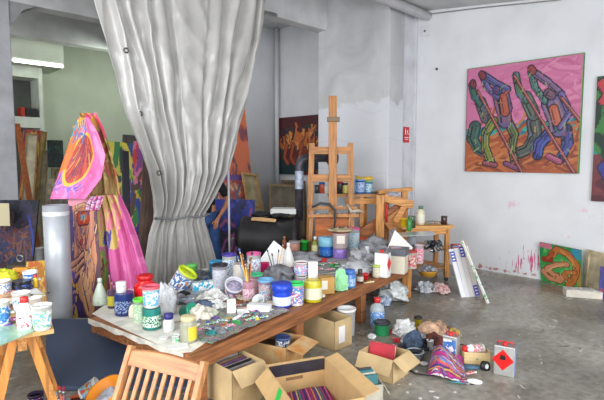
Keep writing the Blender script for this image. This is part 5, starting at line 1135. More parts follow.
# ---- right half of the long table
p, k = place(328, 294, OFF)
t = thing('cardboard_pot', 'tan card box with a pale label right of the yellow jar', 'box', p, 14)
bm = new(); box(bm, (0, 6.0 * k, 8.5 * k), (14 * k, 12 * k, 17 * k)); obj('carton', bm, mat((196, 152, 84), .8, 0, .08, 8), t, .002); bm = new(); box(bm, (-3.5 * k, -.002, 9.5 * k), (6 * k, .003, 9 * k)); obj('paper_label', bm, mat((232, 226, 210), .7), t)
blob('crumpled_paper', 'bright mint green crumpled paper right of the tan box', 'paper', 341, 291, 12, 20, mat((150, 214, 160), .7), seed=31, amp=.3, depth=.4)
jar('blue plastic jar with a white band right of the mint paper', 349, 287, 13, 20, (70, 130, 206), (60, 110, 190), [(190, 210, 230), (120, 170, 220)], neck=.8, capf=.2)
jar('small brown glass bottle with a white label and dark cap', 360, 282, 7, 14, (90, 60, 40), (60, 54, 50), (214, 206, 190), neck=.6, capf=.3)
tub('small red pot beside the brown glass bottle', 365, 279, 7, 6, (206, 30, 40), (210, 30, 40), None)
jar('small pale jar with a green-yellow lid near the solvent can', 376.5, 277, 8, 14, (206, 200, 176), (170, 190, 90), [(206, 200, 176), (220, 210, 190)], neck=.9)
tub('small green capped pot behind the pale jar', 371, 272, 6, 6, (60, 150, 90), (60, 150, 80), None)
def solvent_can(label, p, wp, hp, dp, k, rz, face, front=None, capc=RD, diamond=True, handle=True, side=None):
    t = thing('solvent_can', label, 'can', p, rz); w_, d_, h_ = wp * k, dp * k, hp * k
    bm = new(); box(bm, (0, d_ / 2, h_ / 2), (w_, d_, h_)); obj('tin_body', bm, face, t, .006)
    bm = new(); box(bm, (0, d_ / 2, h_ + .002), (w_ + .004, d_ + .004, .006)); obj('top_seam', bm, STEEL, t, .002)
    if front: bm = new(); box(bm, (0, -.001, h_ * .48), (w_ * .86, .003, h_ * .8)); obj('front_label', bm, front, t)
    if side: bm = new(); box(bm, (w_ / 2 + .001, d_ / 2, h_ * .48), (.003, d_ * .8, h_ * .8)); obj('side_label', bm, side, t)
    bm = new(); lathe(bm, [(.022, 0), (.022, .014), (.016, .017), (.016, .03), (.001, .031)], 14, (w_ * .0, d_ * .3, h_ + .004)); obj('cap', bm, mat(capc, .35), t)
    if handle:
        bm = new(); tube(bm, [(-w_ * .38, d_ / 2, h_), (-w_ * .36, d_ / 2, h_ + .028), (w_ * .36, d_ / 2, h_ + .028), (w_ * .38, d_ / 2, h_)], .006, 8); obj('handle', bm, mat(capc, .35), t)
    return t, w_, d_, h_
p, k = place(379, 289, OFF)
p, k = place(380.5, 277.5, OFF)
t, w_, d_, h_ = solvent_can('white solvent can with a red diamond on its right side on the table', p, 14, 25, 10, k, -32, mat((232, 232, 232), .4), mat((240, 240, 240), .4, 0, .03, 30), capc=(220, 40, 40), handle=False)
bm = new(); s_ = h_ * .5; vv = [bm.verts.new((w_ / 2 + .003, d_ / 2 + a_ * d_ * .62 / 1.2, h_ * .56 + b_ * s_ / 1.6)) for a_, b_ in ((-1, 0), (0, -1), (1, 0), (0, 1))]; bm.faces.new(vv); o = obj('red_diamond', bm, mat((222, 30, 36), .4), t); o.modifiers.new('t', 'SOLIDIFY').thickness = .002
p, k = place(396, 274, OFF)
t = thing('storage_box', 'beige box with a dark grey lid at the right edge of the long table', 'box', p, -24)
bm = new(); box(bm, (0, 9 * k, 9.5 * k), (17 * k, 17 * k, 19 * k)); obj('box_body', bm, mat((214, 204, 184), .7), t, .003)
bm = new(); box(bm, (0, 9 * k, 22 * k), (19 * k, 19 * k, 7 * k)); obj('lid', bm, mat((92, 94, 102), .5), t, .004)
bm = new(); box(bm, (-3 * k, 8 * k, 26 * k), (11 * k, 12 * k, .006), Matrix.Rotation(.5, 3, 'Z')); tag(obj('leaflet', bm, printed([(206, 180, 160), (190, 110, 90), (120, 150, 190), (220, 214, 206)], 12), None, 0, p, (0, 0, YAW + R(-24))), 'colourful leaflet lying on the dark grey lid', 'leaflet')
BLp = dep(384, 262, p.dot(FW) + .33)
M, wd, h = frame3(dep(386, 252, p.dot(FW) + .30), dep(408, 266, p.dot(FW) + .42), dep(396, 231, p.dot(FW) + .42))
bm = new(); prism(bm, [(0, 0), (wd, 0), (wd * .9, h * .8), (0, h)], .006); o = obj('white_card', bm, mat((238, 236, 228), .8)); o.matrix_world = M; tag(o, 'white card tilted up behind the dark-lidded box', 'card')
tub('red and white striped tin beside the dark-lidded box', 411, 268, 11, 19, (222, 214, 206), (200, 60, 50), [(226, 214, 206), (206, 70, 70), (214, 150, 150)], flare=1, prs=18, name='tin', cat='tin')
tub('pink and white tin at the far right corner of the long table', 421, 263, 9.5, 20, (226, 206, 212), None, [(230, 214, 218), (220, 100, 130), (230, 200, 206)], flare=1, prs=18, inside=(190, 190, 190), name='tin', cat='tin', p=at(418.5, 263, OFF))
# tall mixing bucket
p, k = place(340, 258, OFF)
t = thing('mixing_bucket', 'clear mixing bucket on a purple foot with a wide stained rim', 'bucket', p)
r = 7.5 * k
bm = new(); lathe(bm, [(r * .98, 0), (r, .004), (r * .98, 9 * k), (r * .9, 10 * k)], 24); obj('purple_base', bm, mat((150, 120, 200), .25, 0, .1, 12), t)
bm = new(); lathe(bm, [(r * .9, 10 * k), (r * .98, 14 * k), (r * .98, 15 * k)], 24, cap0=False); obj('rust_band', bm, mat((150, 64, 40), .6), t)
bm = new(); lathe(bm, [(r * .96, 10 * k), (r, 12 * k), (r * 1.05, 26 * k), (r * 1.05, 27 * k)], 24, cap0=True, cap1=True); obj('clear_wall', bm, clear((196, 180, 180), .8, .2), t)
bm = new(); lathe(bm, [(r * 1.05, 27 * k), (r * 1.3, 28 * k), (r * 1.7, 28.6 * k), (r * 1.75, 29.6 * k), (r * 1.5, 30 * k), (r * 1.3, 29 * k), (.001, 28.5 * k)], 26); obj('rim', bm, mat((196, 176, 140), .6, 0, .3, 9), t)
bm = new(); lathe(bm, [(r * 1.08, 26 * k), (r * 1.32, 27.4 * k)], 24, cap0=False); obj('red_smear', bm, mat((170, 60, 40), .5), t)
bm = new(); box(bm, (0, -r * 1.06, 20 * k), (8 * k, .004, 8 * k)); obj('paper_label', bm, mat((228, 220, 208), .7), t)
for i, (dx, c, lb) in enumerate([(-5, (50, 50, 50), 'black tool lying across the mixing bucket rim'), (3, (90, 80, 70), 'brown brush lying across the mixing bucket rim')]):
    q = p + Vector((0, 0, 30.6 * k)); brush(lb, q + RT * (dx - 5) * k - FW * .02, q + RT * (dx + 6) * k + FW * .04 * (i + .5) + Vector((0, 0, .01)), c, (60, 54, 50), r=.006)
tub('white and light blue tub with a magenta lid behind the mixing bucket', 353.5, 252, 12, 26, (226, 232, 238), (232, 100, 160), [W1, (120, 190, 220), W1], flare=1.05)
jar('blue jar with a clear top left of the mixing bucket', 326.5, 256, 15, 22, (40, 100, 190), (130, 190, 214), [(40, 100, 190), (50, 120, 200), (90, 150, 210)], neck=.98, capf=.45)
p, k = place(328, 250, OFF + .09)
bm = new(); lathe(bm, [(.001, 0), (7 * k, .0), (7.5 * k, .008), (7.7 * k, .02)], 22); o = obj('painted_plate', bm, printed([(60, 140, 90), (200, 80, 70), (230, 226, 210), (80, 100, 160)], 14), None, 0, p + Vector((0, 0, 6.5 * k)), (R(70), 0, YAW + R(10))); o.modifiers.new('t', 'SOLIDIFY').thickness = .004; tag(o, 'colour-smeared round plate standing behind the blue jar', 'plate')
bottle('slim olive-green bottle with a white cap left of the blue jar', 315, 255, 7, 19, (130, 130, 50), (230, 230, 226), (206, 204, 150))
tub('small bright green pot at the back of the table', 304.5, 250, 8.5, 10, (50, 190, 70), (50, 200, 70), None, flare=1)
jar('pinkish jar with a grey lid left of the green pot', 294.5, 252, 11, 13, (190, 140, 124), (150, 140, 140), None, neck=.95)
bottle('slim brown bottle behind the funnel-shaped bottle', 284.5, 250, 5, 14, (140, 80, 50), (180, 120, 80), None)
tub('white blue-banded cup with an orange rim right of the plastic sheets', 361.5, 250, 11, 14, W1, None, [W1, (60, 110, 190), W1], rim=(220, 100, 60), inside=(200, 90, 60))
jar('white tube-like bottle left of the solvent can', 367, 262, 5.5, 17, (232, 232, 236), (220, 220, 226), [(230, 230, 236), (120, 110, 170)], neck=.7)
blob('clear_bag', 'shiny clear plastic bag draped right of the mixing bucket', 'bag', 361, 262, 20, 12, clear((206, 206, 212), .7, .15), seed=41, amp=.4)
blob('clear_bag', 'crumpled translucent bag between mixing bucket and solvent can', 'bag', 358, 273, 34, 12, clear((200, 202, 206), .8, .2), seed=43, amp=.3)
blob('crumpled_plastic', 'grey plastic heap behind the solvent can', 'plastic', 374, 252, 26, 14, mat((170, 172, 178), .25, 0, .2, 10), seed=44, amp=.3)
blob('grey_cloth', 'long grey crumpled sheet left of the olive bottle', 'cloth', 296, 262, 44, 9, mat((140, 140, 146), .6, 0, .2, 10), seed=45, amp=.3, depth=.5)
tr_ = [(318, 270, 4, 20), (324, 276, 7, -30), (330, 270, 8, 10), (336, 276, 0, 40), (342, 272, 5, -10), (322, 281, 2, 60), (334, 281, 6, -50), (346, 277, 1, 25), (328, 284, 9, 0), (316, 276, 6, 80), (340, 267, 1, -25), (326, 264, 3, 15), (333, 264, 4, -15), (338, 284, 3, 30), (320, 265, 5, -40)]
wh = ['at the back left of the tube heap', 'second row left of the tube heap', 'in the back of the tube heap', 'in the middle of the tube heap', 'right of the tube heap centre', 'at the front left of the tube heap', 'at the front of the tube heap', 'at the right end of the tube heap', 'just behind the tan card box', 'at the left tip of the tube heap', 'at the back right of the tube heap', 'farthest back in the tube heap', 'far back behind the pink tube', 'before the mint green paper', 'behind the red tube of the heap']
for (px, py, ci, rz), pl in zip(tr_, wh): tube_paint('%s paint tube %s' % (cols[ci][0], pl), at(px, py, OFF + .014 + (.02 if 266 < py < 278 else 0)), .13, cols[ci][1], rz)

# ---- left trestle table
LO = LZ + .001
tub('white and blue bucket with a green label at the right corner of the left table', 42.5, 329, 19, 28, W1, None, [W1, W1, (90, 180, 214), (150, 206, 90), W1], z=LO, inside=(226, 230, 230), flare=1.22, fill=.93, prs=20)
bottle('white bottle with a red cap beside the corner bucket', 25.5, 329, 15, 34, W1, (210, 50, 50), [W1, W1, W1, (206, 60, 70)], z=LO, capw=.45)
tub('white cup with a blue band behind the red-capped bottle', 22, 311, 17, 22, W1, None, [W1, W1, (100, 150, 200)], z=LO, inside=(214, 220, 226), flare=1.2, fill=.9)
tub('white tub behind the corner bucket', 36, 312, 12, 17, W1, None, None, z=LO, inside=(230, 230, 230), flare=1.15, fill=.9)
tub('white and cobalt blue cup at the left edge of the left table', 4, 325, 13, 27, W1, None, [(50, 110, 190), (80, 140, 210), W1], z=LO, inside=(60, 90, 160), flare=1.15)
tub('white tub with blue band far back at the left edge of the left table', 4, 293, 13, 15, W1, None, [W1, (70, 120, 200), W1], z=LO, inside=(220, 226, 230), flare=1.1)
t = jar('squat black tin with blue lettering in the middle of the left table', 22, 290, 18, 13, (26, 28, 40), None, [(26, 28, 40), (26, 28, 40), (60, 90, 170)], z=LO, neck=.98, capf=.02, name='tin', cat='tin')
tub('blue cup with a white rim behind the black tin', 30.5, 286, 13, 17, (50, 120, 200), None, [(50, 120, 200), (90, 150, 214), W1], z=LO, inside=(236, 236, 236), rim=(236, 236, 236), flare=1.1)
jar('small yellow tube-like bottle right of the blue cup', 35.5, 287, 4.5, 13, (236, 190, 40), (200, 50, 50), None, z=LO)
blob('yellow_bag', 'lime yellow crumpled bag at the back of the left table', 'bag', 6, 281, 20, 13, mat((206, 206, 50), .5, 0, .2, 12), z=LO, seed=51)
boxy('orange_box', 'small orange box behind the black tin', 'box', 20, 275, 15, 7, 6, mat((226, 150, 50), .6), z=LO)
o = blob('paint_plate', 'crusty brown mixing plate in the middle of the left table', 'plate', 16, 300, 32, 9, mat((186, 150, 120), .7, 0, .3, 20), z=LO, seed=52, amp=.15)
overlay('paper_sheet', 'white folded paper right of the mixing plate', 'paper', [(30, 298), (45, 296), (36, 288), (26, 291)], LO + .002, mat((226, 226, 224), .8), .003)
tube_paint('magenta and yellow marker lying behind the glass palette', at(13, 321, LO + .008), .16, (226, 70, 150), 8, (236, 210, 50))
blob('red_rag', 'dark red and brown rag left of the red-capped bottle', 'rag', 13, 310, 13, 6, mat((110, 60, 50), .8, 0, .4, 20), z=LO, seed=53)
for i, (px, py, ci, rz, pl) in enumerate([(11, 293, 4, 20, 'left of the black tin'), (15, 284, 9, 70, 'behind the black tin'), (24, 303, 6, 0, 'on the edge of the mixing plate')]):
    tube_paint('%s paint tube %s' % (cols[ci][0], pl), at(px, py, LO + .012), .1, cols[ci][1], rz)
# ---- bits behind the left table
t = thing('coil_of_wire', 'small grey coil of wire before the dark violet painting', 'coil', dep(20, 262, 5.6)); t.location.z -= .0
bm = new(); pts = [(.04 * math.cos(a_ * .5), .0 + a_ * .0006, .04 * math.sin(a_ * .5)) for a_ in range(39)]; tube(bm, pts, .008, 6); obj('coil', bm, STEEL, t)
px_box('tall shelf block hidden behind the left table that carries the wire coil', 'wooden_block', 'block', 10, 40, 262, 340, 5.7, .25, mat((80, 70, 60), .8))
tub('grey metal pot standing left of the silver-grey roll', 41, 262, 9, 16, (150, 150, 152), None, None, p=dep(41, 262, 5.85), inside=(60, 60, 60), flare=1)
t.location = dep(20, 262, 5.8) + Vector((0, 0, .045))

# ================================================================== CARDBOARD BOXES AND THINGS ON THE FLOOR
def carton(label, px, py, wm, dm, hm, rz, flaps=(30, 30, 30, 30), z=0, m=None, name='cardboard_box', p=None, fl=.6, th=.006):
    """flaps: angle below the horizontal for front, right, back, left; None = no flap"""
    p = p or at(px, py, z); t = thing(name, label, 'box', p, rz); m = m or CARD; bm = new()
    box(bm, (wm / 2, dm / 2, th / 2), (wm, dm, th)); box(bm, (wm / 2, th / 2, hm / 2), (wm, th, hm)); box(bm, (wm / 2, dm - th / 2, hm / 2), (wm, th, hm)); box(bm, (th / 2, dm / 2, hm / 2), (th, dm, hm)); box(bm, (wm - th / 2, dm / 2, hm / 2), (th, dm, hm)); obj('box_walls', bm, m, t)
    F = dm * fl * .5 if False else min(wm, dm) * .48
    for i, a_ in enumerate(flaps):
        if a_ is None: continue
        c_, s_ = math.cos(R(a_)) * F, -math.sin(R(a_)) * F; bm = new()
        ed = [((0, 0), (wm, 0), (0, -1)), ((wm, 0), (wm, dm), (1, 0)), ((wm, dm), (0, dm), (0, 1)), ((0, dm), (0, 0), (-1, 0))][i]
        A0, B0, n_ = ed; v_ = [bm.verts.new((A0[0], A0[1], hm)), bm.verts.new((B0[0], B0[1], hm)), bm.verts.new((B0[0] + n_[0] * c_, B0[1] + n_[1] * c_, hm + s_)), bm.verts.new((A0[0] + n_[0] * c_, A0[1] + n_[1] * c_, hm + s_))]
        bm.faces.new(v_); o = obj('flap', bm, m, t); sm = o.modifiers.new('t', 'SOLIDIFY'); sm.thickness = .005; sm.offset = 0
    return t
def inbox(name, label, cat, t, c, s, m, rot=(0, 0, 0), group=None, bevel=.002):
    bm = new(); box(bm, (0, 0, 0), s); o = obj(name, bm, m, None, bevel)
    o.matrix_world = t.matrix_basis @ Matrix.Translation(c) @ Matrix.Rotation(R(rot[2]), 4, 'Z') @ Matrix.Rotation(R(rot[0]), 4, 'X') @ Matrix.Rotation(R(rot[1]), 4, 'Y')
    return tag(o, label, cat, group)
bpy.context.view_layer.update()
# box A: papers, by the chair
tA = carton('tan cardboard box packed with folders between the chair and the big box', 232, 414, .29, .32, .30, 45, (38, None, None, None), name='cardboard_box')
tA.location = W(-.495, 3.28, 0); bpy.context.view_layer.update()
fc = [('dark red', (130, 50, 56)), ('grey', (140, 140, 138)), ('black', (40, 38, 42)), ('clear', (190, 188, 180)), ('violet', (100, 70, 110)), ('brown', (120, 90, 70)), ('pale', (206, 204, 198)), ('silver', (170, 172, 174))]
for i, (nm, c) in enumerate(fc):
    inbox('folder', '%s folder standing in the box of folders, %s from the front' % (nm, ['first', 'second', 'third', 'fourth', 'fifth', 'sixth', 'seventh', 'eighth'][i]), 'folder', tA, (.145, .045 + i * .033, .148), (.25, .014, .25 + .012 * (i % 3)), mat(c, .35, 0, .15, 12), (-6, 0, 0), 'folders in the cardboard box')
# box B: orange-brown under the table
tB = carton('worn orange-brown box with peeled tape under the long table', 250, 363, .42, .32, .25, 18, (None, 12, None, None), m=mat((196, 132, 66), .7, 0, .22, 9, 0, (206, 176, 130)))
q_ = at(243, 340, .25); tB.location = (q_.x, q_.y, 0); tB.rotation_euler = (0, 0, YAW + R(-26)); bpy.context.view_layer.update()
pB = tB.matrix_basis @ Vector((.30, .16, .19))
tub('dark blue tin with white marks inside the orange-brown box', 0, 0, 15, 9, (50, 70, 120), (60, 80, 130), [(50, 70, 120), W1, (50, 70, 120)], p=pB, flare=1)
inbox('packed_paper', 'brown paper filling the orange-brown box under the table', 'paper', tB, (.2, .15, .095), (.36, .26, .17), mat((120, 96, 70), .9, 0, .3, 9))
# box D: plain carton with label, under the table right
tD = carton('plain cardboard box with a white label under the right half of the table', 330, 353, .25, .46, .28, 44, (None, None, None, None))
tD.location = at(334.5, 351.5, 0); bpy.context.view_layer.update()
bm = new(); box(bm, (.10, -.003, .14), (.085, .003, .16)); lb_ = obj('white_label', bm, mat((236, 232, 232), .7), tD)
# box E: with red book
tE = carton('small open cardboard box with a red book standing before the table', 367, 366, .32, .27, .2, -40, (62, 35, None, None))
tE.location = at(359, 373.5, 0); bpy.context.view_layer.update()
t = thing('book', 'red hardback book standing in the small open cardboard box', 'book', (0, 0, 0)); t.matrix_world = tE.matrix_basis @ Matrix.Translation((.03, .10, .055)) @ Matrix.Rotation(R(12), 4, 'Z') @ Matrix.Rotation(R(-12), 4, 'X')
bm = new(); box(bm, (.11, 0, .10), (.22, .004, .185)); box(bm, (.11, .03, .10), (.22, .004, .185)); box(bm, (.0, .015, .1), (.004, .034, .185)); obj('cover', bm, mat((188, 40, 56), .5, 0, .1, 8), t, .001)
bm = new(); box(bm, (.112, .015, .10), (.21, .026, .175)); obj('pages', bm, mat((226, 220, 206), .8), t)
inbox('packed_paper', 'grey papers filling the small open cardboard box', 'paper', tE, (.16, .135, .02), (.29, .24, .024), mat((150, 140, 120), .9, 0, .2, 9))
# small box F with teal books
tF = carton('small grey-white box of teal books at the bottom edge', 348, 400, .26, .2, .13, -25, (None, 60, None, None), m=mat((190, 184, 168), .8, 0, .1, 8))
tF.location = at(350, 405, 0); tF.rotation_euler = (0, 0, YAW + R(12)); bpy.context.view_layer.update()
for i, (c, nm) in enumerate([((30, 110, 116), 'teal book nearest the front in the small box'), ((206, 200, 186), 'cream book in the middle of the small box'), ((40, 130, 136), 'teal book at the back of the small box'), ((60, 60, 70), 'dark book at the very back of the small box')]):
    inbox('book', nm, 'book', tF, (.13, .035 + i * .042, .105), (.2, .028, .17), mat(c, .5, 0, .1, 10), (-14, 0, 4), 'books in the small box')
# box C: big one in front
CW, CD, CHh = .447, .62, .33
CM = mat((206, 170, 118), .85, 0, .06, 6)
tC = carton('big open cardboard box with a rainbow cloth in the foreground', 270, 400, CW, CD, CHh, 21, (None, None, None, None), m=CM)
br = W(.172, 3.44, 0); c21, s21 = math.cos(R(21)), math.sin(R(21)); tC.location = br - (RT * c21 + FW * s21) * CW - (FW * c21 - RT * s21) * CD; bpy.context.view_layer.update()
for A0, B0, dA, nm in (((0, CD), (CW, CD), (0, .035, .004), 0), ((CW, 0), (CW, CD), (.10, 0, .03), 1), ((0, 0), (0, CD), (-.09, 0, -.09), 2)):
    bm = new(); v_ = [bm.verts.new((A0[0], A0[1], CHh)), bm.verts.new((B0[0], B0[1], CHh)), bm.verts.new((B0[0] + dA[0], B0[1] + dA[1], CHh + dA[2])), bm.verts.new((A0[0] + dA[0], A0[1] + dA[1], CHh + dA[2]))]
    bm.faces.new(v_); o = obj('flap', bm, CM, tC); sm = o.modifiers.new('t', 'SOLIDIFY'); sm.thickness = .006; sm.offset = 0
    if nm == 2:
        bm = new(); f_ = lambda y, f: (-.09 * f - .004, y, CHh - .09 * f + .006)
        vv = [bm.verts.new(f_(CD - .36, .1)), bm.verts.new(f_(CD - .30, .1)), bm.verts.new(f_(CD - .40, .95)), bm.verts.new(f_(CD - .46, .95))]; bm.faces.new(vv); o3 = obj('green_mark', bm, mat((40, 190, 80), .6), o); o3.modifiers.new('t', 'SOLIDIFY').thickness = .002
bm = new(); box(bm, (CW / 2, CD - .008, CHh - .035), (CW - .02, .003, .085)); obj('black_tape', bm, mat((50, 48, 56), .35, 0, .15, 12), tC)
bm = new(); box(bm, (CW * .45, CD - .0085, CHh - .105), (.13, .004, .022)); obj('handle_slot', bm, mat((140, 108, 72), .9), tC)
# striped cloth inside
a = img(120, 50, (120, 50, 120)); st_c = [(200, 40, 70), (240, 150, 60), (70, 60, 160), (240, 220, 120), (60, 150, 150), (190, 60, 140), (40, 40, 110), (240, 120, 160)]
for i in range(34): x = i * .045 - .3; st(a, [(x, 0), (x + .25, 1)], .022, st_c[i % 8])
Mi = tC.matrix_basis.copy(); orgc = Mi @ Vector((.02, .02, .2))
def PC(u, v): return (Mi @ Vector((.02 + u * (CW - .04), .02 + v * (CD - .06), .12 + .02 * math.sin(u * 7) * math.sin(v * 5 + 1) + .02 * v))) - orgc
o = grid_mesh('striped_cloth', PC, a, attr_mat(.8, .2), None, .008); o.location = orgc; tag(o, 'rainbow striped cloth filling the big open cardboard box', 'cloth')
inbox('cloth_bundle', 'dark bundle underneath the rainbow cloth in the big box', 'bundle', tC, (CW / 2, CD / 2, .055), (CW - .06, CD - .06, .09), mat((70, 50, 80), .9), (0, 0, 0), None, .03)

# things beyond the boxes
tub('big white bucket under the table behind the plain box', 346, 334, 19, 30, (232, 232, 232), None, None, z=0, inside=(200, 200, 200), rim=(240, 240, 240), flare=1.1, name='bucket', cat='bucket')
p, k = place(377, 326, 0)
bottle('clear bottle with a red cap and blue label on the floor past the table leg', 377, 326, 15, 30, (200, 210, 214), (214, 40, 44), [(214, 226, 236), (70, 120, 200), (120, 170, 220)], z=0, m=clear((200, 210, 214), .6))
tub('black and green lidded tub on the floor beside the red-capped bottle', 382, 334, 16, 15, (60, 170, 110), (32, 34, 36), None, z=0, flare=1.02)
bm = new(); tube(bm, [(.05 * math.cos(x * .45), .05 * math.sin(x * .45) * .8, .012 + .01 * math.sin(x)) for x in range(14)], .011, 8); tag(obj('red_ring', bm, mat((214, 34, 40), .4), None, 0, at(393, 333, 0)), 'red plastic ring on the floor right of the green tub', 'ring')
blob('crumpled_paper', 'white crumpled paper heap left of the yellow tin on the floor', 'paper', 405, 336, 20, 15, mat((216, 216, 214), .6, 0, .15, 12), z=0, seed=61, amp=.35)
blob('crumpled_plastic', 'grey crumpled plastic in front of the white paper heap', 'plastic', 416, 343, 22, 9, mat((170, 172, 176), .4, 0, .2, 12), z=0, seed=63, amp=.35)
tub('small black and yellow tin at the back of the floor heap', 418, 327, 7.5, 11, (214, 190, 40), (40, 34, 34), None, z=0, flare=1, name='tin', cat='tin')
blob('brown_rag', 'tan crumpled rag behind the striped bag on the floor', 'rag', 432, 337, 26, 16, mat((186, 150, 124), .9, 0, .3, 14), z=0, seed=64, amp=.35)
blob('dark_rag', 'rust brown crumpled rag right of the tan rag', 'rag', 434, 346, 16, 12, mat((110, 60, 52), .8, 0, .4, 14), z=0, seed=65, amp=.35)
blob('blue_cloth', 'bunched slate-blue cloth in the black tray', 'cloth', 413, 347, 18, 20, mat((62, 78, 100), .9, 0, .25, 12), z=0, seed=66, amp=.2, p=at(413, 351, 0) + Vector((0, 0, .012)))
boxy('dark_block', 'dark blue-grey block right of the bunched slate-blue cloth', 'block', 422, 347, 7, 9, 6, mat((50, 58, 76), .6), z=0)
p, k = place(416, 357, 0); t = thing('black_tray', 'shallow black tray tilted on a clear tub before the blue cloth', 'tray', p + Vector((0, 0, .055)), 12); 
bm = new(); box(bm, (0, .06, .0), (.24, .15, .006)); 
for c, s in (((0, -.015, .012), (.24, .005, .02)), ((0, .135, .012), (.24, .005, .02)), ((-.12, .06, .012), (.005, .15, .02)), ((.12, .06, .012), (.005, .15, .02))): box(bm, c, s)
obj('tray_body', bm, mat((40, 40, 50), .5), t)
tub('clear plastic tub under the black tray', 415, 358, 18, 7, (160, 166, 172), None, None, z=0, inside=(120, 124, 130), flare=1.25, fill=.5)
tub('white cup lying between the tray and the striped bag', 430, 349, 7, 10, (226, 226, 224), None, None, z=0, inside=(200, 200, 200))
# striped bag
a = img(130, 90, (190, 60, 150)); sc = [(226, 90, 170), (150, 50, 130), (240, 190, 80), (60, 150, 200), (240, 240, 240), (100, 40, 110), (230, 120, 60), (120, 170, 210), (214, 60, 130), (60, 60, 120)]
for i in range(30):
    y = 1.05 - i * .037; st(a, [(0, y - .05), (.25, y + .04 * math.sin(i)), (.6, y - .02), (1, y * .55 + .1)], .016, sc[(i * 3) % 10])
dabs(a, 60, sc, .2, .01, 131)
oA = at(425, 358, 0)
corn = {(0, 0): at(427, 376, 0), (1, 0): at(467, 386, 0), (0, 1): at(434, 347, .07), (1, 1): at(462, 358, .05)}
def PB(u, v):
    q = corn[(0, 0)].lerp(corn[(1, 0)], u).lerp(corn[(0, 1)].lerp(corn[(1, 1)], u), v)
    h = .10 * math.sin(PI * min(1, u * 1.15)) ** .7 * math.sin(PI * min(1, max(0, v * .9 + .05))) * (1.15 - u) * 1.4 + .018 * mnoise.noise(Vector((u * 6, v * 6, 1)))
    return q + Vector((0, 0, max(.008, .012 + h))) - oA
o = grid_mesh('striped_bag', PB, a, attr_mat(.45, .2), None, .004); o.location = oA; tag(o, 'pink, blue and orange striped bag lying in the floor heap', 'bag')
blob('white_tip', 'white pointed scrap at the right end of the striped bag', 'scrap', 474, 383, 16, 5, mat((232, 232, 232), .7), z=0, seed=71, amp=.15, rz=-15, depth=.5)
bm = new(); tube(bm, [(-.19, 0, .007), (-.16, -.08, .007), (-.05, -.12, .007), (.12, -.12, .007)], .006, 6); tag(obj('cable', bm, mat((36, 32, 40), .6), None, 0, at(431, 370, 0), (0, 0, YAW)), 'dark cord curling round the left end of the striped bag', 'cord')
p, k = place(448, 362, 0)
t, w_, d_, h_ = solvent_can('silver can with a blue and white label standing behind the striped bag', at(449, 362, 0), 15, 27, 10, k, -38, mat((186, 186, 184), .35, .5, .08, 12), printed([(226, 230, 236), (226, 230, 236), (60, 110, 180), (80, 130, 190)], 9), capc=(210, 40, 44))
p, k = place(477, 365, 0); t = thing('wooden_box', 'small pale wooden box on the floor between the two solvent cans', 'box', p, -6); w_, h_, d_ = 27 * k, 13 * k, 15 * k
bm = new(); box(bm, (0, .004, h_ / 2), (w_, .008, h_)); box(bm, (0, d_, h_ / 2), (w_, .008, h_)); box(bm, (-w_ / 2 + .004, d_ / 2, h_ / 2), (.008, d_, h_)); box(bm, (w_ / 2 - .004, d_ / 2, h_ / 2), (.008, d_, h_)); box(bm, (0, d_ / 2, .004), (w_, d_, .008)); box(bm, (0, d_ / 2, h_ * .75), (w_ * .96, d_ * .9, .006)); obj('box_walls', bm, wood((222, 192, 140), .1, 4), t, .002)
bm = new(); lathe(bm, [(.01, 0), (.01, .002), (.001, .002)], 12, (0, -.001, h_ * .5), Matrix.Rotation(PI / 2, 3, 'X')); obj('stamp', bm, mat((150, 160, 130), .7), t)
zb = h_ * .75 + .004
bottle('red and white bottle lying on the small wooden box', 0, 0, 9, 22, (226, 226, 230), (214, 30, 36), [(226, 226, 230), (230, 110, 140), (130, 190, 130)], p=p + RT * (9 * k) + FW * d_ * .5 + Vector((0, 0, zb + 4.6 * k)), rot=(0, -90, 4), capw=.6)
boxy('red_pot', 'square red pot standing on the left of the small wooden box', 'pot', 0, 0, 6, 7, 6, mat((214, 36, 44), .4), p=p - RT * (7 * k) + FW * d_ * .25 + Vector((0, 0, zb)))
p, k = place(485, 370, 0)
t = rootof('tape_roll', 'black and white roll of tape on the floor before the wooden box', 'tape', p + Vector((0, 0, 4.2 * k)), (80, 0, 30), None); bm = new(); lathe(bm, [(5 * k, -.02), (5 * k, .02), (2.6 * k, .02), (2.6 * k, -.02), (5 * k, -.02)], 20, cap0=False); obj('black_tape', bm, mat((30, 30, 34), .4), t); bm = new(); lathe(bm, [(2.6 * k, -.021), (2.6 * k, .021), (1.6 * k, .021), (1.6 * k, -.021), (2.6 * k, -.021)], 18, cap0=False); obj('white_core', bm, mat((232, 232, 232), .6), t)
blob('cloth_strip', 'teal and grey strip of cloth between the striped bag and the tape roll', 'cloth', 468, 368, 26, 4, mat((70, 100, 124), .8, 0, .2, 12), z=0, seed=73, amp=.1, rz=-6, depth=.3)
rag('wire_brush', 'brown stick and wire leaning on the left of the wooden box', 'stick', [(-.10, 0, .02), (-.05, .02, .09), (.0, .03, .10), (.05, .03, .075)], .008, mat((90, 70, 54), .7), at(463, 356, 0))
blob('yellow_rag', 'small ochre rag at the back of the floor heap', 'rag', 454, 337, 11, 8, mat((190, 160, 80), .8, 0, .3, 20), z=0, seed=74)
blob('crumpled_paper', 'pinkish grey paper scrap behind the silver can', 'paper', 444, 335, 12, 7, mat((206, 180, 180), .8, 0, .2, 20), z=0, seed=75)
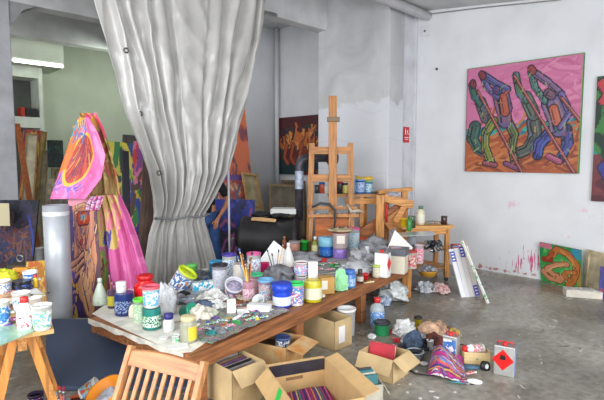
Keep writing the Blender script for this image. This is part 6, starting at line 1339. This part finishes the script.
# the can with the big red diamond
p = at(503.5, 376, 0); k = kk(p)
t, w_, d_, h_ = solvent_can('silver solvent can with a big red diamond, rightmost on the floor', p, 20, 31, 12, k, -30, mat((188, 188, 184), .35, .5, .08, 12), None, capc=(214, 30, 34), side=mat((120, 150, 214), .4, 0, .25, 6))
bm = new(); s_ = h_ * .36; vv = [bm.verts.new((a_ * s_ * .95 - .01, -.003, h_ * .54 + b_ * s_)) for a_, b_ in ((-1, 0), (0, -1), (1, 0), (0, 1))]; bm.faces.new(vv); o = obj('red_diamond', bm, mat((222, 24, 24), .4), t); o.modifiers.new('t', 'SOLIDIFY').thickness = .002
bm = new(); prism(bm, [(-.022, .0), (.022, 0), (.02, .02), (.008, .05), (.002, .03), (-.012, .045), (-.02, .02)], .002); obj('flame_mark', bm, mat((20, 16, 16), .5), o, 0, (-.01, -.007, h_ * .56))
# under the trolley and past the table
blob('clear_bag', 'crumpled clear bag on the floor under the left of the trolley', 'bag', 425, 292, 15, 10, mat((186, 190, 196), .3, 0, .25, 14), z=0, seed=81, amp=.35)
blob('crumpled_rag', 'white and red stained rag on the floor under the right trolley legs', 'rag', 441, 293, 15, 8, printed([(214, 210, 206), (214, 210, 206), (206, 90, 90), (170, 170, 170)], 26), z=0, seed=82, amp=.35)
blob('white_bag', 'heap of white plastic bags under the far end of the long table', 'bag', 391, 300, 30, 18, mat((210, 214, 212), .4, 0, .2, 12), z=0, seed=83, amp=.35)
blob('blue_bag', 'blue and white plastic bag before the heap of white bags', 'bag', 383, 305, 14, 9, printed([(214, 216, 218), (110, 150, 200), (214, 216, 218)], 20), z=0, seed=84, amp=.35)

# ---- things at the lower left
p, k = place(117, 413, 0)
t = thing('orange_bucket', 'orange bucket with a crumpled bag at the lower left', 'bucket', p + Vector((0, 0, .03)), 0); t.matrix_world = Matrix.Translation(p + Vector((0, 0, .04))) @ Matrix.Rotation(YAW, 4, 'Z') @ Matrix.Rotation(R(22), 4, 'X') @ Matrix.Rotation(R(-18), 4, 'Y')
bm = new(); lathe(bm, [(.09, 0), (.125, .17), (.135, .175), (.135, .185), (.12, .185), (.085, .008), (.001, .008)], 26); obj('bucket_body', bm, mat((230, 140, 30), .4), t)
bm = new(); bmesh.ops.create_icosphere(bm, subdivisions=3, radius=.09); rough_up(bm, .03, 14, 5); [setattr(v.co, 'z', v.co.z * .6) for v in bm.verts]
o = obj('grey_bag', bm, mat((160, 168, 180), .3, 0, .25, 16)); o.matrix_world = t.matrix_basis @ Matrix.Translation((.01, -.01, .115)); tag(o, 'grey-blue crumpled bag stuffed in the orange bucket', 'bag')
tub('white tub with blue and green print tilted before the dark blue panel', 0, 0, 20, 18, W1, None, [W1, (110, 170, 220), (110, 170, 220), (160, 190, 70), (206, 50, 60)], p=at(82, 402, 0) + Vector((0, 0, .045)), rot=(0, 62, 20), inside=(220, 224, 228), flare=1.25, prs=22)
tub('terracotta pot at the bottom edge beside the brushes', 76, 408, 20, 9, (190, 96, 50), None, None, z=0, inside=(90, 60, 50), name='plant_pot', cat='pot')
tub('small dark purple pot on the floor under the left table', 36, 404, 15, 13, (44, 34, 60), None, [(44, 34, 60), (120, 60, 130), (190, 190, 200)], z=0, inside=(40, 30, 50))
jar('glass of paint brushes at the bottom left edge', 63, 411, 15, 14, (120, 130, 140), None, None, z=0, neck=1, capf=.02, name='brush_glass', cat='glass')
p, k = place(63, 411, 0)
for dx, h, c, hr, lb in [(-8, 22, (206, 214, 220), (190, 196, 200), 'pale brush leaning left in the floor glass'), (-3, 28, (214, 110, 60), (190, 40, 40), 'red-tipped brush in the floor glass'), (2, 27, (200, 90, 110), (170, 40, 70), 'pink brush leaning right in the floor glass')]:
    brush(lb, p + Vector((0, 0, .015)), p + RT * dx * k + Vector((0, 0, h * k)), c, hr, 'brushes in the floor glass', .006)

# ---- on the trolley
tzz = TROL.z + tz + .003
def tr(px, py, z=None): return at(px, py, z if z is not None else tzz)
TZP = tz + .0035
tub('small yellow cup on the left corner of the trolley top', 404, 226.5, 8.5, 9, (240, 190, 30), None, None, z=TZP, inside=(120, 90, 20), flare=1.15)
bottle('cream glue bottle on the left of the trolley top', 420.5, 224.5, 8, 19, (214, 206, 176), (90, 120, 100), (232, 228, 210), z=TZP, capw=.5)
jar('dark green glass jar behind the tray on the trolley', 411.5, 228, 8, 16, (70, 90, 60), None, None, z=TZP, content=(60, 80, 50), alpha=.6, neck=.9)
bottle('green sprig-like bottle before the cream glue bottle', 409, 231, 5, 15, (50, 130, 60), (40, 120, 50), None, z=TZP, capw=.4)
jar('dark brown jar near the right corner of the trolley top', 444, 224.5, 6, 9.5, (64, 36, 30), (50, 30, 28), None, z=TZP, neck=.9)
overlay('paint_palette', 'multicoloured paint-smeared sheet on the trolley top', 'palette', [(424, 225), (441, 225), (440, 221.5), (426, 221.5)], TZP, printed([(60, 140, 160), (190, 60, 60), (226, 180, 60), (60, 130, 80), (50, 60, 70)], 22), .006, .012, 2, 9)
for i, (px, py, ci, rz, pl) in enumerate([(430, 223, 9, 10, 'on the left of the trolley palette'), (436, 223.5, 4, -30, 'in the middle of the trolley palette'), (439, 222.8, 5, 40, 'on the right of the trolley palette')]): tube_paint('%s paint tube %s' % (cols[ci][0], pl), at(px, py, TZP + .02), .1, cols[ci][1], rz)
# grey glass sheet sticking forward, with a metal pot hanging below
c_ = at(416, 233, TZP - .05)
bm = new(); box(bm, (0, 0, 0), (.55, .30, .008), Matrix.Rotation(R(-4), 3, 'Y')); tag(obj('glass_sheet', bm, mat((170, 176, 180), .15), None, .002, at(412, 234, tz + .0) + Vector((0, 0, -.0)), (0, 0, YAW + R(-8))), 'grey glass sheet lying before the trolley top', 'sheet')
jar('grey metal can between the long table and the trolley', 412, 252, 10, 18, (140, 146, 152), None, None, p=at(411.5, 252, .56), neck=1, capf=.02, name='metal_can', cat='can')
s2 = .512
blob('crumpled_cloth', 'black and white cloth on the middle shelf of the trolley', 'cloth', 433, 252, 15, 11, printed([(30, 30, 34), (40, 40, 44), (150, 150, 150), (60, 60, 66)], 7), z=s2, seed=91, amp=.35)
tube_paint('silver paint tube on the middle shelf of the trolley', at(424, 253, s2 + .01), .2, (140, 140, 144), 35)
tube_paint('red paint tube on the middle shelf of the trolley', at(427, 251, s2 + .05), .16, (120, 40, 50), -35)
tub('white and grey shoe-like pot on the middle shelf of the trolley', 438.5, 252, 7, 8, (206, 206, 206), (40, 40, 44), None, z=s2)
p = at(428, 276, .212); k = kk(p)
t = thing('yellow_bowl', 'mustard yellow bowl on the bottom shelf of the trolley', 'bowl', p); r = 9 * k
bm = new(); lathe(bm, [(r * .6, 0), (r * .85, .01), (r, .06), (r * 1.04, .085), (r * .98, .085), (r * .9, .05), (.001, .04)], 24); obj('bowl_body', bm, mat((180, 130, 36), .5), t)
blob('crumpled_foil', 'crumpled silver foil in the mustard yellow bowl', 'foil', 0, 0, 15, 7, mat((150, 152, 160), .3, .5, .2, 16), p=p + Vector((0, 0, .05)), seed=92, amp=.3)
tube_paint('blue paint tube lying by the leaning boards next to the trolley', dep(456, 247, 6.85), .15, (40, 80, 190), 20)
boxy('scrap_block', 'small orange and red block on top of the white boards', 'block', 0, 0, 10, 5, 6, printed([(214, 120, 50), (120, 60, 40), (200, 60, 50)], 14), p=dep(457, 249.5, 6.92))

# ---- on the tall bench behind the easel
zb_ = 1.8 - (193 - 159) * kb - .004
def bp_(px, y=0.0): return W((px - 302) * kb, BD + y, zb_)
for px, wp, hp, c, lc, lb in [(317, 5, 9, (60, 60, 60), (40, 40, 44), 'small dark jar at the left end of the tall workbench'), (322, 6, 12, (200, 90, 60), (60, 100, 180), 'orange jar with a blue lid on the tall workbench left of the mast'),
                          (326, 5, 8, (206, 206, 200), (220, 220, 216), 'white jar left of the easel mast on the tall workbench'), (340, 6, 13, (50, 50, 54), (190, 40, 60), 'black jar with a red lid right of the mast on the workbench'), (345, 5.5, 11, (220, 214, 120), (60, 50, 50), 'pale yellow jar on the workbench behind the easel'), (351.5, 6, 13, (110, 190, 210), (90, 160, 190), 'light blue jar on the workbench beside the right easel post')]:
    jar(lb, 0, 0, wp, hp, c, lc, None, p=bp_(px), neck=.9)
tub('blue and white paint tin under the left end of the yellow glove', 0, 0, 9.5, 15, (60, 120, 200), (120, 170, 220), [(60, 120, 200), (214, 226, 236), (60, 120, 200)], p=bp_(360), flare=1, name='tin', cat='tin')
tub('blue and green paint tin under the right end of the yellow glove', 0, 0, 7.5, 13, (60, 130, 190), (120, 180, 120), [(60, 120, 200), (200, 220, 226), (70, 160, 120)], p=bp_(369), flare=1, name='tin', cat='tin')
tg = bp_(364) + Vector((0, 0, 12.0 * kb)); bm = new(); tube(bm, [(-.13, 0, .09), (-.10, 0, .05), (-.03, 0, .035), (.05, 0, .04), (.12, 0, .055), (.15, 0, .08)], [.015, .035, .035, .035, .035, .01], 10); rough_up(bm, .012, 20, 4)
tag(obj('yellow_glove', bm, mat((206, 170, 60), .6, 0, .15, 12), None, 0, tg, (0, 0, YAW)), 'yellow rubber glove draped over two blue tins', 'glove')
tag(obj('dark_strip', (lambda b: (box(b, (0, 0, .015), (.2, .1, .03)), b)[1])(new()), mat((60, 58, 56), .6), None, .003, bp_(376.5, -.05), (0, 0, YAW)), 'dark flat bar lying on the right of the tall workbench', 'bar')

# ================================================================== THE SMALL CLUTTER BETWEEN THE POTS
KC = {'blue': (50, 100, 180), 'red': (200, 50, 56), 'white': (234, 234, 232), 'green': (70, 160, 90), 'yellow': (226, 200, 70), 'pink': (226, 130, 170), 'black': (36, 34, 40), 'orange': (220, 120, 50), 'teal': (50, 140, 140), 'violet': (110, 80, 160), 'grey': (130, 132, 138), 'cream': (224, 214, 190), 'brown': (130, 90, 60)}
def clutter(kind, colour, rel, px, py, w_=8, z=OFF, rz=0):
    c = KC[colour]; lb = '%s %s %s' % (colour, {'scrap': 'crumpled scrap', 'lid': 'round pot lid', 'tube': 'paint tube', 'brush': 'paint brush lying', 'pot': 'little paint pot', 'rag': 'stained rag', 'stick': 'thin stick lying', 'paper': 'flat piece of paper'}[kind], rel)
    if kind in ('scrap', 'rag'): blob('paper_scrap' if kind == 'scrap' else 'stained_rag', lb, 'scrap' if kind == 'scrap' else 'rag', px, py, w_, w_ * .45, mat(c, .7, 0, .3, 26), z=z, seed=int(px * 7 + py) % 97, amp=.34, rz=rz)
    elif kind == 'tube': tube_paint(lb, at(px, py, z + .012), .12, c, rz)
    elif kind == 'pot': tub(lb, px, py, w_, w_ * .8, c, None, [c, c, (230, 230, 226)], z=z, inside=[v * .7 for v in c])
    elif kind == 'lid':
        p, k = place(px, py, z + .004); bm = new(); lathe(bm, [(w_ * k / 2, 0), (w_ * k / 2 * 1.03, .004), (w_ * k / 2, .009), (w_ * k / 2 * .85, .007), (.001, .007)], 20); tag(obj('pot_lid', bm, mat(c, .4), None, 0, p, (R(rz * .2), 0, 0)), lb, 'lid')
    elif kind in ('brush', 'stick'):
        p = at(px, py, z + .02); d_ = (RT * math.cos(R(rz)) + FW * math.sin(R(rz))) * .1
        if kind == 'brush': brush(lb, p - d_, p + d_, c, (70, 56, 46), r=.004)
        else:
            bm = new(); tube(bm, [-d_, d_], .004, 6); tag(obj('stick', bm, mat(c, .6), None, 0, p), lb, 'stick')
    elif kind == 'paper':
        k = kk(at(px, py, z)); a_ = R(rz); hw, hd = w_ * k / 2, w_ * k * .4; P_ = at(px, py, z); bm = new(); cs = [(RT * (x * math.cos(a_) - y * math.sin(a_)) + FW * (x * math.sin(a_) + y * math.cos(a_))) for x, y in ((-hw, -hd), (hw, -hd), (hw * .9, hd), (-hw, hd * 1.1))]
        f = bm.faces.new([bm.verts.new(c_ + Vector((0, 0, .012 + .008 * i))) for i, c_ in enumerate(cs)]); o = obj('paper_sheet', bm, mat(c, .8, 0, .15, 20), None, 0, P_); o.modifiers.new('t', 'SOLIDIFY').thickness = .002; tag(o, lb, 'paper')
for args in [
    ('scrap', 'grey', 'between the white tips and the red jug', 160, 320, 9), ('lid', 'white', 'before the blue-capped little bottle', 164, 338, 9), ('stick', 'brown', 'across the paper behind the blue-capped bottle', 177, 322, 0, OFF, 40), ('rag', 'teal', 'right of the green lidded pot', 196, 315, 10), ('scrap', 'pink', 'left of the crusted sheet', 199, 331, 6),
    ('tube', 'blue', 'left of the white and cyan carton', 188, 300, 0, OFF + .02, 20), ('tube', 'white', 'on the plastic before the cyan carton', 196, 303, 0, OFF + .02, -30), ('scrap', 'black', 'among the plastic before the lime-rimmed tub', 184, 297, 12), ('scrap', 'blue', 'behind the cyan carton', 207, 283, 10), ('rag', 'grey', 'right of the lime-rimmed tub', 195, 292, 16),
    ('scrap', 'grey', 'between the lime-rimmed tub and the clear bag', 178, 303, 18), ('scrap', 'white', 'touching the tipped lavender tub', 224, 300, 9), ('pot', 'red', 'between the grey-white cup and the lavender tub', 226, 298, 5), ('lid', 'black', 'between the cyan tub and the purple-rimmed tub', 222, 283, 8), ('scrap', 'cream', 'before the dusty beaker', 241, 299, 8),
    ('brush', 'yellow', 'before the upright white box', 230, 318, 0, OFF, 30), ('brush', 'red', 'left of the palette tube', 226, 323, 0, OFF, 70), ('brush', 'blue', 'on the right of the crusted sheet', 262, 315, 0, OFF, 110), ('tube', 'green', 'right of the white palette tube', 252, 319, 0, OFF + .008, 40), ('tube', 'orange', 'behind the crusted sheet by the glass', 244, 309, 0, OFF, -20),
    ('scrap', 'green', 'in the centre of the crusted sheet', 236, 325, 9), ('scrap', 'grey', 'at the front of the crusted sheet', 220, 333, 12), ('scrap', 'yellow', 'on the right of the crusted sheet', 256, 321, 7), ('scrap', 'teal', 'at the left front of the crusted sheet', 211, 335, 10), ('scrap', 'violet', 'behind the crusted sheet near the tissue', 215, 320, 7), ('scrap', 'red', 'beside the thin brush', 247, 313, 5), ('scrap', 'white', 'at the right tip of the crusted sheet', 270, 312, 7), ('scrap', 'brown', 'behind the open carton', 252, 304, 9),
    ('paper', 'white', 'under the thin brush', 243, 314, 12, OFF, 20), ('paper', 'grey', 'behind the yellow-labelled jar', 193, 324, 16, OFF, -20), ('paper', 'white', 'by the cyan carton', 213, 295, 14, OFF, 30), ('paper', 'cream', 'between carton and blue jar', 270, 306, 10, OFF, -10),
    ('scrap', 'black', 'between the clear smeared cup and the blue jar', 275, 298, 8), ('scrap', 'orange', 'behind the ultramarine jar', 278, 290, 7), ('pot', 'red', 'between the blue jar and the green-rimmed pot', 289, 294, 6), ('stick', 'black', 'behind the green-rimmed pot', 289, 286, 0, OFF, 10), ('scrap', 'black', 'right of the stacked tubs', 309, 284, 10), ('tube', 'grey', 'behind the stacked tubs', 296, 275, 0, OFF, 30), ('scrap', 'white', 'behind the tall white carton', 318, 283, 9),
    ('scrap', 'cream', 'between yellow jar and tan box', 322, 297, 6), ('rag', 'grey', 'behind the tan box', 327, 288, 14), ('scrap', 'blue', 'left of the banded blue jar', 345, 281, 8), ('scrap', 'pink', 'in front of the clear bag', 346, 270, 8), ('scrap', 'green', 'in front of the mixing bucket', 335, 268, 9), ('scrap', 'red', 'left of the mixing bucket', 322, 262, 8), ('scrap', 'teal', 'behind the tube heap', 318, 261, 7), ('stick', 'cream', 'over the tube heap', 330, 273, 0, OFF + .04, 25), ('stick', 'red', 'across the right of the tube heap', 341, 278, 0, OFF + .03, -30), ('lid', 'white', 'right of the tube heap', 352, 272, 9, OFF, 10),
    ('pot', 'white', 'behind the amber bottle', 357, 270, 6), ('tube', 'yellow', 'before the solvent can', 369, 283, 0, OFF, 15), ('lid', 'red', 'between banded blue jar and amber bottle', 355, 284, 5), ('tube', 'violet', 'left of the grey heap', 362, 264, 0, OFF, 50), ('scrap', 'grey', 'behind the dark-lidded box', 386, 254, 12), ('pot', 'blue', 'at the back edge beside the blue jar', 319, 251, 6), ('rag', 'cream', 'behind the green pot', 300, 244, 9), ('pot', 'brown', 'left of the pinkish jar', 287, 253, 6), ('scrap', 'white', 'behind the funnel-shaped bottle', 282, 258, 9),
    ('pot', 'white', 'between the green-leafed jar and the cyan tub', 205, 274, 7), ('lid', 'green', 'left of the red jug', 138, 303, 7), ('scrap', 'white', 'behind the dark blue pot', 131, 296, 8)]:
    clutter(*args)
for args in [
    ('scrap', 'white', 'on the floor left of the green tub', 372, 338, 8), ('stick', 'red', 'on the floor past the red ring', 399, 338, 0), ('scrap', 'red', 'between the red ring and the white heap', 397, 342, 7), ('tube', 'white', 'on the floor behind the yellow tin', 411, 325, 0, 0, 20), ('rag', 'cream', 'on the floor right of the yellow tin', 427, 329, 13), ('scrap', 'brown', 'on the floor behind the silver can', 447, 330, 8), ('stick', 'brown', 'on the floor behind the tan rag', 440, 327, 0, 0, 30),
    ('scrap', 'pink', 'between the rust rag and the striped bag', 438, 352, 7), ('lid', 'white', 'on the floor left of the striped bag', 424, 364, 8, 0), ('tube', 'red', 'on the floor before the wooden box', 470, 374, 0, 0, 10), ('brush', 'teal', 'on the floor before the striped bag tip', 461, 383, 0, 0, -15), ('scrap', 'violet', 'in the middle of the floor heap', 428, 342, 9), ('rag', 'black', 'before the bunched blue cloth', 405, 349, 10), ('stick', 'black', 'on the floor under the trolley rag', 437, 290, 0, 0, 15), ('pot', 'grey', 'on the floor behind the white bags', 398, 292, 7)]:
    a_ = list(args) + [8, 0][len(args) - 5:] if len(args) < 7 else list(args)
    if len(args) == 5: a_ = list(args) + [8, 0]
    elif len(args) == 6: a_ = list(args) + [0]
    clutter(*a_)
# fallen paint specks on the floor before the boxes
for i, (px, py) in enumerate([(410, 384), (402, 377), (431, 391), (388, 392), (416, 371), (398, 366), (443, 377), (420, 398), (436, 397), (455, 392), (407, 392), (393, 371)]):
    p = at(px, py, 0); bm = new(); lathe(bm, [(.012 + .004 * (i % 3), 0), (.010, .0015), (.001, .002)], 9, sx=1.4); tag(obj('paint_spot', bm, mat((206, 204, 200), .6), None, 0, p, (0, 0, i)), 'pale dried paint spot on the floor before the open boxes', 'paint spot', 'pale paint spots on the floor')

for args in [('tube', 'blue', 'at the back right of the left table', 33, 281, 0, LO, 30), ('scrap', 'cream', 'left of the corner bucket group', 14, 305, 9, LO, 0), ('scrap', 'orange', 'behind the mixing plate on the left table', 9, 298, 8, LO, 0), ('tube', 'green', 'before the mixing plate on the left table', 8, 313, 0, LO, -20), ('brush', 'brown', 'across the mixing plate on the left table', 18, 296, 0, LO + .03, 20), ('brush', 'yellow', 'near the white folded paper on the left table', 38, 295, 0, LO, 60), ('pot', 'blue', 'at the far back of the left table', 26, 274, 7, LO, 0), ('scrap', 'pink', 'behind the tall red-capped bottle', 29, 305, 7, LO, 0), ('lid', 'violet', 'beside the glass palette on the left table', 8, 325, 8, LO, 5), ('rag', 'orange', 'at the back left of the left table', 12, 277, 12, LO, 0)]:
    clutter(*args)
